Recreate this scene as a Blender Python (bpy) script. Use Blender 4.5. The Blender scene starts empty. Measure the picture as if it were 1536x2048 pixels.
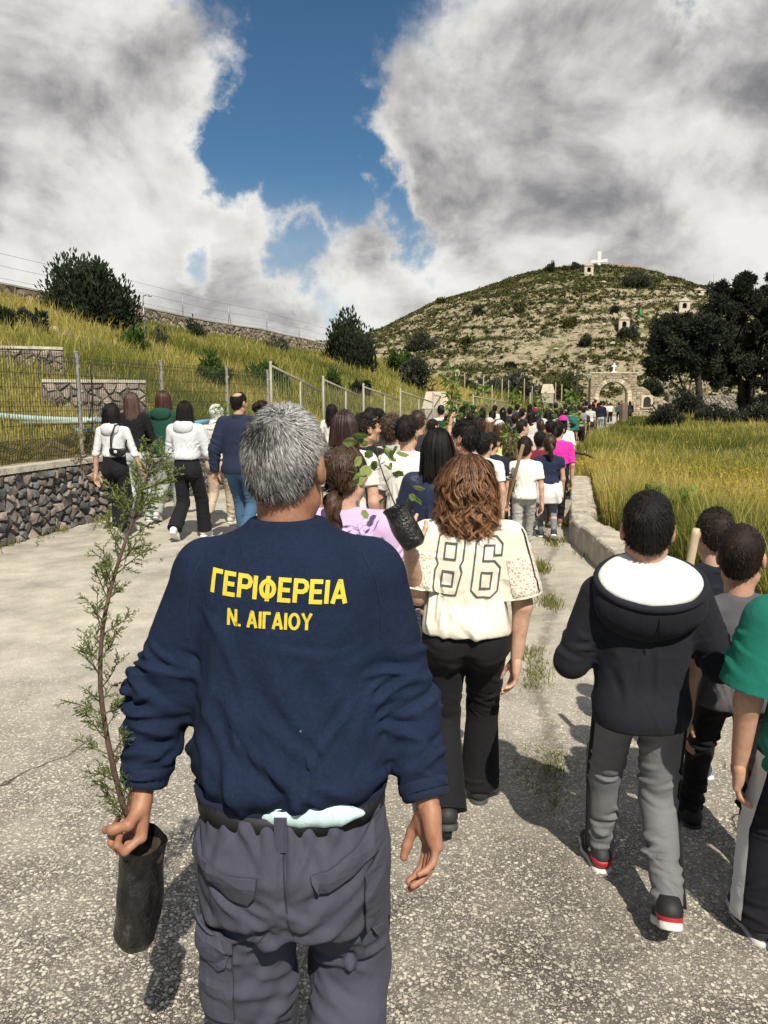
import bpy, bmesh, math, random
import numpy as np
from mathutils import Vector, Matrix, Euler
from mathutils.bvhtree import BVHTree

PI = math.pi
rng = np.random.default_rng(7)
random.seed(7)
SC = bpy.context.scene
COL = SC.collection

# ------------------------------------------------------------------ camera, sky, sun, exposure
EYE = 1.70                        # eye height of the photographer
PITCH = math.radians(8.2)         # looking slightly down
FPX = 1540.0                      # focal length in pixels of a 1536 x 2048 picture
cam_data = bpy.data.cameras.new('camera')
cam_data.sensor_fit = 'VERTICAL'
cam_data.sensor_height = 36.0
cam_data.lens = 36.0 * FPX / 2048.0
cam_data.clip_start = 0.05
cam_data.clip_end = 3000
cam = bpy.data.objects.new('camera', cam_data)
COL.objects.link(cam)
cam.location = (0, 0, EYE)
cam.rotation_euler = (PI / 2 - PITCH, 0, 0)
SC.camera = cam

SUN_EL = math.radians(48)
SUN_DX, SUN_DY = -0.24, 1.0       # the way the light travels over the ground
n_ = math.hypot(SUN_DX, SUN_DY)
to_sun = Vector((-SUN_DX / n_ * math.cos(SUN_EL), -SUN_DY / n_ * math.cos(SUN_EL), math.sin(SUN_EL)))
sun_data = bpy.data.lights.new('sun', 'SUN')
sun_data.energy = 5.0
sun_data.angle = math.radians(0.6)
sun_data.color = (1.0, 0.925, 0.79)
sun = bpy.data.objects.new('sun', sun_data)
COL.objects.link(sun)
sun.rotation_euler = to_sun.to_track_quat('Z', 'Y').to_euler()

SC.view_settings.view_transform = 'Standard'
SC.view_settings.look = 'None'
SC.view_settings.exposure = 0.22
SC.view_settings.gamma = 1.0
SC.view_settings.use_curve_mapping = False
try:
    SC.cycles.use_adaptive_sampling = True
    SC.cycles.adaptive_threshold = 0.02
    SC.cycles.use_denoising = True
    SC.cycles.max_bounces = 6
    SC.cycles.diffuse_bounces = 2
    SC.cycles.glossy_bounces = 2
    SC.cycles.transparent_max_bounces = 6
except Exception:
    pass

SA, CA = math.sin(PITCH), math.cos(PITCH)
def ray(u, v):
    """direction seen at photograph pixel (u, v)"""
    return np.array([u - 768.0, (1024.0 - v) * SA + FPX * CA, (1024.0 - v) * CA - FPX * SA])
def at(u, v, d):
    """the point at distance d (metres along Y) seen at pixel (u, v)"""
    r = ray(u, v); r = r * (d / r[1])
    return np.array([r[0], r[1], r[2] + EYE])
def ground(u, v, z=0.0):
    r = ray(u, v); t = (z - EYE) / r[2]
    return np.array([r[0] * t, r[1] * t, z])

class NT:
    """small helper for node trees"""
    def __init__(s, tree): s.t = tree; s.n = tree.nodes; s.l = tree.links
    def add(s, typ, **kw):
        nd = s.n.new(typ)
        for k, v in kw.items():
            if k.startswith('i_'):
                key = k[2:]; key = int(key) if key.isdigit() else key.replace('_', ' ')
                s.put(nd.inputs[key], v)
            else: setattr(nd, k, v)
        return nd
    def put(s, sock, v):
        if isinstance(v, bpy.types.NodeSocket): s.l.new(v, sock)
        elif isinstance(v, bpy.types.Node): s.l.new(v.outputs[0], sock)
        else:
            if hasattr(sock, 'default_value'):
                dv = sock.default_value
                if hasattr(dv, '__len__') and not isinstance(v, (int, float)):
                    v = tuple(v)
                    if len(dv) == 4 and len(v) == 3: v = v + (1.0,)
                sock.default_value = v
    def math(s, op, a, b=0.0, c=0.0, clamp=False):
        nd = s.n.new('ShaderNodeMath'); nd.operation = op; nd.use_clamp = clamp
        s.put(nd.inputs[0], a); s.put(nd.inputs[1], b); s.put(nd.inputs[2], c)
        return nd.outputs[0]
    def vmath(s, op, a, b=(0, 0, 0), out=0):
        nd = s.n.new('ShaderNodeVectorMath'); nd.operation = op
        s.put(nd.inputs[0], a)
        if op == 'SCALE': s.put(nd.inputs['Scale'], b)
        else: s.put(nd.inputs[1], b)
        return nd.outputs[out]
    def noise(s, vec, scale, detail=4, rough=0.55, dist=0.0):
        nd = s.n.new('ShaderNodeTexNoise')
        if vec is not None: s.put(nd.inputs['Vector'], vec)
        s.put(nd.inputs['Scale'], scale); s.put(nd.inputs['Detail'], detail)
        s.put(nd.inputs['Roughness'], rough); s.put(nd.inputs['Distortion'], dist)
        return nd.outputs[0]
    def ramp(s, fac, stops, interp='LINEAR'):
        nd = s.n.new('ShaderNodeValToRGB'); nd.color_ramp.interpolation = interp
        e = nd.color_ramp.elements
        while len(e) < len(stops): e.new(0.5)
        for el, (p, c) in zip(e, stops):
            el.position = p; el.color = (c[0], c[1], c[2], 1.0) if hasattr(c, '__len__') else (c, c, c, 1.0)
        s.put(nd.inputs[0], fac)
        return nd.outputs[0]
    def mix(s, fac, a, b, blend='MIX'):
        nd = s.n.new('ShaderNodeMix'); nd.data_type = 'RGBA'; nd.blend_type = blend
        s.put(nd.inputs[0], fac); s.put(nd.inputs[6], a); s.put(nd.inputs[7], b)
        return nd.outputs[2]
    def step(s, x, lo, hi):
        nd = s.n.new('ShaderNodeMapRange'); nd.interpolation_type = 'SMOOTHSTEP'
        s.put(nd.inputs[0], x); s.put(nd.inputs[1], lo); s.put(nd.inputs[2], hi)
        nd.inputs[3].default_value = 0.0; nd.inputs[4].default_value = 1.0
        return nd.outputs[0]

def build_world():
    w = bpy.data.worlds.new('World'); SC.world = w; w.use_nodes = True
    N = NT(w.node_tree); N.n.clear()
    out = N.add('ShaderNodeOutputWorld')
    d = N.add('ShaderNodeTexCoord').outputs['Generated']
    d = N.vmath('NORMALIZE', d)
    sky = N.add('ShaderNodeTexSky')
    sky.sky_type = 'NISHITA'; sky.sun_disc = False
    sky.sun_elevation = SUN_EL
    sky.sun_rotation = math.atan2(to_sun.x, to_sun.y)
    sky.altitude = 100; sky.air_density = 1.0; sky.dust_density = 0.1; sky.ozone_density = 2.0
    bg1 = N.add('ShaderNodeBackground'); N.put(bg1.inputs[0], N.mix(1.0, sky.outputs[0], (.66, .97, 1.10), 'MULTIPLY')); bg1.inputs[1].default_value = 0.058
    # clear gaps between the clouds: (pixel u, v, radius) turned into directions of the sky
    gaps = [(640, -420, 330, 1.0), (610, -120, 205, 1.0), (600, 60, 155, 1.0), (600, 215, 150, 1.05), (465, 318, 92, 0.95), (640, 325, 120, 1.0), (735, 330, 70, .8),
            (835, 460, 72, 0.78), (640, 545, 80, 0.80), (345, 525, 50, 0.60), (690, 640, 90, 0.60), (790, 410, 60, .7), (1345, -10, 50, 0.55), (400, -60, 100, 0.6)]
    # directions further round, where the picture does not look: cloud opened wider there to weaken ambient light
    warp = N.noise(d, 3.2, 5, 0.6)
    wv = N.add('ShaderNodeTexNoise'); N.put(wv.inputs['Vector'], d); wv.inputs['Scale'].default_value = 4.5
    wv.inputs['Detail'].default_value = 9; wv.inputs['Roughness'].default_value = 0.62
    off = N.vmath('SUBTRACT', wv.outputs['Color'], (0.5, 0.5, 0.5))
    off = N.vmath('SCALE', off, 0.30)
    dw = N.vmath('ADD', d, off)
    total = None
    for (u, v, r, k) in gaps:
        c = ray(u, v); c = c / np.linalg.norm(c)
        rad = r / FPX
        dist = N.vmath('DISTANCE', dw, tuple(c), out=1)
        # soft bump: k at the centre, 0 at twice the radius
        b = N.step(dist, rad * 1.75, rad * 0.25)
        b = N.math('MULTIPLY', b, k)
        total = b if total is None else N.math('MAXIMUM', total, b)
    # the rest of the sky: wide noise gaps, mostly clear to deepen shadows, on directions behind and to the sides
    ng = N.noise(d, 1.7, 5, 0.5)
    sep = N.add('ShaderNodeSeparateXYZ'); N.put(sep.inputs[0], d)
    back = N.step(sep.outputs[1], 0.62, 0.35)
    gap_b = N.math('MULTIPLY', N.step(ng, 0.38, 0.54), back)
    total = N.math('MAXIMUM', total, gap_b)
    fine = N.noise(d, 15.0, 9, 0.66)
    total2 = N.math('ADD', total, N.math('MULTIPLY', N.math('SUBTRACT', fine, 0.5), 0.42))
    clear = N.step(total2, 0.30, 0.70)
    sepz = N.add('ShaderNodeSeparateXYZ'); N.put(sepz.inputs[0], d)
    veil = N.math('MULTIPLY', N.step(sepz.outputs[2], .28, .08), .50)          # thin haze veils the gaps low down
    clear = N.math('MULTIPLY', clear, N.math('SUBTRACT', 1.0, veil))
    # cloud light: bright rims towards the gaps, grey where thick, billows lit from the sun's side
    dl = N.vmath('ADD', d, tuple(to_sun * 0.045))
    stretch = N.vmath('MULTIPLY', d, (1, 1, 1.35))
    stretch2 = N.vmath('MULTIPLY', dl, (1, 1, 1.35))
    b1 = N.noise(stretch, 5.2, 9, 0.58, 0.25); b2 = N.noise(stretch2, 5.2, 9, 0.58, 0.25)
    lit = N.math('MULTIPLY', N.math('SUBTRACT', b1, b2), 1.55)
    thick = N.noise(d, 2.6, 4, 0.5)
    low = N.step(sep.outputs[2], 0.42, 0.05)     # paler towards the horizon, as clouds seen side-on are
    val = N.math('MULTIPLY_ADD', N.step(total2, 0.0, 0.45), 0.21, 0.475)
    val = N.math('ADD', val, N.math('MULTIPLY', N.math('SUBTRACT', thick, 0.5), 0.85))
    val = N.math('ADD', val, lit)
    val = N.math('ADD', val, N.math('MULTIPLY', low, 0.17))
    colr = N.ramp(val, [(0.05, (.13, .13, .15)), (0.28, (.29, .285, .30)), (0.48, (.54, .525, .51)), (0.66, (.76, .745, .71)), (0.88, (.90, .89, .86))])
    bg2 = N.add('ShaderNodeBackground'); N.put(bg2.inputs[0], colr); bg2.inputs[1].default_value = 0.84
    mx = N.add('ShaderNodeMixShader'); N.put(mx.inputs[0], clear)
    N.l.new(bg2.outputs[0], mx.inputs[1]); N.l.new(bg1.outputs[0], mx.inputs[2])
    N.l.new(mx.outputs[0], out.inputs[0])
build_world()

# ------------------------------------------------------------------ meshes and objects
def mesh_np(name, V, F=None, tris=None, smooth=True, attrs=None):
    """mesh from numpy arrays; F (n,4) quads and/or tris (m,3)"""
    me = bpy.data.meshes.new(name)
    V = np.asarray(V, np.float32)
    parts, totals = [], []
    if F is not None and len(F): parts.append(np.asarray(F, np.int32).reshape(-1)); totals.append(np.full(len(F), 4, np.int32))
    if tris is not None and len(tris): parts.append(np.asarray(tris, np.int32).reshape(-1)); totals.append(np.full(len(tris), 3, np.int32))
    loops = np.concatenate(parts); tot = np.concatenate(totals)
    starts = np.concatenate([[0], np.cumsum(tot)[:-1]]).astype(np.int32)
    me.vertices.add(len(V)); me.vertices.foreach_set('co', V.reshape(-1))
    me.loops.add(len(loops)); me.loops.foreach_set('vertex_index', loops)
    me.polygons.add(len(tot)); me.polygons.foreach_set('loop_start', starts)
    me.polygons.foreach_set('use_smooth', np.full(len(tot), smooth))
    if attrs:
        for k, arr in attrs.items():
            a = me.attributes.new(k, 'FLOAT', 'POINT'); a.data.foreach_set('value', np.asarray(arr, np.float32))
    me.update(calc_edges=True)
    return me
def link(name, me, mat, parent=None, loc=None, rz=0.0):
    o = bpy.data.objects.new(name, me); COL.objects.link(o)
    if me is not None and mat is not None:
        if len(me.materials) == 0: me.materials.append(mat)
        elif me.materials[0] is not mat:
            o.material_slots[0].link = 'OBJECT'; o.material_slots[0].material = mat
    if parent is not None: o.parent = parent
    if loc is not None: o.location = loc
    if rz: o.rotation_euler = (0, 0, rz)
    return o
def tag(o, label, cat, group=None):
    o['label'] = label; o['category'] = cat
    if group: o['group'] = group
    return o
def empty(name, loc=(0, 0, 0), rz=0.0):
    o = bpy.data.objects.new(name, None); COL.objects.link(o)
    o.location = loc; o.rotation_euler = (0, 0, rz); o.empty_display_size = 0.1
    return o
def structure(o): o['kind'] = 'structure'; return o
def stuff(o): o['kind'] = 'stuff'; return o

class MB:
    """collects simple shapes into one mesh"""
    def __init__(s): s.V = []; s.Q = []; s.T = []; s.n = 0
    def push(s, V, Q=(), T=()):
        V = np.asarray(V, float).reshape(-1, 3)
        s.V.append(V)
        if len(Q): s.Q.append(np.asarray(Q, int).reshape(-1, 4) + s.n)
        if len(T): s.T.append(np.asarray(T, int).reshape(-1, 3) + s.n)
        s.n += len(V)
    def box(s, c, size, R=None, taper=1.0):
        sx, sy, sz = [q / 2 for q in size]
        V = np.array([[-sx, -sy, -sz], [sx, -sy, -sz], [sx, sy, -sz], [-sx, sy, -sz],
                      [-sx * taper, -sy * taper, sz], [sx * taper, -sy * taper, sz], [sx * taper, sy * taper, sz], [-sx * taper, sy * taper, sz]])
        if R is not None: V = V @ np.asarray(R).T
        s.push(V + np.asarray(c), [[3, 2, 1, 0], [4, 5, 6, 7], [0, 1, 5, 4], [1, 2, 6, 5], [2, 3, 7, 6], [3, 0, 4, 7]])
    def bar(s, a, b, w, h=None):
        """rectangular bar from a to b"""
        a = np.asarray(a, float); b = np.asarray(b, float); h = h or w
        R = frame(b - a)
        s.box((a + b) / 2, (w, h, np.linalg.norm(b - a)), R)
    def tube(s, pts, radii, seg=8, cap=True):
        pts = np.asarray(pts, float); n = len(pts)
        radii = np.full(n, radii) if np.isscalar(radii) else np.asarray(radii, float)
        ang = np.linspace(0, 2 * PI, seg, endpoint=False)
        tg = np.gradient(pts, axis=0); tg /= np.linalg.norm(tg, axis=1)[:, None] + 1e-9
        up = np.array([0.0, 0, 1]) if abs(tg[0][2]) < 0.9 else np.array([1.0, 0, 0])
        V = []
        for i in range(n):
            x = np.cross(up, tg[i]); x /= np.linalg.norm(x) + 1e-9
            y = np.cross(tg[i], x); up = y
            V.append(pts[i] + radii[i] * (np.cos(ang)[:, None] * x + np.sin(ang)[:, None] * y))
        V = np.concatenate(V)
        k = np.arange(seg); k2 = (k + 1) % seg
        Q = np.concatenate([np.stack([i * seg + k, i * seg + k2, (i + 1) * seg + k2, (i + 1) * seg + k], 1) for i in range(n - 1)])
        T = []
        if cap:
            V = np.concatenate([V, pts[:1], pts[-1:]])
            T = np.concatenate([np.stack([k2, k, np.full(seg, n * seg)], 1), np.stack([(n - 1) * seg + k, (n - 1) * seg + k2, np.full(seg, n * seg + 1)], 1)])
        s.push(V, Q, T)
    def mesh(s, name, smooth=False):
        return mesh_np(name, np.concatenate(s.V), np.concatenate(s.Q) if s.Q else None, np.concatenate(s.T) if s.T else None, smooth)
    def build(s, name, mat, parent=None, smooth=False, loc=None):
        return link(name, s.mesh(name, smooth), mat, parent, loc)
def frame(z, hint=(0, 0, 1)):
    """rotation matrix (columns x, y, z) with its z along the given direction"""
    z = np.asarray(z, float); z = z / np.linalg.norm(z)
    h = np.asarray(hint, float)
    if abs(np.dot(h, z)) > 0.95: h = np.array([0, 1.0, 0])
    x = np.cross(h, z); x /= np.linalg.norm(x); y = np.cross(z, x)
    return np.stack([x, y, z], 1)

def sstep(x, a, b):
    t = np.clip((x - a) / (b - a), 0, 1); return t * t * (3 - 2 * t)
class SinNoise:
    """smooth noise as a sum of sine waves"""
    def __init__(s, seed, freq, n=9, aniso=(1, 1, 1)):
        r = np.random.default_rng(seed)
        k = r.normal(size=(n, 3)); k /= np.linalg.norm(k, axis=1)[:, None]
        s.k = k * (freq * r.uniform(0.5, 1.7, n))[:, None] * np.asarray(aniso)
        s.p = r.uniform(0, 2 * PI, n); s.n = n
    def __call__(s, P):
        P = np.asarray(P, float); o = np.zeros(P.shape[:-1])
        for k, p in zip(s.k, s.p): o += np.sin(P @ k + p)
        return o / math.sqrt(s.n)

# ------------------------------------------------------------------ materials
def srgb(h):
    h = h.lstrip('#'); c = [int(h[i:i + 2], 16) / 255 for i in (0, 2, 4)]
    return tuple(x / 12.92 if x <= 0.04045 else ((x + 0.055) / 1.055) ** 2.4 for x in c)
MATS = {}
def new_mat(name):
    m = bpy.data.materials.new(name); m.use_nodes = True
    N = NT(m.node_tree); bs = N.n['Principled BSDF']
    return m, N, bs
def obj_coord(N): return N.add('ShaderNodeTexCoord').outputs['Object']
def bump(N, bs, h, strength=0.3, dist=0.01):
    b = N.add('ShaderNodeBump'); b.inputs['Strength'].default_value = strength; b.inputs['Distance'].default_value = dist
    N.put(b.inputs['Height'], h); N.l.new(b.outputs[0], bs.inputs['Normal'])
def cloth(rgb, rough=0.9, weave=900.0, var=0.16, fold=0.0):
    key = ('cloth', tuple(np.round(rgb, 4)), rough, weave, var, fold)
    if key in MATS: return MATS[key]
    m, N, bs = new_mat('fabric'); co = obj_coord(N)
    n1 = N.noise(co, 6.0, 4, 0.6); n2 = N.noise(co, 240.0, 2, 0.6)
    f = N.math('ADD', N.math('MULTIPLY', n1, 0.6), N.math('MULTIPLY', n2, 0.4))
    lo = tuple(c * (1 - var) for c in rgb); hi = tuple(min(1, c * (1 + var)) for c in rgb)
    N.put(bs.inputs['Base Color'], N.ramp(f, [(0.3, lo), (0.7, hi)]))
    bs.inputs['Roughness'].default_value = rough
    bs.inputs['Specular IOR Level'].default_value = 0.25
    bs.inputs['Sheen Weight'].default_value = 0.015; bs.inputs['Sheen Roughness'].default_value = 0.5
    rid = N.math('ABSOLUTE', N.math('SUBTRACT', N.noise(N.vmath('MULTIPLY', co, (1, 1, 0.5)), 9.0, 3, 0.5, 0.8), 0.5))
    h = N.math('ADD', N.math('MULTIPLY', N.noise(co, weave, 2, 0.5), 0.16), N.math('MULTIPLY', N.noise(N.vmath('MULTIPLY', co, (1, 1, 0.55)), 26.0, 4, 0.55, 0.6), 0.6))
    h = N.math('SUBTRACT', h, N.math('MULTIPLY', rid, 2.6))
    bump(N, bs, h, 0.5, 0.009 + fold)
    MATS[key] = m; return m
def plain(name, rgb, rough=0.6, metal=0.0, var=0.2, scale=8.0, bump_s=0.2, bump_d=0.004, bscale=60.0, detail=5):
    key = (name, tuple(np.round(rgb, 4)), rough)
    if key in MATS: return MATS[key]
    m, N, bs = new_mat(name); co = obj_coord(N)
    f = N.noise(co, scale, detail, 0.62)
    lo = tuple(c * (1 - var) for c in rgb); hi = tuple(min(1, c * (1 + var)) for c in rgb)
    N.put(bs.inputs['Base Color'], N.ramp(f, [(0.3, lo), (0.7, hi)]))
    bs.inputs['Roughness'].default_value = rough; bs.inputs['Metallic'].default_value = metal
    if bump_s: bump(N, bs, N.noise(co, bscale, 4, 0.6), bump_s, bump_d)
    MATS[key] = m; return m
def skin(rgb):
    key = ('skin', rgb)
    if key in MATS: return MATS[key]
    m, N, bs = new_mat('skin'); co = obj_coord(N)
    f = N.math('ADD', N.math('MULTIPLY', N.noise(co, 18.0, 5, 0.65), .65), N.math('MULTIPLY', N.noise(co, 120.0, 4, 0.7), .35))
    N.put(bs.inputs['Base Color'], N.ramp(f, [(0.32, (rgb[0] * .74, rgb[1] * .58, rgb[2] * .55)), (0.5, rgb), (0.68, (min(1, rgb[0] * 1.16), rgb[1] * 1.2, rgb[2] * 1.2))]))
    bs.inputs['Roughness'].default_value = 0.55
    bs.inputs['Subsurface Weight'].default_value = 0.12; bs.inputs['Subsurface Radius'].default_value = (1, .3, .15); bs.inputs['Subsurface Scale'].default_value = 0.006
    bump(N, bs, N.math('ADD', N.noise(co, 380.0, 3, 0.6), N.noise(N.vmath('MULTIPLY', co, (1, 1, 2.2)), 90.0, 3, 0.6)), 0.18, 0.0022)
    MATS[key] = m; return m
def hair_mat(dark, light, rough=0.42):
    key = ('hair', dark, light)
    if key in MATS: return MATS[key]
    m, N, bs = new_mat('hair'); co = obj_coord(N)
    a = N.add('ShaderNodeAttribute'); a.attribute_name = 'tint'
    st = N.noise(N.vmath('MULTIPLY', co, (1, 1, 0.10)), 160.0, 3, 0.6)
    f = N.math('ADD', N.math('MULTIPLY', a.outputs['Fac'], 0.72), N.math('MULTIPLY', N.math('SUBTRACT', st, 0.5), 0.9), clamp=True)
    N.put(bs.inputs['Base Color'], N.ramp(f, [(0.05, dark), (0.85, light)]))
    bs.inputs['Roughness'].default_value = rough + (.12 if light[0] < .06 else 0); bs.inputs['Specular IOR Level'].default_value = 0.12 if light[0] < .06 else 0.3
    bump(N, bs, st, 0.6, 0.006)
    MATS[key] = m; return m
# ================================================================== the setting
L_Y = [-30, 4, 9.0, 10.6, 12.9, 15.1, 17.5, 20, 22.7, 26.3, 33, 59, 84, 130]
L_X = [-5.6, -5.0, -4.5, -4.19, -3.73, -3.13, -2.37, -1.44, -.48, .67, 3.1, 13.0, 22.6, 40]
R_Y = [-30, 4.6, 7.2, 9.3, 14.7, 18.5, 26, 33, 60, 84, 130]
R_X = [2.3, 2.16, 2.19, 2.27, 3.6, 4.5, 6.4, 8.9, 18.6, 27.0, 44]
def Lx(y): return np.interp(y, L_Y, L_X)
def Rx(y): return np.interp(y, R_Y, R_X)
HD = 205.0
prof = [(-200, 640, None)]
HP_X = [-260, -120, -45] + [(u - 768) / 1556 * HD for u in (720, 770, 860, 950, 1040, 1090, 1160, 1190, 1240, 1265, 1330, 1400, 1430, 1536)] + [150, 260]
HP_Z = [3, 5, 12] + [EYE + HD * (802 - v) / 1556 for v in (675, 657, 614, 587, 556, 545, 541, 541, 548, 562, 577, 588, 593, 612)] + [14, 4]
nA = SinNoise(1, 0.10, 10, (1, 1, 0)); nB = SinNoise(2, 0.5, 10, (1, 1, 0)); nC = SinNoise(3, 1.8, 10, (1, 1, 0)); nD = SinNoise(4, 0.9, 8, (1, 1, 0))
def terrain(x, y):
    x = np.asarray(x, float); y = np.asarray(y, float)
    P = np.stack([x, y, np.zeros_like(x)], -1)
    uL = Lx(y) - x; uR = x - Rx(y)
    z = np.full(x.shape, -0.05)
    # left: retaining wall step, then the grass bank up to the boundary wall
    hw = np.interp(y, [-30, 16, 21, 30, 90], [.86, .86, .35, .12, 0.0])
    rise = np.interp(y, [-30, 10, 25, 40, 54, 64, 78, 92], [4.9, 4.8, 4.6, 4.55, 4.35, 2.7, .7, 0])
    t = np.clip((uL - 0.5) / 12.8, 0, 1.0)
    bank = hw + rise * (0.25 * t + 0.75 * sstep(t, -0.25, 1.1)) - 0.12 * rise * np.clip((uL - 14.5) / 10, 0, 3)
    bank = bank + (0.10 * nB(P) + 0.03 * nC(P)) * np.clip(uL / 2.5, 0, 1)
    z = np.where(uL > 0.02, -0.05 + (bank + 0.05) * sstep(uL, 0.05, 0.30), z)
    # right: field a step above the road
    hr = np.interp(y, [-30, 14, 19, 60, 90], [.22, .24, .10, .16, .1])
    field = hr + 0.05 * nB(P) * np.clip(uR / 2, 0, 1) + 0.02 * nC(P) + 0.35 * np.exp(-((x - 17.5) / 5.0) ** 2 - ((y - 48) / 8.0) ** 2)
    z = np.where(uR > 0.02, -0.05 + (field + 0.05) * sstep(uR, 0.05, 0.35), z)
    # the hill
    rz = np.interp(x, HP_X, HP_Z)
    y0 = 90 + 6 * np.sin(x * 0.03)
    t = (y - y0) / (HD - y0)
    up = 1 - np.clip(1 - t, 0, 1) ** 1.22
    dn = 1 - sstep(t, 1.03, 2.6)
    h = rz * np.where(t < 1, up, dn) * (t > 0)
    tc = np.clip(t, 0, 1)
    h = h + (0.9 * nA(P) + 0.28 * nB(P) + 0.08 * nC(P)) * sstep(t, 0.02, 0.25) * (1 - sstep(t, .78, 1.0) * .8)
    h = h + 0.35 * np.sin(h * 1.9 + nA(P) * 2) * sstep(t, 0.05, 0.2) * (1 - sstep(t, .8, 1.0))
    z = np.where(t > 0, np.maximum(z, 0) * (1 - sstep(t, 0, .3)) + h, z)
    far = np.hypot(x, y)
    return z * (1 - sstep(far, 420, 900))

def ground_material():
    m, N, bs = new_mat('ground'); g = N.add('ShaderNodeNewGeometry').outputs['Position']
    sep = N.add('ShaderNodeSeparateXYZ'); N.put(sep.inputs[0], g)
    n1 = N.noise(g, 0.35, 8, 0.62); n2 = N.noise(g, 2.2, 6, 0.65); n3 = N.noise(g, 9.0, 4, 0.6)
    grass = N.ramp(n2, [(0.25, (.045, .05, .014)), (0.5, (.11, .10, .025)), (0.75, (.20, .165, .05))])
    soil = N.ramp(n3, [(0.3, (.16, .12, .075)), (0.7, (.30, .245, .165))])
    near = N.mix(N.step(n1, 0.52, 0.70), grass, soil)
    # limestone hill: pale stony earth, thin herbs in patches
    r1 = N.noise(g, 0.55, 9, 0.7); r2 = N.noise(g, 2.6, 6, 0.7)
    rock = N.ramp(r2, [(0.28, (.16, .135, .085)), (0.48, (.30, .255, .17)), (0.75, (.46, .405, .29))])
    herb = N.ramp(r2, [(0.3, (.045, .052, .016)), (0.7, (.135, .13, .042))])
    hi = N.step(sep.outputs[2], 22.0, 33.0)
    cover = N.step(N.math('ADD', r1, N.math('MULTIPLY', hi, 0.16)), 0.47, 0.58)
    hill = N.mix(N.math('MULTIPLY', cover, 0.9), rock, herb)
    far = N.step(sep.outputs[1], 86.0, 96.0)
    N.put(bs.inputs['Base Color'], N.mix(far, near, hill))
    bs.inputs['Roughness'].default_value = 0.95; bs.inputs['Specular IOR Level'].default_value = 0.1
    bump(N, bs, N.math('ADD', n3, N.math('MULTIPLY', r1, 2.0)), 0.7, 0.12)
    return m
def axis(pts):
    out = []
    for (a, b, s) in pts: out.append(np.arange(a, b, s))
    return np.concatenate(out + [[pts[-1][1]]])
def build_ground():
    gy = axis([(-900, -60, 60), (-60, -10, 5), (-10, 4, .7), (4, 30, .25), (30, 62, .45), (62, 92, .8), (92, 215, 1.15), (215, 330, 6), (330, 900, 40)])
    gx = axis([(-900, -140, 60), (-140, -40, 6), (-40, -14, .9), (-14, 16, .25), (16, 40, .6), (40, 110, 1.3), (110, 180, 6), (180, 900, 50)])
    X, Y = np.meshgrid(gx, gy); Z = terrain(X, Y)
    V = np.stack([X, Y, Z], -1).reshape(-1, 3); nx, ny = len(gx), len(gy)
    i = np.arange(ny - 1)[:, None] * nx + np.arange(nx - 1)[None]
    F = np.stack([i, i + 1, i + nx + 1, i + nx], -1).reshape(-1, 4)
    structure(link('ground', mesh_np('ground', V, F), ground_material()))
build_ground()

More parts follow.
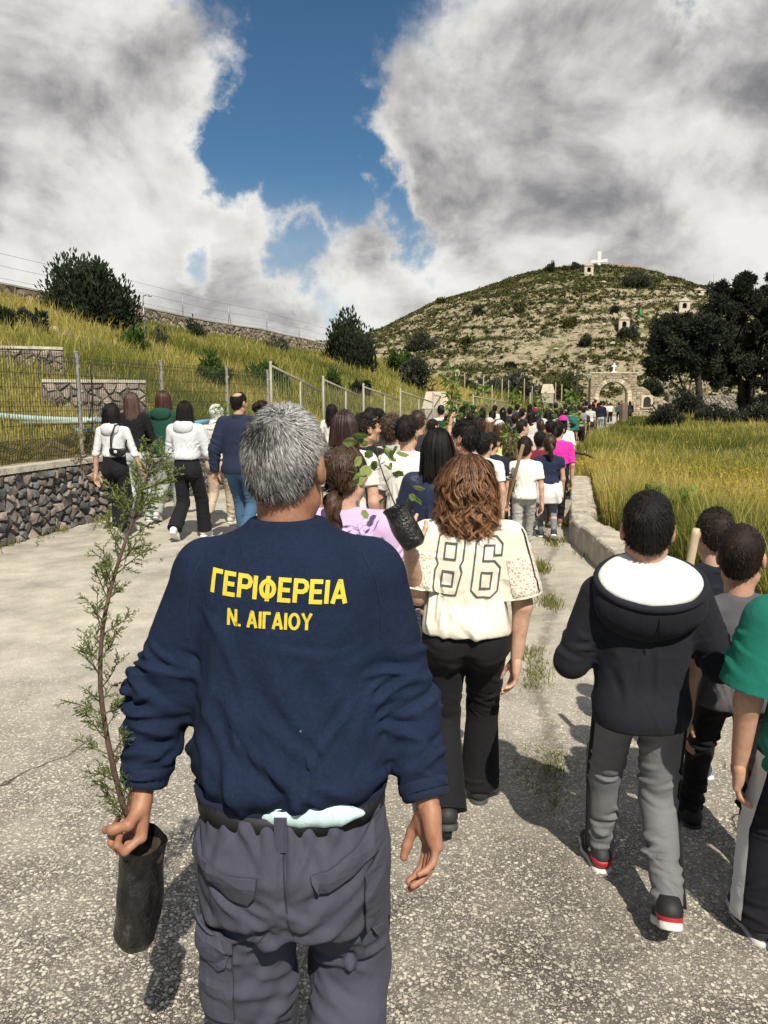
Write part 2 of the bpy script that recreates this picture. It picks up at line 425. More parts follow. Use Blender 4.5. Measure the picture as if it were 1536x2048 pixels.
def road_material():
    m, N, bs = new_mat('road'); g = N.add('ShaderNodeNewGeometry').outputs['Position']
    wob = N.add('ShaderNodeTexNoise'); N.put(wob.inputs['Vector'], g); wob.inputs['Scale'].default_value = 60
    gw = N.vmath('ADD', g, N.vmath('SCALE', N.vmath('SUBTRACT', wob.outputs['Color'], (.5, .5, .5)), 0.010))
    def pebbles(scale, lo, hi):
        v1 = N.add('ShaderNodeTexVoronoi'); N.put(v1.inputs['Vector'], gw); v1.inputs['Scale'].default_value = scale
        cs = N.add('ShaderNodeSeparateColor'); N.put(cs.inputs[0], v1.outputs['Color'])
        size = N.math('MULTIPLY_ADD', cs.outputs[2], hi - lo, lo)
        m = N.step(N.math('SUBTRACT', v1.outputs['Distance'], size), .07, -.07)
        return m, cs
    m1, cs = pebbles(78.0, .28, .56); m2, cs2 = pebbles(170.0, .30, .60)
    ramp = [(0.0, (.09, .083, .072)), (0.25, (.19, .178, .157)), (0.6, (.37, .348, .305)), (1.0, (.60, .57, .51))]
    stone = N.ramp(cs.outputs[0], ramp); stone2 = N.ramp(cs2.outputs[0], ramp)
    big = N.noise(g, 0.45, 6, 0.6); mid = N.noise(g, 3.0, 6, 0.65)
    wear = N.step(N.math('ADD', N.math('MULTIPLY', big, .6), N.math('MULTIPLY', mid, .4)), 0.40, 0.62)
    binder = N.mix(wear, (.060, .055, .05), (.17, .158, .138))
    gap = N.math('MAXIMUM', m1, N.math('MULTIPLY', m2, .8))
    col = N.mix(m1, N.mix(m2, binder, stone2), stone)
    # dusty wheel tracks, pale and smooth, and the older dark patches
    dust = N.math('MULTIPLY', N.step(N.math('ADD', N.math('MULTIPLY', big, .5), N.math('MULTIPLY', mid, .5)), 0.46, 0.66), 0.34)
    col = N.mix(dust, col, (.40, .375, .325))
    sepy = N.add('ShaderNodeSeparateXYZ'); N.put(sepy.inputs[0], g)
    # the finer, paler surface further up the road
    col = N.mix(N.math('MULTIPLY', N.step(sepy.outputs[1], 1.8, 5.5), .70), col, N.ramp(mid, [(0.3, (.46, .43, .37)), (0.7, (.68, .645, .565))]))
    # cracks
    wob2 = N.add('ShaderNodeTexNoise'); N.put(wob2.inputs['Vector'], g); wob2.inputs['Scale'].default_value = 2.2; wob2.inputs['Detail'].default_value = 6
    gc = N.vmath('ADD', g, N.vmath('SCALE', N.vmath('SUBTRACT', wob2.outputs['Color'], (.5, .5, .5)), 0.7))
    vc = N.add('ShaderNodeTexVoronoi'); vc.feature = 'DISTANCE_TO_EDGE'; N.put(vc.inputs['Vector'], N.vmath('MULTIPLY', gc, (1.0, .45, 1))); vc.inputs['Scale'].default_value = 0.62
    crack = N.math('MULTIPLY', N.step(vc.outputs['Distance'], 0.008, 0.002), N.step(N.noise(g, .8, 3), 0.50, 0.62))
    col = N.mix(N.math('MULTIPLY', crack, 0.8), col, (.05, .042, .032))
    blot = N.noise(g, 1.1, 7, .68)
    col = N.mix(1.0, col, N.ramp(blot, [(.30, (.72, .70, .66)), (.50, (1.08, 1.06, 1.02)), (.70, (1.28, 1.26, 1.20))]), 'MULTIPLY')
    # the long joint with soil and weeds that runs up the road near the kerb
    yy = sepy.outputs[1]; fx = N.math('ADD', N.math('MULTIPLY_ADD', yy, .22, -.02), N.math('MULTIPLY', N.math('SINE', N.math('MULTIPLY', yy, 2.3)), .06))
    jd = N.math('ADD', N.math('ABSOLUTE', N.math('SUBTRACT', sepy.outputs[0], fx)), N.math('MULTIPLY', N.math('SUBTRACT', N.noise(g, 9.0, 5, .7), .5), .30))
    joint = N.math('MULTIPLY', N.math('MULTIPLY', N.step(jd, .075, .0), N.step(yy, 14.0, 11.0)), N.step(yy, 2.6, 3.4))
    col = N.mix(N.math('MULTIPLY', joint, .5), col, N.ramp(N.noise(g, 30.0, 3), [(.35, (.06, .05, .034)), (.65, (.15, .125, .085))]))
    N.put(bs.inputs['Base Color'], col)
    bs.inputs['Roughness'].default_value = 0.9; bs.inputs['Specular IOR Level'].default_value = 0.25
    h = N.math('SUBTRACT', N.math('MULTIPLY', gap, N.math('ADD', 0.6, N.math('MULTIPLY', cs.outputs[1], 0.6))), N.math('MULTIPLY', crack, 2.5))
    h = N.math('ADD', h, N.math('MULTIPLY', mid, 0.8))
    bump(N, bs, h, 0.75, 0.007)
    return m
def build_road():
    ys = axis([(-12, 30, .3), (30, 90, 1.0)])
    V, F = [], []; nx = 40
    for y in ys:
        a, b = Lx(y) - 0.12, Rx(y) + (0.12 if y < 15 else 0.5 + 0.35 * math.sin(y * 1.3) + .2 * math.sin(y * 3.1))
        xs = np.linspace(a, b, nx)
        P = np.stack([xs, np.full(nx, y), np.zeros(nx)], -1)
        # slight crown and settled patches
        P[:, 2] = 0.006 * nC(P) + 0.004
        V.append(P)
    V = np.concatenate(V); n = len(ys)
    i = np.arange(n - 1)[:, None] * nx + np.arange(nx - 1)[None]
    F = np.stack([i, i + 1, i + nx + 1, i + nx], -1).reshape(-1, 4)
    structure(link('road', mesh_np('road', V, F), road_material()))
build_road()

# ------------------------------------------------------------------ stones
def clip_poly(poly, a, n):
    """keep the side of the line through a where (p-a).n < 0"""
    out = []
    for i in range(len(poly)):
        p, q = poly[i], poly[(i + 1) % len(poly)]
        dp, dq = np.dot(p - a, n), np.dot(q - a, n)
        if dp < 0: out.append(p)
        if (dp < 0) != (dq < 0): out.append(p + (q - p) * dp / (dp - dq))
    return out
def voronoi_cells(w, h, cw, ch, seed, jit=0.42):
    r = np.random.default_rng(seed)
    nx, ny = max(1, round(w / cw)), max(1, round(h / ch))
    pts = []
    for j in range(ny):
        for i in range(nx):
            pts.append(((i + .5 + (0.5 if j % 2 else 0) - .25 + r.uniform(-jit, jit)) * w / nx, (j + .5 + r.uniform(-jit, jit)) * h / ny))
    pts = np.array(pts); cells = []
    for k, c in enumerate(pts):
        poly = [np.array(p, float) for p in ((0, 0), (w, 0), (w, h), (0, h))]
        dist = np.linalg.norm(pts - c, axis=1)
        for q in np.argsort(dist)[1:14]:
            mid = (pts[q] + c) / 2; poly = clip_poly(poly, mid, pts[q] - c)
            if len(poly) < 3: break
        if len(poly) >= 3: cells.append((c, np.array(poly)))
    return cells
def stone_from_cell(poly, seed, depth=0.05, gap=0.011, rough=0.012):
    """a low stone with chamfered irregular edges; local u, v in the wall plane, w outward"""
    r = np.random.default_rng(seed)
    c = poly.mean(0); P = poly
    rad = np.linalg.norm(P - c, axis=1)
    s = np.clip(1 - gap / rad.min() * 0.9, .55, .97)
    base = c + (P - c) * s * r.uniform(.86, 1.03)
    base = base + r.normal(0, rough * 0.5, base.shape)
    top = c + (base - c) * r.uniform(.74, .88)
    tilt = r.normal(0, .16, 2)
    d = depth * r.uniform(.5, 1.3)
    n = len(P)
    V = [np.c_[base, np.full(n, -0.03)], np.c_[base, np.full(n, d * .45)], np.c_[top, d + (top - c) @ tilt + r.normal(0, rough * .5, n)], [[c[0] + r.normal(0, .01), c[1], d * 1.12]]]
    V = np.concatenate(V); k = np.arange(n); k2 = (k + 1) % n
    Q = np.concatenate([np.stack([k, k2, n + k2, n + k], 1), np.stack([n + k, n + k2, 2 * n + k2, 2 * n + k], 1)])
    T = np.stack([2 * n + k, 2 * n + k2, np.full(n, 3 * n)], 1)
    return V, Q, T
def place(V, o, eu, ev, ew): return np.asarray(o) + V[:, :1] * np.asarray(eu) + V[:, 1:2] * np.asarray(ev) + V[:, 2:3] * np.asarray(ew)
def stone_mat(tint, name='stone'):
    key = (name, tint)
    if key in MATS: return MATS[key]
    m, N, bs = new_mat(name); g = N.add('ShaderNodeNewGeometry'); co = g.outputs['Position']
    oi = N.add('ShaderNodeObjectInfo').outputs['Random']
    ri = g.outputs['Random Per Island']
    f = N.math('MULTIPLY_ADD', N.noise(co, 14.0, 6, 0.68), 0.75, N.math('MULTIPLY', N.math('FRACT', N.math('ADD', oi, ri)), 0.42))
    N.put(bs.inputs['Base Color'], N.ramp(f, [(0.25, tuple(c * .38 for c in tint)), (0.55, tint), (0.95, tuple(min(.8, c * 1.85) for c in tint))]))
    bs.inputs['Roughness'].default_value = 0.88; bs.inputs['Specular IOR Level'].default_value = 0.25
    bump(N, bs, N.math('ADD', N.noise(co, 30.0, 6, 0.7), N.noise(co, 110.0, 3, 0.6)), 0.6, 0.012)
    MATS[key] = m; return m
M_MORTAR = plain('mortar', (.15, .138, .122), .95, var=.35, scale=20, bump_s=.6, bump_d=.01)
M_CONC = plain('concrete', (.43, .395, .325), .92, var=.36, scale=6, bump_s=.8, bump_d=.018, bscale=30, detail=9)
M_CONC2 = plain('concrete_grey', (.30, .275, .24), .92, var=.42, scale=7, bump_s=.6, bump_d=.012, bscale=45, detail=9)
M_SLAB = plain('slab', (.30, .27, .22), .9, var=.3, scale=7, bump_s=.5, bump_d=.01)

def stone_wall(name, label, path, z0, height, thick, cell, seed, mats, coping=None, depth=.045, as_parts=True, group=None, back=False):
    """wall along a polyline (x, y) seen from its right-hand side; each stone is a part of its own"""
    path = np.asarray(path, float)
    root = empty(name, (path[0][0], path[0][1], z0)); tag(root, label, 'wall', group)
    org = np.array([path[0][0], path[0][1], z0])
    core = MB(); cop = MB(); joined = MB(); k = 0
    for i in range(len(path) - 1):
        a, b = path[i], path[i + 1]; L = np.linalg.norm(b - a)
        e = np.array([*(b - a) / L, 0]); nrm = np.array([e[1], -e[0], 0])
        A = np.array([a[0], a[1], z0])
        zz0 = z0 if np.isscalar(height) else z0
        core.push(place(np.array([[0, 0, 0], [L, 0, 0], [L, height, 0], [0, height, 0], [0, 0, -thick], [L, 0, -thick], [L, height, -thick], [0, height, -thick]], float), A - org, e, (0, 0, 1), nrm),
                  [[0, 1, 2, 3], [5, 4, 7, 6], [4, 0, 3, 7], [1, 5, 6, 2], [3, 2, 6, 7], [4, 5, 1, 0]])
        part_seg = as_parts if not hasattr(as_parts, '__len__') else (i in as_parts)
        for (c, poly) in voronoi_cells(L, height - .01, cell[0], cell[1], seed + i):
            V, Q, T = stone_from_cell(poly, seed * 991 + k, depth)
            W = place(V, A - org, e, (0, 0, 1), nrm)
            if part_seg:
                cc = W.mean(0)
                o = link('stone', mesh_np('stone', W - cc, Q, T, False), mats[k % len(mats)], root, tuple(cc))
            else: joined.push(W, Q, T)
            k += 1
        if coping:
            ch, over = coping
            nseg = max(1, int(L / 0.9)); r = np.random.default_rng(seed + 50 + i)
            for q in range(nseg):
                u0, u1 = L * q / nseg + .004, L * (q + 1) / nseg - .004
                dz = r.normal(0, .006)
                V = np.array([[u0, height + .002, over], [u1, height + .002, over], [u1, height + .002, -thick - .02], [u0, height + .002, -thick - .02],
                              [u0, height + ch + dz, over - .012], [u1, height + ch + dz, over - .012], [u1, height + ch + dz, -thick - .01], [u0, height + ch + dz, -thick - .01]], float)
                W = place(V, A - org, e, (0, 0, 1), nrm); cc = W.mean(0)
                mb = MB(); mb.push(W - cc, [[3, 2, 1, 0], [4, 5, 6, 7], [0, 1, 5, 4], [1, 2, 6, 5], [2, 3, 7, 6], [3, 0, 4, 7]])
                mb.build('coping_slab', M_CONC, root, loc=tuple(cc))
    core.build('mortar_core', M_MORTAR, root)
    if joined.n: stuff(joined.build('stonework', mats[0], root))
    return root
GREY_STONES = [stone_mat((.15, .14, .135)), stone_mat((.20, .175, .155)), stone_mat((.125, .128, .132)), stone_mat((.24, .195, .165))]
PALE_STONES = [stone_mat((.26, .215, .185)), stone_mat((.21, .175, .155)), stone_mat((.30, .255, .21))]
WARM_STONE = stone_mat((.33, .275, .195))

def build_walls():
    ys = [5.6, 8.3, 9.0, 10.6, 11.9, 12.9, 15.1, 17.5]
    stone_wall('retaining_wall', 'dark rubble stone retaining wall with concrete top along the road edge', [(Lx(y), y) for y in ys], 0.0, .84, .36, (.155, .105), 11, GREY_STONES, (.07, .05), .06, (1, 2, 3))
    a, b = at(-60, 790, 14.6), at(118, 790, 14.6)
    stone_wall('terrace_wall', 'short pinkish stone terrace wall with flat slab top, upper of the two behind mesh fence', [(a[0], 14.2), (b[0], 14.9)], 1.80, .86, .3, (.19, .12), 21, PALE_STONES, (.05, .03))
    a, b = at(95, 800, 12.9), at(282, 800, 12.9)
    stone_wall('terrace_wall', 'stone terrace wall behind the mesh fence beside the pale pipes, lower of the two', [(a[0], 12.7), (b[0], 13.2)], 1.02, .98, .3, (.19, .12), 31, PALE_STONES, (.05, .03))
    # boundary wall along the crest of the bank
    pts = []
    for y in np.arange(16, 54.1, 2.4):
        pts.append((Lx(y) - 13.3, y))
    pts = np.array(pts); root = None
    root = empty('boundary_wall', (pts[0][0], pts[0][1], 0)); tag(root, 'long low stone boundary wall running along the crest of the grassy bank', 'wall')
    core, st, cp = MB(), MB(), MB(); k = 0
    for i in range(len(pts) - 1):
        a, b = pts[i], pts[i + 1]; L = np.linalg.norm(b - a); e = np.array([*(b - a) / L, 0]); nrm = np.array([e[1], -e[0], 0])
        za, zb = float(terrain(*a)) - .15, float(terrain(*b)) - .15
        h = 1.02
        A = np.array([a[0] - pts[0][0], a[1] - pts[0][1], 0])
        def zof(u): return za + (zb - za) * u / L
        def quad(mb, h0, h1, w0, w1):
            V = [[0, zof(0) + h0, w0], [L, zof(L) + h0, w0], [L, zof(L) + h1, w0], [0, zof(0) + h1, w0], [0, zof(0) + h0, w1], [L, zof(L) + h0, w1], [L, zof(L) + h1, w1], [0, zof(0) + h1, w1]]
            mb.push(place(np.array(V, float), A, e, (0, 0, 1), nrm), [[0, 1, 2, 3], [5, 4, 7, 6], [4, 0, 3, 7], [1, 5, 6, 2], [3, 2, 6, 7], [4, 5, 1, 0]])
        quad(core, -.3, h, 0, -.3); quad(cp, h + .003, h + .06, .05, -.34)
        for (c, poly) in voronoi_cells(L, h, .3, .2, 400 + i):
            V, Q, T = stone_from_cell(poly, 9000 + k, .05); k += 1
            V[:, 1] += za + (zb - za) * V[:, 0] / L
            st.push(place(V, A, e, (0, 0, 1), nrm), Q, T)
    core.build('mortar_core', M_MORTAR, root); cp.build('coping', M_CONC, root); stuff(st.build('stonework', stone_mat((.24, .20, .15)), root))
    # thin steel posts of the wire fence on top of it
    M_POST = plain('galvanised', (.30, .31, .31), .5, .6, var=.15)
    wf = empty('wire_fence', (0, 0, 0)); tag(wf, 'wire fence on thin steel posts along the top of the boundary wall', 'fence')
    for i, y in enumerate(list(np.arange(18, 54, 3.6))):
        x = Lx(y) - 13.4; z = float(terrain(x, y)) + .6
        mb = MB(); mb.tube([(0, 0, 0), (0, 0, 1.35)], .022, 6)
        if i % 3 == 0: mb.tube([(0, 0, 1.0), (.0, 0.9, .1)], .016, 5)
        mb.build('post', M_POST, wf, True, (x, y, z))
    wb = MB()
    ysr = np.arange(18, 53.7, 1.2)
    for hh in (.12, .5, .9, 1.3):
        P = [(Lx(y) - 13.4, y, float(terrain(Lx(y) - 13.4, y)) + .6 + hh) for y in ysr]
        wb.tube(P, .006, 4, False)
    wb.build('wire_strands', M_POST, wf, True)
build_walls()

def build_kerb():
    """broken concrete edging wall between road and field"""
    path = np.array([(2.16, 3.2), (2.17, 4.6), (2.19, 7.2), (2.27, 9.3), (2.60, 10.7), (2.95, 12.1), (3.60, 14.7)])
    seglen = np.r_[0, np.cumsum(np.linalg.norm(np.diff(path, axis=0), axis=1))]
    s = np.arange(0, seglen[-1] + .01, .11)
    P = np.stack([np.interp(s, seglen, path[:, 0]), np.interp(s, seglen, path[:, 1])], 1)
    r = np.random.default_rng(5)
    root = empty('kerb_wall', (0, 0, 0)); tag(root, 'low chipped concrete edging wall between the road and the yellow grass field', 'kerb')
    cut = np.cumsum(r.uniform(.75, 1.5, 40)); cut = np.r_[0, cut[cut < s[-1] - .4], s[-1]]
    sec = np.array([(-.015, -.06), (-.006, .08), (.0, .20), (.006, .272), (.022, .290), (.10, .294), (.18, .297), (.26, .293), (.325, .286), (.340, .262), (.35, .12), (.36, -.06)])
    ns = SinNoise(8, 7, 9); n2 = SinNoise(18, 22, 9)
    for q in range(len(cut) - 1):
        ss = np.arange(cut[q] + .006, cut[q + 1] - .005, .055); ss = np.r_[ss, cut[q + 1] - .006]
        P = np.stack([np.interp(ss, seglen, path[:, 0]), np.interp(ss, seglen, path[:, 1])], 1); tg = np.gradient(P, axis=0); tg /= np.linalg.norm(tg, axis=1)[:, None]; nr = np.stack([tg[:, 1], -tg[:, 0]], 1)
        dz, tl, dx = r.normal(0, .012), r.normal(0, .012), r.normal(0, .008); V = []
        for i in range(len(P)):
            u = (ss[i] - cut[q]) / (cut[q + 1] - cut[q]); e = math.exp(-min(u, 1 - u) * 18)
            for (a_, b_) in sec:
                p3 = np.array([P[i, 0] + nr[i, 0] * (a_ + dx), P[i, 1] + nr[i, 1] * (a_ + dx), b_])
                edge = 1.0 if (b_ > .25 and (a_ < .03 or a_ > .32)) else 0.0
                lift = (dz + tl * (u - .5)) if b_ > .15 else 0
                bite = edge * (.020 * max(0, float(ns(p3)) - .2) + .006 * abs(float(n2(p3)))) + e * .018 * (b_ > .15) + .004 * float(n2(p3 * 1.7)) * (b_ > .1)
                V.append((p3[0] + nr[i, 0] * bite * (.8 if a_ < .1 else -.8), p3[1] + nr[i, 1] * bite * (.8 if a_ < .1 else -.8), p3[2] + lift - bite))
        n = len(sec); m = len(P); V = np.array(V); i = np.arange(m - 1)[:, None] * n + np.arange(n - 1)[None]
        F = np.stack([i, i + 1, i + n + 1, i + n], -1).reshape(-1, 4)[:, ::-1]
        T = [[k, k + 1, n - 1] for k in range(n - 2)] + [[(m - 1) * n + k + 1, (m - 1) * n + k, m * n - 1] for k in range(n - 2)]
        c = V.mean(0); link('kerb_block', mesh_np('kerb_block', V - c, F, T, False), M_CONC, root, tuple(c))
build_kerb()

def build_mesh_fence():
    """welded wire panels on steel posts above the retaining wall"""
    M_W = plain('fence_wire', (.055, .05, .035), .6, .3, var=.3, scale=12)
    M_P = plain('fence_post_metal', (.27, .26, .23), .6, .2, var=.2, scale=10)
    ys = [6.6, 8.8, 10.95, 13.3, 15.6, 17.35]
    root = empty('mesh_fence', (0, 0, 0)); tag(root, 'welded wire mesh fence with pale steel posts standing on the retaining wall', 'fence')
    zb = .93
    pts = [np.array([Lx(y) - .17, y]) for y in ys]
    for p in pts:
        mb = MB(); mb.box((0, 0, .72), (.05, .05, 1.44)); mb.box((0, 0, 1.45), (.06, .06, .02))
        for q in (.25, .75, 1.25): mb.box((.035, 0, q), (.015, .075, .05))
        mb.box((0, 0, .01), (.14, .14, .02))
        mb.build('post', M_P, root, loc=(p[0], p[1], zb))
    for i in range(len(pts) - 1):
        a, b = pts[i], pts[i + 1]; L = np.linalg.norm(b - a); e = (b - a) / L
        mb = MB(); sag = .02
        n = int(L / .052)
        for k in range(n + 1):
            q = a + e * (L * k / n); mb.bar((q[0], q[1], zb + .03), (q[0], q[1], zb + 1.42), .0056)
        for hz in (.04, .10, .28, .46, .64, .70, .76, .94, 1.12, 1.30, 1.36):
            mb.bar((a[0] + .006, a[1], zb + hz), (b[0] + .006, b[1], zb + hz), .0062)
        mb.build('wire_panel', M_W, root)
    # a loop of black cable hung over the fence by the second post
    p = pts[2]; cb = MB()
    t = np.linspace(0, 1, 30)
    C = np.stack([p[0] + .05 + .10 * np.sin(t * PI) + .02 * np.sin(t * 9), p[1] + .12 + .06 * t, zb + 1.42 * (1 - np.abs(2 * t - 1)) * .95 + np.where(t > .5, .52 * (t - .5) * 2, .0)], 1)
    cb.tube(C, .009, 6)
    tag(cb.build('cable_loop', plain('rubber', (.012, .012, .012), .5), None, True), 'black cable loop hung over the mesh fence next to a post', 'cable')
build_mesh_fence()

def build_railings():
    """tubular frame fence panels, open mesh, stepping down the roadside further up"""
    M_P = plain('railing_metal', (.32, .30, .245), .6, .15, var=.2)
    M_W = plain('railing_wire', (.20, .19, .14), .6, .2)
    spots = [(560, 17.4), (657, 20), (736, 22.7), (808, 26.3), (868, 30), (940, 36), (1000, 44)]
    P = []
    for (u, d) in spots: P.append(np.array([Lx(d) - .12, d, float(np.interp(d, [16, 21, 30, 50], [.86, .40, .2, .1]))]))
    names = ['first', 'second', 'third', 'fourth', 'fifth', 'sixth']
    for i in range(len(P) - 1):
        a, b = P[i], P[i + 1]; root = empty('tubular_fence', tuple(a))
        tag(root, 'pale tubular fence panel with sloping top rail, %s along the bank from the mesh fence' % names[i], 'fence', 'tubular fence panels up the road')
        h0, h1 = 1.75, 1.45
        b2 = b - a; b2 = b2 * (1 - .12 / np.linalg.norm(b2))
        mb = MB(); mb.tube([(0, 0, -.1), (0, 0, h0 + .1)], .032, 8); mb.build('post', M_P, root, True)
        mid = b2 * .55
        mb = MB(); mb.tube([(mid[0], mid[1], mid[2] - .1), (mid[0], mid[1], mid[2] + (h0 * .45 + h1 * .55))], .025, 8); mb.build('post', M_P, root, True)
        mb = MB(); mb.tube([(0, 0, h0), (b2[0], b2[1], b2[2] + h1)], .028, 8); mb.build('top_rail', M_P, root, True)
        mb = MB(); L = np.linalg.norm(b2); n = int(L / .12)
        for k in range(1, n):
            q = b2 * k / n; mb.bar((q[0], q[1], q[2] + .02), (q[0], q[1], q[2] + h0 + (h1 - h0) * k / n - .02), .007)
        for f in (.06, .35, .68):
            mb.bar((0, 0, h0 * f), (b2[0], b2[1], b2[2] + h1 * f), .007)
        mb.build('wire_infill', M_W, root)
build_railings()
# ------------------------------------------------------------------ plants
def foliage_mat(name, dark, mid, light, trans=0.25):
    key = (name, dark, mid, light)
    if key in MATS: return MATS[key]
    m, N, bs = new_mat(name)
    a = N.add('ShaderNodeAttribute'); a.attribute_name = 'tint'
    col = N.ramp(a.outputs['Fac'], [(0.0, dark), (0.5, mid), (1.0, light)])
    N.put(bs.inputs['Base Color'], col)
    bs.inputs['Roughness'].default_value = 0.7; bs.inputs['Specular IOR Level'].default_value = 0.2
    if trans:
        out = N.n['Material Output']; tr = N.add('ShaderNodeBsdfTranslucent'); N.put(tr.inputs[0], col)
        mx = N.add('ShaderNodeMixShader'); mx.inputs[0].default_value = trans
        N.l.new(bs.outputs[0], mx.inputs[1]); N.l.new(tr.outputs[0], mx.inputs[2]); N.l.new(mx.outputs[0], out.inputs[0])
    MATS[key] = m; return m
def leaf_quads(P, D, length, width, seed, tint=None):
    """leaves as bent diamonds: P base (n,3), D direction (n,3)"""
    r = np.random.default_rng(seed); n = len(P)
    D = D / (np.linalg.norm(D, axis=1)[:, None] + 1e-9)
    S = np.cross(D, r.normal(size=(n, 3))); S /= np.linalg.norm(S, axis=1)[:, None] + 1e-9
    Nn = np.cross(S, D)
    ln = (length * r.uniform(.6, 1.3, n))[:, None]; w = (width * r.uniform(.7, 1.25, n))[:, None]
    V = np.stack([P, P + D * ln * .5 + S * w * .5 + Nn * ln * .08, P + D * ln - Nn * ln * .08, P + D * ln * .5 - S * w * .5 + Nn * ln * .08], 1).reshape(-1, 3)
    F = np.arange(n * 4).reshape(-1, 4)
    t = r.uniform(0, 1, n) if tint is None else np.clip(tint + r.normal(0, .12, n), 0, 1)
    return V, F, np.repeat(t, 4)
M_BARK = plain('bark', (.038, .032, .026), .95, var=.4, scale=9, bump_s=.8, bump_d=.03, bscale=14)
M_TWIG = plain('twig', (.10, .075, .055), .9, var=.3)
F_DARK = foliage_mat('dark_leaves', (.012, .019, .011), (.026, .037, .019), (.05, .062, .03), .18)
F_OLIVE = foliage_mat('olive_leaves', (.014, .019, .012), (.032, .040, .024), (.070, .080, .046), .2)
F_GREEN = foliage_mat('green_leaves', (.022, .05, .012), (.05, .10, .02), (.11, .17, .04), .3)
F_FRESH = foliage_mat('fresh_leaves', (.06, .12, .02), (.14, .24, .04), (.28, .36, .09), .4)
F_GREY = foliage_mat('grey_leaves', (.03, .035, .024), (.06, .066, .045), (.10, .105, .07), .2)
F_SCRUB = foliage_mat('scrub_leaves', (.026, .032, .012), (.085, .088, .028), (.19, .175, .06), .2)

def bush(label, base, rx, rz, n, leaf, mat, seed, upright=0.5, name='bush', ry=None, clumps=None, sparse=1.0, cat='bush', group=None):
    """shrub > foliage, stem: leaves gathered in clumps on branching stems"""
    r = np.random.default_rng(seed); ry = ry or rx
    root = empty(name, tuple(base)); tag(root, label, cat, group)
    k = clumps or max(14, int(n / 90))
    d = r.normal(size=(k, 3)); d /= np.linalg.norm(d, axis=1)[:, None]; d[:, 2] = np.abs(d[:, 2]) * 1.0
    rad = r.uniform(.35, 1.0, k) ** .6
    C = d * rad[:, None] * np.array([rx, ry, rz * .92]) * r.uniform(.82, 1.12, (k, 1)); C[:, 2] += rz * .12
    mb = MB(); 
    for c in C[: min(k, 26)]:
        t = np.linspace(0, 1, 5)[:, None]
        P = t * c * np.array([1, 1, 1]) + np.array([0, 0, 1]) * (t * (1 - t)) * rz * .25
        P[0] = (c[0] * .06, c[1] * .06, -.12)
        mb.tube(P, np.linspace(.018 + .012 * rz, .004, 5), 5)
    mb.build('stem', M_TWIG, root, True)
    own = r.integers(0, k, n)
    cs = (.16 + .2 * r.uniform(0, 1, k)) * (rx + rz) * .5 * sparse
    off = r.normal(size=(n, 3)); off *= (cs[own] * r.uniform(.2, 1, n) ** .5 / (np.linalg.norm(off, axis=1) + 1e-9))[:, None]
    P = C[own] + off * np.array([1, 1, 1.0 + upright * .6]); P[:, 2] = np.maximum(P[:, 2], -.05)
    D = off / (np.linalg.norm(off, axis=1)[:, None] + 1e-9) + np.array([0, 0, upright * 1.6]) + r.normal(0, .35, (n, 3))
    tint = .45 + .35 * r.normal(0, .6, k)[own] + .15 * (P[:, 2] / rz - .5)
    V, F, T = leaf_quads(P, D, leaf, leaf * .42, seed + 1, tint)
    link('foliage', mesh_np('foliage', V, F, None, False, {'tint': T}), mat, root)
    return root

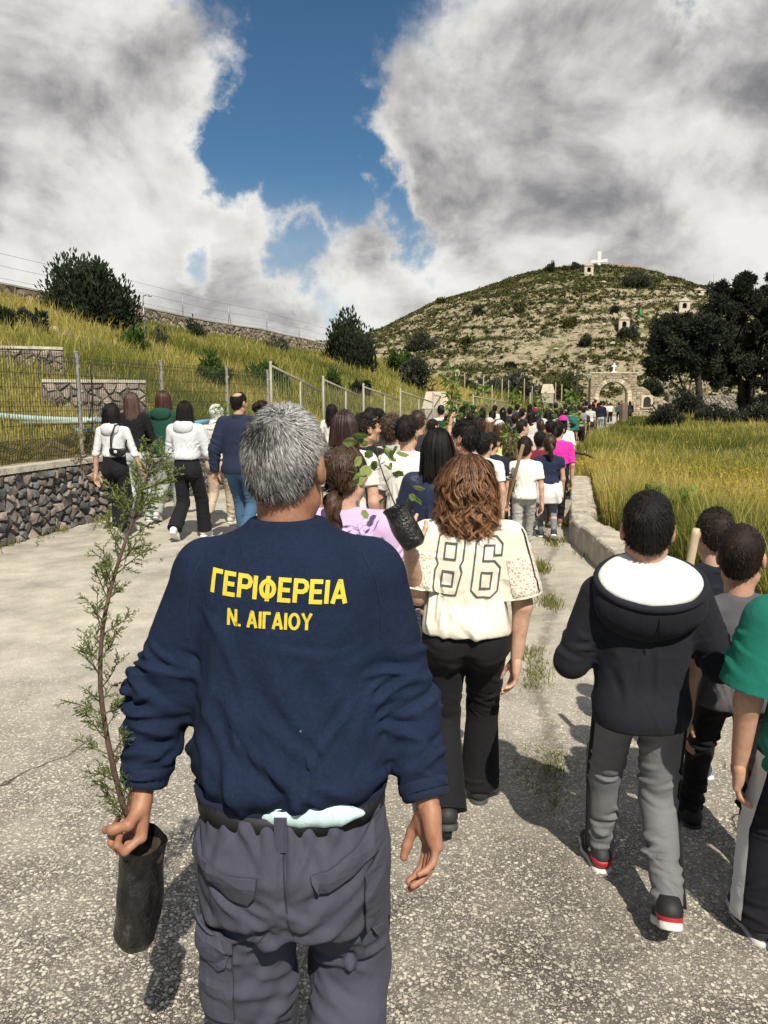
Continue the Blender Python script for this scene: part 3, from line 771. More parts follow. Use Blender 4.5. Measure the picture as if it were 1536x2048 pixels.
def limbs(mb, start, direction, length, radius, depth, r, tips, bend=.35, spread=.75, kids=(2, 4)):
    n = 6; P = [np.asarray(start, float)]; d = np.asarray(direction, float); d /= np.linalg.norm(d)
    for i in range(n):
        d = d + r.normal(0, bend / n * 1.6, 3) + np.array([0, 0, .03]); d /= np.linalg.norm(d)
        P.append(P[-1] + d * length / n)
    rad = np.linspace(radius, radius * .55, n + 1)
    mb.tube(P, rad, 9 if radius > .06 else 5)
    if depth == 0:
        tips.append((P[-1], d)); tips.append((P[3], d)); return
    for k in range(r.integers(*kids) + 1):
        s = P[-1] if k == 0 else P[r.integers(3, n + 1)]
        dd = d + r.normal(0, spread, 3); dd[2] = abs(dd[2]) * .8 + .05
        limbs(mb, s, dd, length * r.uniform(.6, .82), radius * .52, depth - 1, r, tips, bend, spread, kids)
def big_tree(label, base, trunks, crown, n, leaf, mat, seed, top_shoots=0):
    """tree > trunk, crown; crown = list of (centre, radii) lobes that hold the leaf clumps"""
    r = np.random.default_rng(seed)
    root = empty('tree', tuple(base)); tag(root, label, 'tree')
    mb = MB(); 
    for (pts, r0, r1) in trunks:
        pts = np.array(pts, float); t = np.linspace(0, 1, len(pts)); tt = np.linspace(0, 1, 14)
        Q = np.stack([np.interp(tt, t, pts[:, i]) for i in range(3)], 1)
        Q[1:-1] = (Q[:-2] + 2 * Q[1:-1] + Q[2:]) / 4
        Q += r.normal(0, .025, Q.shape) * (tt > .02)[:, None]
        mb.tube(Q, np.linspace(r0, r1, 14) * (1 + .1 * r.normal(size=14)), 10)
    C = []
    tot = sum(np.prod(rd) ** .7 for _, rd in crown)
    for (c, rd) in crown:
        k = max(8, int(230 * np.prod(rd) ** .7 / tot))
        d = r.normal(size=(k, 3)); d /= np.linalg.norm(d, axis=1)[:, None]
        C.append(np.asarray(c) + d * (r.uniform(.3, 1.05, k) ** .55)[:, None] * np.asarray(rd))
    C = np.concatenate(C); k = len(C)
    tops = [np.array(p[0][-1], float) for p in trunks]
    for c in C[:: 2]:
        s = min(tops, key=lambda q: np.linalg.norm(q - c)); t = np.linspace(0, 1, 5)[:, None]
        P = s + (c - s) * t + np.array([0, 0, 1]) * t * (1 - t) * .5 + r.normal(0, .05, (5, 3)) * (t > 0)
        mb.tube(P, np.linspace(.06, .012, 5), 5)
    for _ in range(top_shoots):
        c = C[r.integers(0, k)]; mb.tube([c, c + np.array([r.normal(0, .25), r.normal(0, .25), r.uniform(.7, 1.3)])], [.015, .004], 4)
    mb.build('trunk', M_BARK, root, True)
    own = r.integers(0, k, n); cs = r.uniform(.2, .52, k)
    off = r.normal(size=(n, 3)); off *= (cs[own] * r.uniform(.15, 1, n) ** .5 / np.linalg.norm(off, axis=1))[:, None]
    P = C[own] + off
    D = off + r.normal(0, .4, (n, 3)) + np.array([0, 0, .15])
    V, F, T = leaf_quads(P, D, leaf, leaf * .36, seed + 3, .42 + .3 * r.normal(0, .7, k)[own])
    link('crown', mesh_np('crown', V, F, None, False, {'tint': T}), mat, root)
    return root

def on_land(x, y, dz=0.0): return np.array([x, y, float(terrain(x, y)) + dz])
def land_at(u, v, d0=8.0, d1=240.0):
    """first point of the land seen at pixel (u, v)"""
    r = ray(u, v); r = r / r[1]
    ds = np.arange(d0, d1, .15); P = np.array([0, 0, EYE]) + r[None] * ds[:, None]
    hit = np.nonzero(P[:, 2] < terrain(P[:, 0], P[:, 1]))[0]
    return P[hit[0]] if len(hit) else None

def grass_mesh(P, h, w, tint, seed, lean=.35, two=True):
    """blades as narrow bent triangles"""
    r = np.random.default_rng(seed); n = len(P)
    a = r.uniform(0, 2 * PI, n); S = np.stack([np.cos(a), np.sin(a), np.zeros(n)], 1)
    b = r.uniform(0, 2 * PI, n); Ld = np.stack([np.cos(b), np.sin(b), np.zeros(n)], 1) * (lean * r.uniform(.2, 1.4, n))[:, None]
    hh = (h * r.uniform(.5, 1.35, n))[:, None]; ww = (w * r.uniform(.7, 1.3, n))[:, None]
    up = np.array([0, 0, 1.0])
    if two:
        V = np.stack([P - S * ww, P + S * ww, P + (up * .6 + Ld * .35) * hh + S * ww * .75, P + (up * .6 + Ld * .35) * hh - S * ww * .75, P + (up + Ld) * hh], 1).reshape(-1, 3)
        i = np.arange(n)[:, None] * 5
        return V, i + np.array([0, 1, 2, 3]), i + np.array([3, 2, 4]), np.repeat(tint, 5)
    V = np.stack([P - S * ww, P + S * ww, P + (up + Ld) * hh], 1).reshape(-1, 3)
    return V, None, np.arange(n)[:, None] * 3 + np.array([0, 1, 2]), np.repeat(tint, 3)

M_GRASS = foliage_mat('meadow_grass', (.060, .098, .020), (.245, .25, .05), (.60, .49, .16), .40)
M_FLOWER = foliage_mat('yellow_flower', (.30, .22, .015), (.48, .34, .02), (.60, .45, .05), .3)
gN1 = SinNoise(41, .55, 9, (1, 1, 0)); gN2 = SinNoise(42, 1.7, 9, (1, 1, 0)); gN3 = SinNoise(43, .22, 9, (1, 1, 0))
def build_grass():
    r = np.random.default_rng(3)
    # --- field on the right, sampled evenly over the view of it
    n = 270000
    y = 3.0 + 47 * r.uniform(0, 1, n) ** 1.45
    x0 = Rx(y) + np.where(y < 15, .40, .10) + .12 * gN2(np.stack([y * 3, y, y], 1)) * (y > 14.7); x1 = np.maximum(x0 + 2, y * .60 + 2.0)
    x = x0 + (x1 - x0) * r.uniform(0, 1, n)
    P = np.stack([x, y, terrain(x, y) - .02], 1)
    Q = np.stack([x, y, 0 * x], 1)
    patch = sstep(gN1(Q * .8 + 31) + .5 * gN2(Q + 13), .55, 1.1)                    # weedier, darker clumps
    stalk = r.uniform(0, 1, n) < .06                                              # tall dry seed stalks
    t = .47 + .20 * gN1(Q) + .14 * gN2(Q) + r.normal(0, .15, n) - .16 * sstep(y, 17, 34) - .30 * patch + .35 * stalk
    band = np.exp(-((y - 13 - 1.5 * np.sin(x * .6)) / 3.0) ** 2)                 # flowering band
    t = np.clip(t + .10 * band, 0, 1)
    edge_ = 1 + .35 * np.exp(-((x - Rx(y) - .8) / .7) ** 2)
    h = edge_ * (1 + .35 * patch) * np.where(stalk, 1.5, 1.0) * np.clip(.33 + .12 * gN1(Q + 9) + .07 * gN2(Q), .10, .6) * np.interp(y, [3, 8, 20, 45], [.58, .70, .74, .80])
    w = np.interp(y, [3, 8, 15, 30, 50], [.0035, .0045, .007, .013, .02])
    keep = (x - Rx(y) > .35) | (r.uniform(0, 1, n) < .8)
    V, F, T, tt = grass_mesh(P[keep], h[keep], w[keep], t[keep], 5)
    stuff(tag(link('meadow_grass', mesh_np('meadow_grass', V, F, T, False, {'tint': tt}), M_GRASS), 'tall yellow green meadow grass filling the field beside the road', 'grass'))
    # flowers of that field
    m = 16000; i = r.choice(n, m, p=(band + .05) / (band + .05).sum())
    Pf = P[i] + np.stack([r.normal(0, .1, m), r.normal(0, .1, m), h[i] * r.uniform(.7, 1.05, m)], 1)
    V, F, T = leaf_quads(Pf, r.normal(0, 1, (m, 3)) + np.array([0, 0, .6]), .035, .03, 77)
    s = np.interp(np.repeat(Pf[:, 1], 4), [5, 15, 40], [.6, 1.0, 2.0])
    V = np.repeat(Pf, 4, 0) + (V - np.repeat(Pf, 4, 0)) * s[:, None]
    stuff(tag(link('wildflowers', mesh_np('wildflowers', V, F, None, False, {'tint': T}), M_FLOWER), 'small yellow wildflowers scattered through the roadside meadow', 'flowers'))
    # --- bank on the left
    n = 250000
    y = 6.5 + 66 * r.uniform(0, 1, n) ** 1.25
    u = .42 + 13.5 * r.uniform(0, 1, n) ** 1.05
    x = Lx(y) - u
    ok = (x > -.56 * y - 2.5)
    x, y, u = x[ok], y[ok], u[ok]; n = len(x)
    P = np.stack([x, y, terrain(x, y) - .03], 1); Q = np.stack([x, y, 0 * x], 1)
    patch = sstep(gN1(Q * .7 + 51) + .5 * gN2(Q * .8 + 3), .6, 1.2); stalk = r.uniform(0, 1, n) < .06
    t = np.clip(.56 + .18 * gN1(Q) + .18 * gN3(Q) + .10 * gN2(Q) + r.normal(0, .14, n) - .34 * patch + .3 * stalk, 0, 1)
    h = (1 + .5 * patch) * np.where(stalk, 1.4, 1.0) * np.clip(.36 + .12 * gN1(Q + 5) + .10 * gN3(Q), .10, .75) * np.interp(y, [6, 15, 50], [.8, 1.0, 1.25]) * np.interp(u, [.4, 1.2], [.55, 1])
    w = np.interp(y, [6, 14, 30, 70], [.006, .009, .017, .034])
    V, F, T, tt = grass_mesh(P, h, w, t, 6)
    stuff(tag(link('bank_grass', mesh_np('bank_grass', V, F, T, False, {'tint': tt}), M_GRASS), 'long grass with dry heads covering the sloping bank above the stone wall', 'grass'))
    # --- verge along the far left roadside and crack weeds
    A = []
    for _ in range(420):
        if r.uniform() < .55:                                                    # the long crack beside the kerb
            yy = 2.6 + 9.5 * r.uniform() ** 1.2; xx = -.02 + .22 * yy + .06 * math.sin(yy * 2.3) + r.normal(0, .04)
            if math.sin(yy * 4.3) + .5 * math.sin(yy * 9.1) < .35 or yy < 3: continue
        else:
            yy = 6 + 40 * r.uniform(); side = r.uniform() < .5
            xx = Lx(yy) + abs(r.normal(0, .10)) + .03 if side else Rx(yy) - abs(r.normal(0, .10)) - .02
        k = r.integers(10, 34); s = r.uniform(.012, .045) * (1 + yy * .06)
        A.append(np.stack([xx + r.normal(0, s, k), yy + r.normal(0, s * 1.6, k), np.full(k, .0)], 1))
    P = np.concatenate(A); y = P[:, 1]
    V, F, T, tt = grass_mesh(P, np.interp(y, [2, 10, 40], [.028, .085, .22]), np.interp(y, [2, 10, 40], [.0018, .0045, .012]), np.clip(r.normal(.32, .2, len(P)), 0, 1), 8, .9)
    stuff(tag(link('road_weeds', mesh_np('road_weeds', V, F, T, False, {'tint': tt}), M_GRASS), 'small weeds growing in the cracks and edges of the road', 'weeds'))
build_grass()

def build_hill_cover():
    r = np.random.default_rng(12)
    n = 27000
    y = 93 + 116 * r.uniform(0, 1, n) ** .8; x = -25 + y * .62 * r.uniform(-.15, 1.05, n) + 12
    Q = np.stack([x, y, 0 * x], 1); hz = terrain(x, y)
    dens = .42 + .24 * nA(Q * 1.6) + .20 * nB(Q) + .45 * sstep(hz, 20, 31)
    ok = (r.uniform(0, 1, n) < dens) & (hz > .4); x, y, hz = x[ok], y[ok], hz[ok]; n = len(x)
    k = 15; s = r.uniform(.22, .62, n) * (1 + .9 * (r.uniform(0, 1, n) > .94))
    C = np.stack([x, y, hz], 1)
    off = r.normal(0, 1, (n, k, 3)); off /= np.linalg.norm(off, axis=2)[:, :, None]; off[:, :, 2] = np.abs(off[:, :, 2]) * .75
    P = (C[:, None] + off * s[:, None, None] * r.uniform(.35, 1, (n, k, 1))).reshape(-1, 3)
    V, F, T = leaf_quads(P - .1 * off.reshape(-1, 3), off.reshape(-1, 3) + r.normal(0, .5, (n * k, 3)), .42, .26, 91, np.repeat(np.clip(.42 + r.normal(0, .25, n), 0, 1), k))
    stuff(tag(link('hill_scrub', mesh_np('hill_scrub', V, F, None, False, {'tint': T}), F_SCRUB), 'low thorny scrub dotted over the whole stony hillside', 'scrub'))
    # rocks
    n = 7000
    y = 92 + 112 * r.uniform(0, 1, n) ** .8; x = -25 + y * .62 * r.uniform(-.15, 1.05, n) + 12
    hz = terrain(x, y); ok = (hz > .3) & (r.uniform(0, 1, n) > .55 * sstep(hz, 24, 34)); x, y, hz = x[ok], y[ok], hz[ok]; n = len(x)
    s = r.uniform(.10, .36, n) * (1 + 1.0 * (r.uniform(0, 1, n) > .95))
    base = np.array([[1, 0, 0], [.3, .95, 0], [-.8, .6, 0], [-.8, -.6, 0], [.3, -.95, 0], [.45, .1, .75], [-.35, .35, .85], [-.2, -.4, .7]])
    T = np.array([[0, 1, 5], [1, 6, 5], [1, 2, 6], [2, 3, 6], [3, 7, 6], [3, 4, 7], [4, 5, 7], [4, 0, 5], [5, 6, 7]])
    a = r.uniform(0, 2 * PI, n); ca, sa = np.cos(a), np.sin(a)
    B = base[None] * (1 + r.normal(0, .18, (n, 8, 3))) * np.stack([s * 1.25, s * .9, s * .8], 1)[:, None]
    V = np.stack([B[:, :, 0] * ca[:, None] - B[:, :, 1] * sa[:, None], B[:, :, 0] * sa[:, None] + B[:, :, 1] * ca[:, None], B[:, :, 2]], 2) + np.stack([x, y, hz - .08 * s], 1)[:, None]
    TT = (np.arange(n)[:, None, None] * 8 + T[None]).reshape(-1, 3)
    stuff(tag(link('hill_rocks', mesh_np('hill_rocks', V.reshape(-1, 3), None, TT, False), stone_mat((.29, .245, .17), 'limestone')), 'pale limestone rocks and rubble strewn over the hillside', 'rocks'))
build_hill_cover()

def build_bushes():
    def put(u, v, d=None):
        p = land_at(u, v) if d is None else None
        if p is None:
            q = at(u, v, d or 30); p = on_land(q[0], q[1])
        return p
    def sized(u, v, wpx, hpx, label, mat, seed, leafpx=9, n=2600, d=None, **kw):
        p = put(u, v, d); s = p[1] / 1556
        bush(label, (p[0], p[1], p[2] - .05), wpx * s / 2, hpx * s, n, leafpx * s, mat, seed, **kw)
    sized(172, 628, 165, 122, 'large dark evergreen bush on the crest against the sky', F_DARK, 1, 11, 12000, d=25.5, upright=.7)
    sized(262, 712, 72, 44, 'dark green round shrub halfway up the bank below large evergreen bush', F_GREEN, 2, 10, 2600)
    sized(60, 668, 62, 42, 'dusty grey shrub above the upper terrace wall', F_GREY, 3, 10, 1700)
    sized(8, 668, 44, 46, 'dark shrub cut by the picture edge above the terrace wall', F_DARK, 4, 10, 1500)
    sized(130, 640, 60, 34, 'low dark shrub tucked under the large evergreen bush', F_DARK, 44, 9, 1500)
    sized(430, 782, 66, 54, 'loose green bush leaning over mesh fence post', F_GREEN, 5, 11, 1800, sparse=1.2)
    sized(532, 788, 78, 58, 'bright leafy green bush behind mesh fence near grey haired man', F_GREEN, 6, 11, 3200)
    sized(704, 744, 92, 92, 'tall dark grey green bush with spiky top at end of the boundary wall', F_DARK, 7, 10, 6500, upright=1.3)
    sized(795, 757, 62, 44, 'rich green rounded tree at foot of the rocky hill', F_GREEN, 8, 10, 3600)
    sized(828, 790, 62, 62, 'olive green bush where the bank meets the hillside', F_GREY, 9, 9, 2600)
    sized(667, 790, 26, 48, 'slim young evergreen seedling among bank grass', F_GREEN, 10, 9, 700, upright=1.2)
    sized(722, 792, 44, 30, 'small dark shrub low on the bank above the tubular fence', F_DARK, 11, 9, 900)
    sized(555, 708, 38, 36, 'thin twiggy shrub just below the boundary wall', F_GREY, 12, 8, 420, sparse=1.3)
    sized(388, 680, 34, 38, 'scraggy small tree in front of the boundary wall', F_DARK, 13, 8, 520, upright=1.0, sparse=1.2)
    sized(270, 622, 26, 56, 'bare feathery sapling on the skyline next to the evergreen bush', F_GREY, 14, 7, 320, d=27, upright=1.4, sparse=1.3)
    sized(317, 640, 28, 44, 'wind bent sparse sapling on the skyline near the lamp pole', F_GREY, 15, 7, 300, d=28, upright=1.2, sparse=1.3)
    sized(1390, 0, 1, 1, 'x', F_DARK, 1, n=10) if False else None
    # on and at the foot of the hill
    for i, (u, v, w, h, lab) in enumerate([
        (1038, 626, 26, 24, 'solitary round dark bush halfway up the hill'),
        (1270, 574, 54, 26, 'wide dark bush beside the round stone platform on the summit'),
        (1098, 543, 22, 12, 'small round bush on the summit skyline next to cypress'),
        (1130, 542, 14, 9, 'smallest bush on the summit skyline'),
        (1152, 541, 24, 13, 'dark bush on the summit skyline beside the top shrine'),
        (957, 632, 22, 18, 'dusty bush high on the far hillside slope'),
        (880, 608, 24, 10, 'low bush on the skyline of the hill slope'),
        (1020, 738, 18, 12, 'small dark bush low on the stony slope'),
        (840, 700, 60, 26, 'broad dark thicket on the lower hill slope'),
        (932, 690, 18, 14, 'little grey bush beside the thicket on the slope'),
        (1228, 628, 12, 14, 'narrow green bush beside the middle shrine'),
        (1255, 680, 44, 22, 'green bush below the middle shrine'),
        (1140, 655, 26, 18, 'bush beside the bare path on the hill'),
        (1172, 690, 20, 16, 'grey bush under the bare path on the hill'),
        (1010, 792, 120, 34, 'dark hedge like thicket at the hill foot behind crowd'),
        (1130, 795, 90, 42, 'dark thicket next to the stone gateway'),
        (940, 800, 60, 26, 'scrubby bush behind the stakes at the hill foot')]):
        p = land_at(u, v, 60)
        if p is None: p = on_land((u - 768) / 1556 * 203, 203)
        s = p[1] / 1556
        bush(lab, (p[0], p[1], p[2] - .1), w * s / 2, h * s, 900 if w < 40 else 2600, .5 if w < 40 else .55, F_GREY if i % 3 else F_SCRUB, 60 + i, upright=.4)
    p = land_at(1105, 545, 150); p = on_land((1105 - 768) / 1556 * 201, 201) if p is None else p
    bush('single pencil cypress on the summit skyline', (p[0], p[1], p[2]), .28, 2.6, 700, .35, F_DARK, 99, upright=2.0, name='cypress_tree', cat='tree')
    # green flags of young growth by the shrine
    # rubble stones lying in rows on the bank
    rs = np.random.default_rng(23); k = 0
    for (pa, pb, n) in [((95, 676), (212, 708), 24), ((120, 690), (200, 712), 12), ((292, 716), (362, 730), 13)]:
        for i in range(n):
            t = (i + rs.uniform(0, .8)) / n
            p = land_at(pa[0] + (pb[0] - pa[0]) * t, pa[1] + (pb[1] - pa[1]) * t + rs.normal(0, 2.5), 9)
            if p is None: continue
            s = rs.uniform(.10, .24)
            cells = np.array([[math.cos(a) * s * rs.uniform(.8, 1.3), math.sin(a) * s * .6 * rs.uniform(.8, 1.2)] for a in np.linspace(0, 2 * PI, 7)[:-1]])
            V, Q, T = stone_from_cell(cells, 5000 + k, s * .55, .004, .015); k += 1
            o = link('bank_stone', mesh_np('bank_stone', V + np.array([0, 0, s * .25]), Q, T, False), PALE_STONES[k % 3], None, (p[0], p[1], p[2] + .12), rs.uniform(-.4, .4))
            o.rotation_euler = (rs.normal(0, .15), rs.normal(0, .15), rs.uniform(-.5, .5))
            tag(o, 'flat weathered field stone lying in a tumbled row on the grassy bank', 'stone', 'tumbled field stones on the bank')
build_bushes()

def build_trees():
    # gnarled tree with a leaning trunk and cut stub, in front of the larger one
    b = ground(1408, 850, .15); b[2] = float(terrain(b[0], b[1])); s = b[1] / 1556
    def q(u, v, dy=0.0): p = at(u, v, b[1] + dy); return p - b
    big_tree('gnarled dark tree with leaning trunk and sawn off stub at field edge', b,
             [([(0, 0, -.2), q(1404, 815), q(1398, 780, .1), q(1394, 735, .2), q(1390, 690, .1)], .30, .13),
              ([(0, 0, -.1), q(1400, 830), q(1386, 808, -.2), q(1372, 790, -.5)], .27, .2)],
             [(q(1360, 690), (1.9, 1.8, 1.35)), (q(1322, 735), (1.05, 1.2, .95)), (q(1400, 665), (1.7, 1.8, 1.3)), (q(1380, 720), (1.5, 1.4, .9)), (q(1340, 660), (1.2, 1.2, .9))], 34000, .26, F_OLIVE, 5)
    b2 = ground(1490, 845, .15); b2[2] = float(terrain(b2[0], b2[1])) - .02
    def q2(u, v, dy=0.0): p = at(u, v, b2[1] + dy); return p - b2
    big_tree('huge dark tree with thin shoots on top, mostly filling the picture edge', b2,
             [([(0, 0, -.2), q2(1485, 800), q2(1478, 750), q2(1480, 690), q2(1490, 640)], .26, .12),
              ([(.1, .1, -.1), q2(1500, 790), q2(1515, 720), q2(1530, 650)], .2, .1)],
             [(q2(1490, 640), (2.4, 2.2, 2.0)), (q2(1450, 690), (1.5, 1.6, 1.7)), (q2(1470, 580), (1.5, 1.5, 1.0)), (q2(1545, 700), (2.2, 2.0, 2.2)), (q2(1500, 745), (2.0, 1.8, 1.2)), (q2(1560, 590), (1.8, 1.6, 1.4)), (q2(1420, 740), (1.2, 1.3, 1.2)), (q2(1530, 800), (2.0, 1.6, 1.3)), (q2(1440, 610), (1.0, 1.2, 1.0))], 70000, .26, F_OLIVE, 8, 60)
    # undergrowth below and behind
    for i, (u, v, w, h, m, lab) in enumerate([
        (1440, 858, 110, 34, F_OLIVE, 'dark undergrowth around the foot of the gnarled tree'),
        (1330, 862, 70, 46, F_OLIVE, 'rounded dark bush between wooden posts and gnarled tree'),
        (1370, 852, 60, 60, F_OLIVE, 'taller dark bush leaning on the gnarled trunk'),
        (1515, 862, 80, 50, F_OLIVE, 'shady bush beneath the huge dark tree at picture edge'),
        (1300, 790, 44, 22, F_OLIVE, 'green bush hanging over the wall beside the gateway'),
        (1222, 880, 30, 24, F_GREEN, 'small dark thistle clump in the near field grass'),
        (1240, 925, 70, 22, F_GREY, 'sprawling grey weed clump in the flowering grass')]):
        p = ground(u, v, .15) if i != 4 else at(u, v, 86)
        p = on_land(p[0], p[1]) if i != 4 else p; s = p[1] / 1556
        bush(lab, (p[0], p[1], p[2] - .05), w * s / 2, h * s, 2600 if i < 5 else 500, (7 if i < 5 else 6) * s, m, 140 + i, upright=.5)
    # broad pale leaves of a wild plant right behind the kerb
    rr = np.random.default_rng(4)
    root = empty('leafy_weed', (3.05, 8.4, .22)); tag(root, 'pale green broad leaved weed growing by the kerb behind hooded boy', 'plant')
    mb = MB(); Ps, Ds = [], []
    for i in range(14):
        a = rr.uniform(0, 2 * PI); tip = np.array([math.cos(a) * rr.uniform(.1, .36), math.sin(a) * .3, rr.uniform(.15, .55)])
        mb.tube([np.zeros(3), tip * .5 + np.array([0, 0, .08]), tip], [.006, .005, .003], 5)
        for k in range(9): Ps.append(tip * rr.uniform(.55, 1.0)); Ds.append(rr.normal(0, .8, 3) + tip)
    mb.build('stem', F_GREEN, root, True)
    V, F, T = leaf_quads(np.array(Ps), np.array(Ds), .13, .085, 6)
    link('leaves', mesh_np('leaves', V, F, None, False, {'tint': T}), F_FRESH, root)
build_trees()
# ------------------------------------------------------------------ hill monuments, gateway, small things
M_WHITE = plain('white_paint', (.78, .77, .74), .6, var=.06, bump_s=.1)
M_PLASTER = plain('plaster', (.56, .49, .38), .9, var=.18, scale=3, bump_s=.3)
M_DARK = plain('niche_shade', (.03, .025, .022), .9)  # near-black colour stands in for the shade inside niches
M_ROOF = plain('roof_tile', (.30, .17, .11), .9, var=.2)
M_WOOD = plain('weathered_wood', (.17, .125, .09), .95, var=.45, scale=6, bump_s=.8, bump_d=.02, bscale=20)
def arch_front(mb, w, h, ow, oh, depth, y0, sill):
    """front wall w x h with a round-headed opening ow x oh above sill, extruded back by depth"""
    n = 12; r = ow / 2; a = np.linspace(PI, 0, n)
    inner = [(-r, sill)] + [(r * math.cos(t), sill + oh - r + r * math.sin(t)) for t in a] + [(r, sill)]
    inner = np.array(inner)
    outer = []
    for (x, z) in inner:
        if z <= sill + 1e-6: outer.append((math.copysign(w / 2, x), sill))
        else:
            t = math.atan2(z - (sill + oh - r), x)
            k = min((w / 2) / max(abs(math.cos(t)), 1e-6), (h - (sill + oh - r)) / max(math.sin(t), 1e-6))
            outer.append((k * math.cos(t), sill + oh - r + k * math.sin(t)))
    outer = np.array(outer); m = len(inner)
    V = np.concatenate([np.c_[outer[:, 0], np.full(m, y0), outer[:, 1]], np.c_[inner[:, 0], np.full(m, y0), inner[:, 1]],
                        np.c_[outer[:, 0], np.full(m, y0 + depth), outer[:, 1]], np.c_[inner[:, 0], np.full(m, y0 + depth), inner[:, 1]]])
    k = np.arange(m - 1); k2 = k + 1
    Q = np.concatenate([np.stack([k, m + k, m + k2, k2], 1), np.stack([2 * m + k, 2 * m + k2, 3 * m + k2, 3 * m + k], 1),
                        np.stack([m + k, 3 * m + k, 3 * m + k2, m + k2], 1), np.stack([k, k2, 2 * m + k2, 2 * m + k], 1)])
    mb.push(V, Q)
    if sill > 0: mb.box((0, y0 + depth / 2, sill / 2 - .001), (w, depth, sill))
def shrine(label, u, v, d, wpx, hpx, tall=1.0):
    p = land_at(u, v, 90)
    if p is None or abs(p[1] - d) > 70: q = at(u, v, d); p = on_land(q[0], q[1])
    s = p[1] / 1556; w, h = wpx * s, hpx * s
    root = empty('shrine', (p[0], p[1], p[2] - .15), -.15); tag(root, label, 'shrine', 'wayside shrines on the hill')
    mb = MB(); arch_front(mb, w, h * .72, w * .42, h * .36, w * .35, -w * .4, h * .26)
    mb.box((0, w * .23, h * .36), (w * .96, w * .55, h * .715)); mb.build('wall', M_PLASTER, root)
    mb = MB(); e = w * .58
    V = np.array([[-e, -w * .48, h * .722], [e, -w * .48, h * .722], [0, -w * .48, h * .98], [-e, w * .55, h * .722], [e, w * .55, h * .722], [0, w * .55, h * .98]])
    mb.push(V, [[0, 2, 5, 3], [1, 4, 5, 2], [0, 3, 4, 1]], [[0, 1, 2], [3, 5, 4]]); mb.build('roof', M_PLASTER, root)
    mb = MB(); mb.box((0, -.05 * w, h * .44), (w * .46, .03, h * .42)); mb.build('niche_shade_panel', M_DARK, root)  # dark sheet painted as the shade within the arch
    mb = MB(); mb.box((0, -w * .4, h * 1.04), (w * .05, w * .05, h * .16)); mb.box((0, -w * .4, h * 1.06), (w * .17, w * .045, h * .04)); mb.build('finial_cross', M_PLASTER, root)
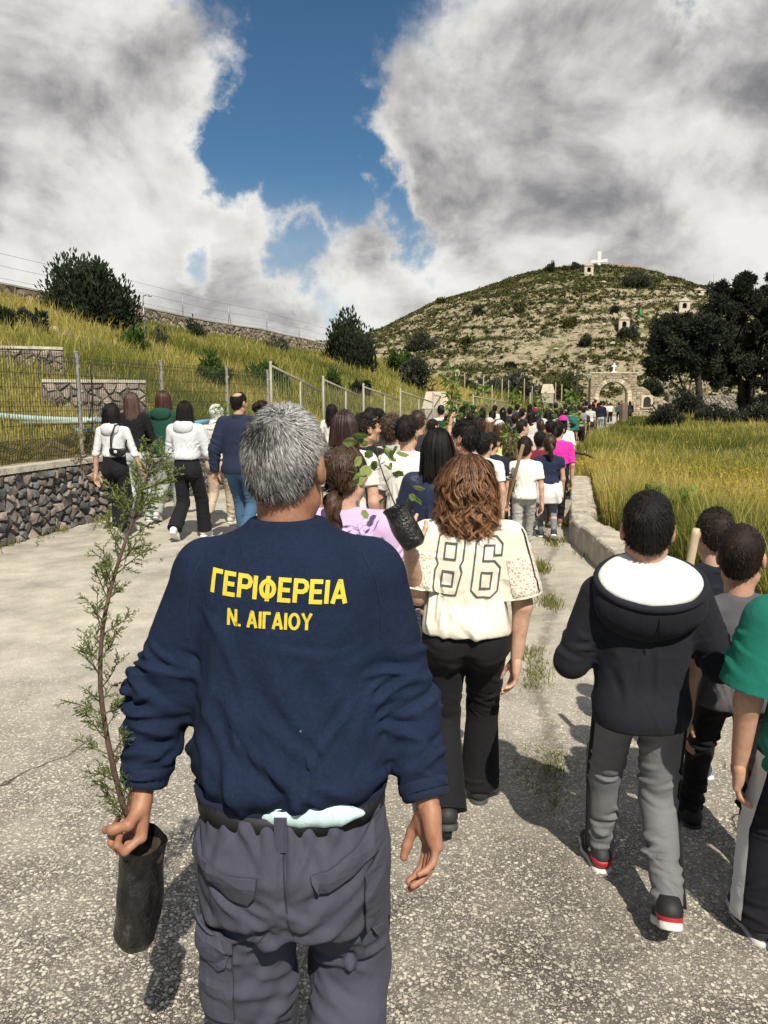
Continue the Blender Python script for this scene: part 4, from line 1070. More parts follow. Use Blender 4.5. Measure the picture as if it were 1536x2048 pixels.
def build_hilltop():
    shrine('small plaster shrine with arched niche on the summit beside the white cross', 1177, 551, 200, 17, 26)
    shrine('plaster shrine with arched niche standing alone in the middle of the slope', 1247, 662, 150, 20, 32)
    shrine('shrine on the slope partly hidden by the dark tree top', 1367, 624, 170, 20, 30)
    shrine('farthest shrine with low dark arch on the shoulder of the hill', 1396, 590, 195, 19, 14)
    shrine('tiny shrine at the hill foot above the tubular fence', 915, 752, 95, 9, 16)
    # the round stone platform and cross
    c = on_land((1212 - 768) / 1556 * 203, 203)
    root = empty('stone_platform', (c[0] + 1.0, c[1], c[2] - 3.0)); tag(root, 'low round stone platform under the white cross on the summit', 'platform')
    n = 40; a = np.linspace(0, 2 * PI, n, endpoint=False)
    mb = MB(); R = 7.4
    V = np.concatenate([np.stack([R * 1.06 * np.cos(a), R * np.sin(a), np.full(n, -2.0)], 1), np.stack([R * np.cos(a), R * .9 * np.sin(a), np.full(n, 2.2)], 1), np.stack([R * .8 * np.cos(a), R * .7 * np.sin(a), np.full(n, 2.75)], 1), [[0, 0, 2.9]]])
    k = np.arange(n); k2 = (k + 1) % n
    mb.push(V, np.concatenate([np.stack([k, k2, n + k2, n + k], 1), np.stack([n + k, n + k2, 2 * n + k2, 2 * n + k], 1)]), np.stack([2 * n + k, 2 * n + k2, np.full(n, 3 * n)], 1))
    mb.build('platform_core', stone_mat((.30, .22, .15)), root)
    sb = MB(); r = np.random.default_rng(3)
    for j in range(7):
        for i in range(70):
            t = 2 * PI * (i + .5 * (j % 2) + r.uniform(-.2, .2)) / 70; rr = R * (1.05 - .012 * j)
            cells = np.array([[-.3, -.2], [.3, -.2], [.32, .2], [-.28, .22]]) * r.uniform(.75, 1.05)
            Vs, Q, T = stone_from_cell(cells, 100 + i + j * 100, .12, .03)
            ew = np.array([math.cos(t), math.sin(t) * .95, .08]); eu = np.array([-math.sin(t), math.cos(t), 0])
            sb.push(place(Vs, (rr * math.cos(t), rr * .95 * math.sin(t), -.8 + j * .44), eu, (0, 0, 1), ew), Q, T)
    stuff(sb.build('stonework', stone_mat((.34, .26, .18)), root))
    p = at(1198, 541, 198); p[2] = c[2] - .8
    root = empty('hilltop_cross', tuple(p), -.42); tag(root, 'big white cross with flared ends standing on the hilltop', 'cross')
    s = 198 / 1556; H = 37 * s; top = at(1198, 503, 198)[2] - p[2]
    def flare(mb, a, b, w0, w1, th):
        a = np.array(a, float); b = np.array(b, float); e = (b - a) / np.linalg.norm(b - a); sd = np.array([e[2], 0, -e[0]])
        V = []
        for (q, w) in ((a, w0), (b, w1)):
            for y in (-th / 2, th / 2): V += [q + sd * w / 2 + np.array([0, y, 0]), q - sd * w / 2 + np.array([0, y, 0])]
        mb.push(V, [[0, 1, 5, 4], [2, 6, 7, 3], [0, 4, 6, 2], [1, 3, 7, 5], [4, 5, 7, 6], [0, 2, 3, 1]])
    zc = top - 19 * s
    mb = MB(); flare(mb, (0, 0, zc + .2), (0, 0, top), .62, .95, .5); flare(mb, (0, 0, zc), (0, 0, -1.2), .62, .95, .5); mb.box((0, 0, zc + .1), (.62, .497, .25)); mb.build('upright', M_WHITE, root)
    mb = MB(); w = 15.5 * s; flare(mb, (.31, 0, zc + .1), (w, 0, zc + .1), .6, .9, .46); flare(mb, (-.31, 0, zc + .1), (-w, 0, zc + .1), .6, .9, .46); mb.build('cross_arm', M_WHITE, root)
    # thin dark mast beside the summit cypress
    # path and rock retaining line on the slope
    rb = MB(); r = np.random.default_rng(9); k = 0
    for (u0, v0, u1, v1, nn) in [(1155, 640, 1235, 632, 40), (1160, 655, 1220, 650, 30), (1180, 618, 1330, 602, 60), (1262, 612, 1345, 596, 30), (735, 700, 860, 790, 60), (1290, 700, 1340, 740, 40)]:
        for i in range(nn):
            t = i / nn; q = land_at(u0 + (u1 - u0) * t, v0 + (v1 - v0) * t + r.normal(0, 1.2), 60)
            if q is None: continue
            s = r.uniform(.25, .6); cells = np.array([[math.cos(a) * s, math.sin(a) * s * .7] for a in np.linspace(0, 2 * PI, 7)[:-1]]) * r.uniform(.8, 1.2, (6, 1))
            V, Q, T = stone_from_cell(cells, 7000 + k, s * .6, .01, .05); k += 1
            rb.push(place(V, q, (1, 0, 0), (0, .3, 1), (0, -1, .5)), Q, T)
    stuff(tag(rb.build('terrace_rubble', stone_mat((.29, .245, .17), 'limestone')), 'broken lines of terrace rubble crossing the hill slope', 'rubble'))
    # green shade cloths wrapped on two saplings
    for (u, v, lab) in ((1280, 632, 'bright green shade cloth wrapped round a sapling, upper of the two'), (1268, 664, 'bright green shade cloth wrapped round a sapling beside the middle shrine')):
        q = land_at(u, v, 90); s = q[1] / 1556
        root = empty('sapling_guard', (q[0], q[1], q[2])); tag(root, lab, 'sapling guard')
        mb = MB(); mb.tube([(0, 0, -.1), (.05, 0, 8 * s), (.1, 0, 14 * s)], [2.6 * s, 2.2 * s, .5 * s], 7); mb.build('netting', plain('green_net', (.03, .30, .09), .8), root, True)
        mb = MB(); mb.tube([(0, 0, -.1), (.12, 0, 18 * s)], .04, 5); mb.build('stake', M_WOOD, root, True)
build_hilltop()

def build_gate():
    D = 84.0; c = ground(1226, 832, 0); s = D / 1556
    X = (1226 - 768) * s
    root = empty('stone_gateway', (X, D, 0.0)); tag(root, 'arched stone gateway at the end of the road under the hill', 'gateway')
    w, h = 92 * s, 86 * s; ow, oh = 58 * s, 70 * s
    mb = MB(); arch_front(mb, w, h, ow, oh, .9, 0, 0.0); mb.build('wall_core', stone_mat((.25, .205, .145)), root)
    # coursed stonework joined (each stone only a few pixels), set proud of the core
    sb = MB(); r = np.random.default_rng(6); k = 0; z = .05
    while z < h - .1:
        ch = r.uniform(.2, .3); x = -w / 2
        while x < w / 2 - .05:
            bw = min(r.uniform(.25, .55), w / 2 - x); xc, zc = x + bw / 2, z + ch / 2
            rr = math.hypot(xc, zc - (oh - ow / 2)) if zc > oh - ow / 2 else abs(xc)
            if rr > ow / 2 + .42 + bw * .3 or (zc < oh - ow / 2 and rr > ow / 2 + .25 + bw * .45):
                V, Q, T = stone_from_cell(np.array([[x, z], [x + bw, z], [x + bw, z + ch], [x, z + ch]]), 3000 + k, .05, .016, .01); k += 1
                sb.push(place(V, (0, 0, 0), (1, 0, 0), (0, 0, 1), (0, -1, 0)), Q, T)
            x += bw
        z += ch
    stuff(sb.build('stonework', WARM_STONE, root))
    n = 17; R0, R1 = ow / 2 - .01, ow / 2 + .42; zc = oh - ow / 2
    for i in range(n):
        a0, a1 = PI * i / n + .008, PI * (i + 1) / n - .008
        V = []
        for y in (-.10, .5):
            for (rr, a) in ((R0, a0), (R1, a0), (R1, a1), (R0, a1)): V.append((rr * math.cos(a), y, zc + rr * math.sin(a)))
        mb = MB(); mb.push(V, [[0, 3, 2, 1], [4, 5, 6, 7], [0, 1, 5, 4], [1, 2, 6, 5], [2, 3, 7, 6], [3, 0, 4, 7]]); mb.build('arch_stone', PALE_WARM, root)
    for sx in (-1, 1):
        for j in range(6):
            mb = MB(); mb.box((sx * (ow / 2 + .20), .2, .22 + j * (zc - .05) / 6), (.42, .6, (zc - .05) / 6 - .02)); mb.build('jamb_stone', PALE_WARM, root)
    mb = MB(); mb.box((0, .45, h + .06), (w + .2, 1.1, .12)); mb.build('coping', PALE_WARM, root)
    mb = MB(); mb.box((0, -.09, h - .38), (1.7, .1, .22)); mb.box((0, -.10, h - .2), (1.9, .16, .08)); mb.build('name_slab', M_SLAB, root)
    mb = MB(); mb.box((0.05, .3, h + .62), (.16, .14, 1.0)); mb.box((.05, .3, h + .78), (.52, .135, .15)); mb.box((.05, .3, h + .17), (.5, .4, .1)); mb.build('finial_cross', M_WHITE, root)
    # side wall with a niche
    r2 = empty('side_wall', (X + w / 2 + .06, D + .15, 0)); tag(r2, 'stepped stone wall with small arched niche adjoining the gateway', 'wall')
    W2 = 66 * s; mb = MB(); 
    prof = [(0, 0), (W2, 0), (W2, 1.5), (W2 * .75, 2.0), (W2 * .45, 2.3), (W2 * .4, 2.75), (W2 * .2, 3.2), (0, 3.25)]
    V = [(x, 0, z) for x, z in prof] + [(x, .7, z) for x, z in prof]; n = len(prof)
    bm = bmesh.new(); vs = [bm.verts.new(v) for v in V]
    bm.faces.new(vs[:n]); bm.faces.new(vs[n:][::-1])
    for i in range(n): bm.faces.new((vs[(i + 1) % n], vs[i], vs[n + i], vs[n + (i + 1) % n]))
    bmesh.ops.recalc_face_normals(bm, faces=bm.faces); me = bpy.data.meshes.new('wall_core'); bm.to_mesh(me); bm.free()
    link('wall_core', me, stone_mat((.25, .205, .145)), r2)
    sb = MB(); z = .05; k = 0
    while z < 3.1:
        ch = r.uniform(.2, .28); x = .02; xm = np.interp(z + ch, [0, 1.5, 2.0, 2.3, 2.75, 3.2], [W2, W2, W2 * .75, W2 * .45, W2 * .4, W2 * .2])
        while x < xm - .05:
            bw = min(r.uniform(.25, .5), xm - x)
            if not (.55 < x + bw / 2 < 1.75 and 1.0 < z + ch / 2 < 2.3):
                V, Q, T = stone_from_cell(np.array([[x, z], [x + bw, z], [x + bw, z + ch], [x, z + ch]]), 3900 + k, .05, .016, .01); k += 1
                sb.push(place(V, (0, 0, 0), (1, 0, 0), (0, 0, 1), (0, -1, 0)), Q, T)
            x += bw
        z += ch
    stuff(sb.build('stonework', WARM_STONE, r2))
    mb = MB(); arch_front(mb, 1.25, 1.45, .8, 1.15, .14, -.14, .1); 
    o = mb.build('niche_frame', PALE_WARM, r2); o.location = (1.15, 0, .9)
    mb = MB(); mb.box((1.15, -.02, 1.62), (.82, .03, 1.1)); mb.build('niche_shade_panel', M_DARK, r2)  # shade of the recess put in as a flat dark sheet
    # long dry stone wall running on behind the trees
    a, b = (X + w / 2 + .1 + W2, D + .6), (48, D + 3)
    stone_wall('dry_stone_wall', 'grey dry stone wall running behind the dark trees', [a, b], .0, 2.3, .6, (.5, .3), 71, [stone_mat((.22, .20, .17))], None, .12, False)
    a = (X - w / 2 - .1, D + .2)
    stone_wall('field_wall', 'low rubble wall beside the gateway behind the crowd', [(X - w / 2 - 5.5, D + 1.2), a], .0, 1.3, .5, (.5, .3), 72, [stone_mat((.27, .23, .17))], None, .12, False)
PALE_WARM = stone_mat((.42, .36, .26))
build_gate()

def build_small():
    # two notice boards with sloping stone-coloured roofs
    for (u, v, d, wpx, hpx, lab, ang) in [(872, 783, 31, 58, 34, 'large pale notice board with peaked roof standing by the tubular fence', .15), (1096, 768, 60, 28, 18, 'small pale notice board on a post above the crowd', 0)]:
        p = at(u, v, d); s = d / 1556; g = float(terrain(p[0], p[1])); w, h = wpx * s, hpx * s
        root = empty('notice_board', (p[0], p[1], g), ang); tag(root, lab, 'sign'); zt = p[2] - g
        mb = MB(); V = [(-w / 2, -.05, zt - h), (w / 2, -.05, zt - h), (w * .34, .0, zt), (-w * .34, .0, zt), (-w / 2, .08, zt - h), (w / 2, .08, zt - h), (w * .34, .05, zt), (-w * .34, .05, zt)]
        mb.push(V, [[0, 1, 2, 3], [5, 4, 7, 6], [4, 0, 3, 7], [1, 5, 6, 2], [3, 2, 6, 7], [4, 5, 1, 0]]); mb.build('roof_panel', M_PLASTER, root)
        mb = MB(); mb.box((0, .0, zt - h * 1.55), (w * .8, .06, h * 1.02)); mb.build('board', plain('board', (.36, .32, .27), .8), root)
        for sx in (-1, 1):
            mb = MB(); mb.box((sx * w * .42, .04, (zt - h) / 2), (.09, .09, zt - h + .2)); mb.build('post', M_WOOD, root)
    # stakes planted for young trees at the hill foot
    M_ST = plain('stake_wood', (.36, .31, .23), .9, var=.25)
    for i, (u, v0, v1, d) in enumerate([(930, 745, 800, 52), (967, 752, 805, 50), (1004, 757, 805, 48), (1018, 760, 800, 56), (1049, 757, 800, 58), (1064, 772, 800, 60), (1112, 765, 795, 62), (1124, 768, 800, 55), (1060, 785, 820, 45), (985, 770, 815, 44), (1155, 735, 800, 66)]):
        p = at(u, v0, d); g = float(terrain(p[0], p[1]))
        mb = MB(); th = .035 if i < 10 else .09
        mb.tube([(0, 0, -.2), (.02 * (i % 3 - 1), 0, p[2] - g)], [th, th * .85], 6)
        o = mb.build('tree_stake', M_ST if i < 10 else M_BARK, None, True, (p[0], p[1], g))
        tag(o, 'tall dark bare pole between the thicket and the gateway' if i == 10 else 'thin pale wooden stake standing behind the crowd at the hill foot', 'stake', None if i == 10 else 'wooden tree stakes at the hill foot')
    # weathered wooden posts at the field edge near the gateway
    for i, (u, v, d, w, h, lab) in enumerate([(1246, 862, 44, 17, 50, 'thick weathered timber post at field edge in front of the gateway'), (1322, 853, 48, 20, 34, 'split weathered stump leaning by the dark undergrowth'), (1340, 850, 48, 13, 30, 'narrow splintered stump beside the split one')]):
        p = on_land(*at(u, v, d)[:2]); s = d / 1556
        mb = MB(); r = np.random.default_rng(i); n = 9; a = np.linspace(0, 2 * PI, 10)[:-1]
        rr = w * s / 2 * (1 + .14 * r.normal(size=9)); V = []
        for k, (t, sc) in enumerate([(-.1, 1.15), (.0, 1.1), (.3, .97), (.7, 1.0), (.93, .95)]):
            V.append(np.stack([rr * np.cos(a) * sc, rr * np.sin(a) * sc, np.full(9, t * h * s) + (r.normal(0, .07, 9) if k == 4 else 0)], 1))
        V = np.concatenate(V + [[[0, 0, h * s * .86]]]); k = np.arange(9); k2 = (k + 1) % 9
        mb.push(V, np.concatenate([np.stack([j * 9 + k, j * 9 + k2, (j + 1) * 9 + k2, (j + 1) * 9 + k], 1) for j in range(4)]), np.stack([36 + k, 36 + k2, np.full(9, 45)], 1))
        o = mb.build('timber_post' if i == 0 else 'tree_stump', M_WOOD, None, False, tuple(p)); o.rotation_euler = (.03, .06 * (i - .5), i)
        tag(o, lab, 'post' if i == 0 else 'stump')
    # black irrigation hose arching out of the grass
    P = np.array([at(1128, 915, 15.4), at(1150, 905.5, 15.3), at(1172, 909, 15.2), at(1192, 918, 15.1), at(1205, 926, 15.0), at(1225, 945, 14.9)])
    t = np.linspace(0, 5, 30); Q = np.stack([np.interp(t, range(6), P[:, i]) for i in range(3)], 1); Q[1:-1] = (Q[:-2] + Q[1:-1] * 2 + Q[2:]) / 4
    mb = MB(); mb.tube(Q, .021, 8); tag(mb.build('hose', plain('rubber', (.012, .012, .012), .5), None, True), 'black plastic hose arching out of the grass over the road edge', 'hose')
    # pale plastic pipes behind the mesh fence
    for i, (u0, v0, u1, v1, d0, d1, rad, lab) in enumerate([(-30, 893, 260, 838, 11.0, 12.3, .055, 'longest pale turquoise plastic pipe lying behind the mesh fence'), (40, 884, 330, 828, 11.3, 12.6, .05, 'pale turquoise plastic pipe resting behind the longest one'), (150, 862, 420, 842, 11.6, 14.2, .045, 'bluish plastic pipe lying farthest along behind the mesh fence')]):
        a, b = at(u0, v0, d0), at(u1, v1, d1)
        a[2] = max(a[2], float(terrain(a[0], a[1])) + rad); b[2] = max(b[2], float(terrain(b[0], b[1])) + rad)
        mb = MB(); t = np.linspace(0, 1, 12)[:, None]; mb.tube(a + (b - a) * t + np.array([0, 0, -.05]) * np.sin(t * PI), rad, 10)
        tag(mb.build('plastic_pipe', plain('pipe_plastic', [(.36, .47, .43), (.42, .52, .48), (.12, .30, .44)][i], .5, var=.12), None, True), lab, 'pipe')
    # street lamp on the crest
    p = on_land(*at(288, 640, 27.5)[:2]); mb = MB(); top = at(288, 592, p[1])[2] - p[2]
    root = empty('lamp_pole', tuple(p)); tag(root, 'slim grey lamp pole with bent arm on the crest of the bank', 'lamp pole')
    mb.tube([(0, 0, -.2), (0, 0, top)], .025, 6); mb.build('pole', plain('galvanised', (.30, .31, .31), .5, .6), root, True)
    mb = MB(); mb.tube([(0, 0, top), (.15, 0, top + .04), (.22, 0, top + .02)], .018, 6); mb.box((.25, 0, top), (.12, .06, .04)); mb.build('lamp_arm', plain('galvanised', (.30, .31, .31), .5, .6), root, True)
build_small()
# ================================================================== people: implicit surfaces turned into meshes
class Sdf:
    def __init__(s, lo, hi, h):
        s.h = h; s.lo = np.asarray(lo, float)
        s.ax = [np.arange(lo[i], hi[i] + h, h, dtype=np.float32) for i in range(3)]
        s.D = np.full([len(a) for a in s.ax], 0.12, np.float32)
    def sub(s, lo, hi):
        sl = []
        for i in range(3):
            a = max(0, int((lo[i] - s.lo[i]) / s.h)); b = min(len(s.ax[i]), int((hi[i] - s.lo[i]) / s.h) + 2)
            sl.append(slice(a, max(a + 1, b)))
        x = s.ax[0][sl[0]][:, None, None]; y = s.ax[1][sl[1]][None, :, None]; z = s.ax[2][sl[2]][None, None, :]
        return tuple(sl), x, y, z
    @staticmethod
    def smin(a, b, k):
        if k <= 0: return np.minimum(a, b)
        h = np.clip(k - np.abs(a - b), 0, None) / k
        return np.minimum(a, b) - h * h * k * 0.25
    def put(s, sl, d, k, neg=False):
        if neg: s.D[sl] = -Sdf.smin(-s.D[sl], d, k)
        else: s.D[sl] = Sdf.smin(s.D[sl], d, k)
    def cone(s, a, b, ra, rb, k=.02, neg=False, flat=None):
        a = np.asarray(a, float); b = np.asarray(b, float); m = max(ra, rb) + k + 3 * s.h
        sl, x, y, z = s.sub(np.minimum(a, b) - m, np.maximum(a, b) + m)
        ba = b - a; L = max(float(ba @ ba), 1e-9)
        px, py, pz = x - a[0], y - a[1], z - a[2]
        t = np.clip((px * ba[0] + py * ba[1] + pz * ba[2]) / L, 0, 1)
        qx, qy, qz = px - t * ba[0], py - t * ba[1], pz - t * ba[2]
        if flat is not None:                       # squash across one direction
            f, amt = flat; f = np.asarray(f, float); f /= np.linalg.norm(f)
            c = (qx * f[0] + qy * f[1] + qz * f[2]) * (amt - 1)
            qx, qy, qz = qx + c * f[0], qy + c * f[1], qz + c * f[2]
        d = np.sqrt(qx * qx + qy * qy + qz * qz) - (ra + (rb - ra) * t)
        s.put(sl, d.astype(np.float32), k, neg)
    def ell(s, c, r, k=.02, neg=False, R=None):
        c = np.asarray(c, float); r = np.asarray(r, float); m = r.max() + k + 3 * s.h
        sl, x, y, z = s.sub(c - m, c + m)
        px, py, pz = x - c[0], y - c[1], z - c[2]
        if R is not None:
            R = np.asarray(R); px, py, pz = (px * R[0, 0] + py * R[1, 0] + pz * R[2, 0], px * R[0, 1] + py * R[1, 1] + pz * R[2, 1], px * R[0, 2] + py * R[1, 2] + pz * R[2, 2])
        q = np.sqrt((px / r[0]) ** 2 + (py / r[1]) ** 2 + (pz / r[2]) ** 2)
        s.put(sl, ((q - 1) * r.min()).astype(np.float32), k, neg)
    def loft(s, keys, k=.02, power=2.2, cx=0.0):
        """stack of super-ellipses: keys (z, half width, half depth, centre y)"""
        K = np.array(keys, float); K = K[np.argsort(K[:, 0])]
        z0, z1 = K[0, 0], K[-1, 0]; A = K[:, 1].max(); B = K[:, 2].max(); m = k + 3 * s.h
        sl, x, y, z = s.sub((cx - A - m, K[:, 3].min() - B - m, z0 - m), (cx + A + m, K[:, 3].max() + B + m, z1 + m))
        zf = np.linspace(z0, z1, 120); W = [np.interp(zf, K[:, 0], K[:, i]) for i in (1, 2, 3)]
        ker = np.ones(11) / 11
        W = [np.convolve(np.pad(w, 5, 'edge'), ker, 'valid') for w in W]
        zz = z.reshape(-1); a, b, c = [np.interp(zz, zf, w)[None, None, :].astype(np.float32) for w in W]
        q = (np.abs((x - cx) / a) ** power + np.abs((y - c) / b) ** power) ** (1 / power)
        d = (q - 1) * np.minimum(a, b)
        d = np.maximum(d, np.maximum(z0 - z, z - z1))
        s.put(sl, d.astype(np.float32), k)
    def plane(s, p, n, k=0.0):
        """cut away what lies on the side the normal points to"""
        n = np.asarray(n, float); n /= np.linalg.norm(n)
        x = s.ax[0][:, None, None]; y = s.ax[1][None, :, None]; z = s.ax[2][None, None, :]
        d = ((x - p[0]) * n[0] + (y - p[1]) * n[1] + (z - p[2]) * n[2]).astype(np.float32)
        s.D = -Sdf.smin(-s.D, np.broadcast_to(-d, s.D.shape), k)
    def cut_cone(s, a, b, ra, rb, k=0.0): s.cone(a, b, ra, rb, k, True)
    def mesh(s):
        D = s.D; D[0], D[-1] = .1, .1; D[:, 0], D[:, -1] = .1, .1; D[:, :, 0], D[:, :, -1] = .1, .1
        S = D < 0
        c = [S[i:S.shape[0] - 1 + i, j:S.shape[1] - 1 + j, k:S.shape[2] - 1 + k] for i in (0, 1) for j in (0, 1) for k in (0, 1)]
        anyS = c[0].copy(); allS = c[0].copy()
        for q in c[1:]: anyS |= q; allS &= q
        act = anyS & ~allS
        idx = np.argwhere(act); n = len(idx)
        if n == 0: return np.zeros((0, 3)), np.zeros((0, 4), int)
        vid = np.full(act.shape, -1, np.int32); vid[act] = np.arange(n)
        i, j, k = idx.T
        val = {}
        for a in (0, 1):
            for b in (0, 1):
                for e in (0, 1): val[a, b, e] = D[i + a, j + b, k + e].astype(np.float64)
        acc = np.zeros((n, 3)); cnt = np.zeros(n)
        corners = [(a, b, e) for a in (0, 1) for b in (0, 1) for e in (0, 1)]
        for p in corners:
            for ax in range(3):
                if p[ax]: continue
                q = list(p); q[ax] = 1; q = tuple(q)
                v0, v1 = val[p], val[q]; m = (v0 < 0) != (v1 < 0)
                t = np.where(m, v0 / np.where(m, v0 - v1, 1), 0)
                for w in range(3):
                    acc[:, w] += np.where(m, p[w] + (t if w == ax else 0), 0)
                cnt += m
        V = (idx + acc / cnt[:, None]) * s.h + s.lo
        Q = []
        for ax in range(3):
            sl0 = [slice(None)] * 3; sl1 = [slice(None)] * 3; sl0[ax] = slice(0, -1); sl1[ax] = slice(1, None)
            A, B = S[tuple(sl0)], S[tuple(sl1)]
            e = np.argwhere(A != B); flip = A[A != B]
            u, v = (ax + 1) % 3, (ax + 2) % 3
            ok = (e[:, u] > 0) & (e[:, v] > 0); e = e[ok]; flip = flip[ok]
            def cell(du, dv):
                q = e.copy(); q[:, u] -= du; q[:, v] -= dv
                ok2 = np.ones(len(q), bool)
                for w in range(3): ok2 &= q[:, w] < act.shape[w]
                q = np.minimum(q, np.array(act.shape) - 1)
                return np.where(ok2, vid[q[:, 0], q[:, 1], q[:, 2]], -1)
            f = np.stack([cell(1, 1), cell(0, 1), cell(0, 0), cell(1, 0)], 1)
            f[~flip] = f[~flip][:, ::-1]
            Q.append(f[(f >= 0).all(1)])
        return V, np.concatenate(Q)
def vnormals(V, F):
    a, b, c, d = (V[F[:, i]] for i in range(4)); n = np.cross(c - a, d - b)
    N = np.zeros_like(V)
    for w in range(3):
        for i in range(4): N[:, w] += np.bincount(F[:, i], n[:, w], len(V))
    return N / (np.linalg.norm(N, axis=1)[:, None] + 1e-12)
def relax(V, F, it=1, f=.5):
    for _ in range(it):
        acc = np.zeros_like(V); cnt = np.zeros(len(V))
        for i in range(4):
            a, b = F[:, i], F[:, (i + 1) % 4]
            for w in range(3): acc[:, w] += np.bincount(a, V[b, w], len(V)) + np.bincount(b, V[a, w], len(V))
            cnt += np.bincount(a, minlength=len(V)) + np.bincount(b, minlength=len(V))
        V = V + f * (acc / np.maximum(cnt, 1)[:, None] - V)
    return V
def join(parts):
    V, F, n = [], [], 0
    for (v, f) in parts:
        if len(v): V.append(v); F.append(f + n); n += len(v)
    return np.concatenate(V), np.concatenate(F)
def axis_params(V, a, b):
    ba = np.asarray(b, float) - np.asarray(a, float); L2 = ba @ ba; pa = V - a
    t = pa @ ba / L2; q = pa - t[:, None] * ba
    return t, np.linalg.norm(q, axis=1), q
def ring_folds(V, N, a, b, r, amp, count, seed, lo=0.0, hi=1.0, warp=1.2):
    """cloth creased across a sleeve or trouser leg: separate short ridges, each with its own place, slant and reach"""
    t, d, q = axis_params(V, a, b); L = float(np.linalg.norm(np.asarray(b) - np.asarray(a)))
    m = sstep(t, lo - .05, lo + .06) * (1 - sstep(t, hi - .07, hi + .04)) * (1 - sstep(d, r * 1.25, r * 1.7))
    act = np.nonzero(m > .01)[0]
    if len(act) == 0: return V
    fr = frame(np.asarray(b) - np.asarray(a)); qq = q[act]; ang = np.arctan2(qq @ fr[:, 1], qq @ fr[:, 0]); ta = t[act]
    rg = np.random.default_rng(seed * 7 + 13); wob = SinNoise(seed + 40, 18.0, 8)(V[act]) * .010 / L
    f = np.zeros(len(act)); n = max(4, int(count * 3.2))
    for i in range(n):
        t0 = lo + (hi - lo) * (i + rg.uniform(0, 1)) / n; a0 = rg.uniform(-PI, PI); da = (ang - a0 + PI) % (2 * PI) - PI
        w = rg.uniform(.006, .013) / L; sl = rg.normal(0, .022) / L; ext = rg.uniform(.45, 1.15)
        x = ta - t0 - sl * da + wob
        f += rg.uniform(.5, 1.3) * np.exp(-(da / ext) ** 2) * (np.exp(-(x / w) ** 2) - .75 * np.exp(-((x + 1.7 * w) / (1.1 * w)) ** 2))
    out = V.copy(); out[act] += N[act] * (amp * 1.15 * m[act] * f)[:, None]
    return out
def creases(V, N, amp, n, seed, box, lean=(-.6, .6), length=(.08, .22), width=(.006, .014), side=-1):
    """long soft creases on the back (side -1) or front of a garment; box = x0, x1, z0, z1"""
    rg = np.random.default_rng(seed); f = np.zeros(len(V)); wob = SinNoise(seed + 4, 16.0, 8)(V) * .006
    sel = (V[:, 1] * side > -.02) & (V[:, 0] > box[0] - .03) & (V[:, 0] < box[1] + .03) & (V[:, 2] > box[2] - .05) & (V[:, 2] < box[3] + .05)
    ix = np.nonzero(sel)[0]; X, Z, wb = V[ix, 0], V[ix, 2], wob[ix]; g = np.zeros(len(ix))
    for i in range(n):
        x0, z0 = rg.uniform(box[0], box[1]), rg.uniform(box[2], box[3]); th = rg.uniform(*lean); L = rg.uniform(*length); w = rg.uniform(*width)
        dx, dz = math.sin(th), math.cos(th); u = (X - x0) * dx + (Z - z0) * dz; v = (X - x0) * dz - (Z - z0) * dx + wb + .25 * u * u / L
        g += rg.uniform(.5, 1.25) * np.exp(-(u / (L * .5)) ** 2) * (np.exp(-(v / w) ** 2) - .7 * np.exp(-((v + 1.8 * w) / (1.2 * w)) ** 2))
    f[ix] = g
    return V + N * (amp * f)[:, None]
def drape(V, N, amp, seed, aniso=(1, 1, .35), freq=22.0, mask=None):
    n1 = SinNoise(seed, freq, 9, aniso); n2 = SinNoise(seed + 1, freq * 2.1, 9, aniso)
    f = (1 - np.abs(n1(V)) * 1.2) * .8 + n2(V) * .3
    return V + N * (amp * f * (1 if mask is None else mask))[:, None]
def random_tint(V, lo=.25, hi=.6, seed=1):
    return np.clip(lo + (hi - lo) * (.5 + .5 * SinNoise(seed, 60, 8, (1, 1, .12))(V)), 0, 1)

# ---- canonical pieces (built once, then placed)
CACHE = {}
def head_mesh(h, wide=1.0, neck=.054):
    key = ('head', h, wide, neck)
    if key in CACHE: return CACHE[key]
    s = Sdf((-.11, -.14, -.24), (.11, .15, .15), h)
    s.ell((0, -.014, .030), (.074 * wide, .096, .086), .0)
    s.ell((0, .022, -.035), (.060 * wide, .074, .082), .03)
    s.ell((0, .050, -.098), (.030, .030, .024), .03)
    s.cone((-.045 * wide, .0, -.075), (0, .05, -.10), .022, .02, .03); s.cone((.045 * wide, .0, -.075), (0, .05, -.10), .022, .02, .03)
    s.ell((0, .078, .022), (.045, .016, .012), .02)
    s.cone((0, .090, .008), (0, .108, -.030), .008, .012, .012); s.ell((-.011, .100, -.034), (.008, .010, .007), .008); s.ell((.011, .100, -.034), (.008, .010, .007), .008)
    for sx in (-1, 1):
        s.ell((sx * .031, .098, .006), (.017, .016, .011), .012, True)
        s.ell((sx * .031, .080, .005), (.012, .011, .010), .004)
        s.ell((sx * .042, .070, -.025), (.018, .014, .016), .02)
        R = frame((sx * .35, -.25, 1.0)); 
        s.ell((sx * .079 * wide, -.012, -.008), (.011, .021, .033), .008, R=np.array([[1, 0, 0], [0, .97, -.24], [0, .24, .97]]))
        s.ell((sx * .088 * wide, -.004, -.006), (.006, .010, .018), .006, True)
    s.ell((0, .088, -.062), (.024, .010, .006), .008); s.ell((0, .086, -.073), (.020, .010, .007), .008)
    s.ell((0, .101, -.0665), (.022, .006, .0022), .003, True)
    s.cone((0, -.022, -.04), (0, -.034, -.21), neck * .95, neck * 1.08, .03)
    V, F = s.mesh(); V = relax(V, F, 1, .4)
    CACHE[key] = (V, F); return V, F
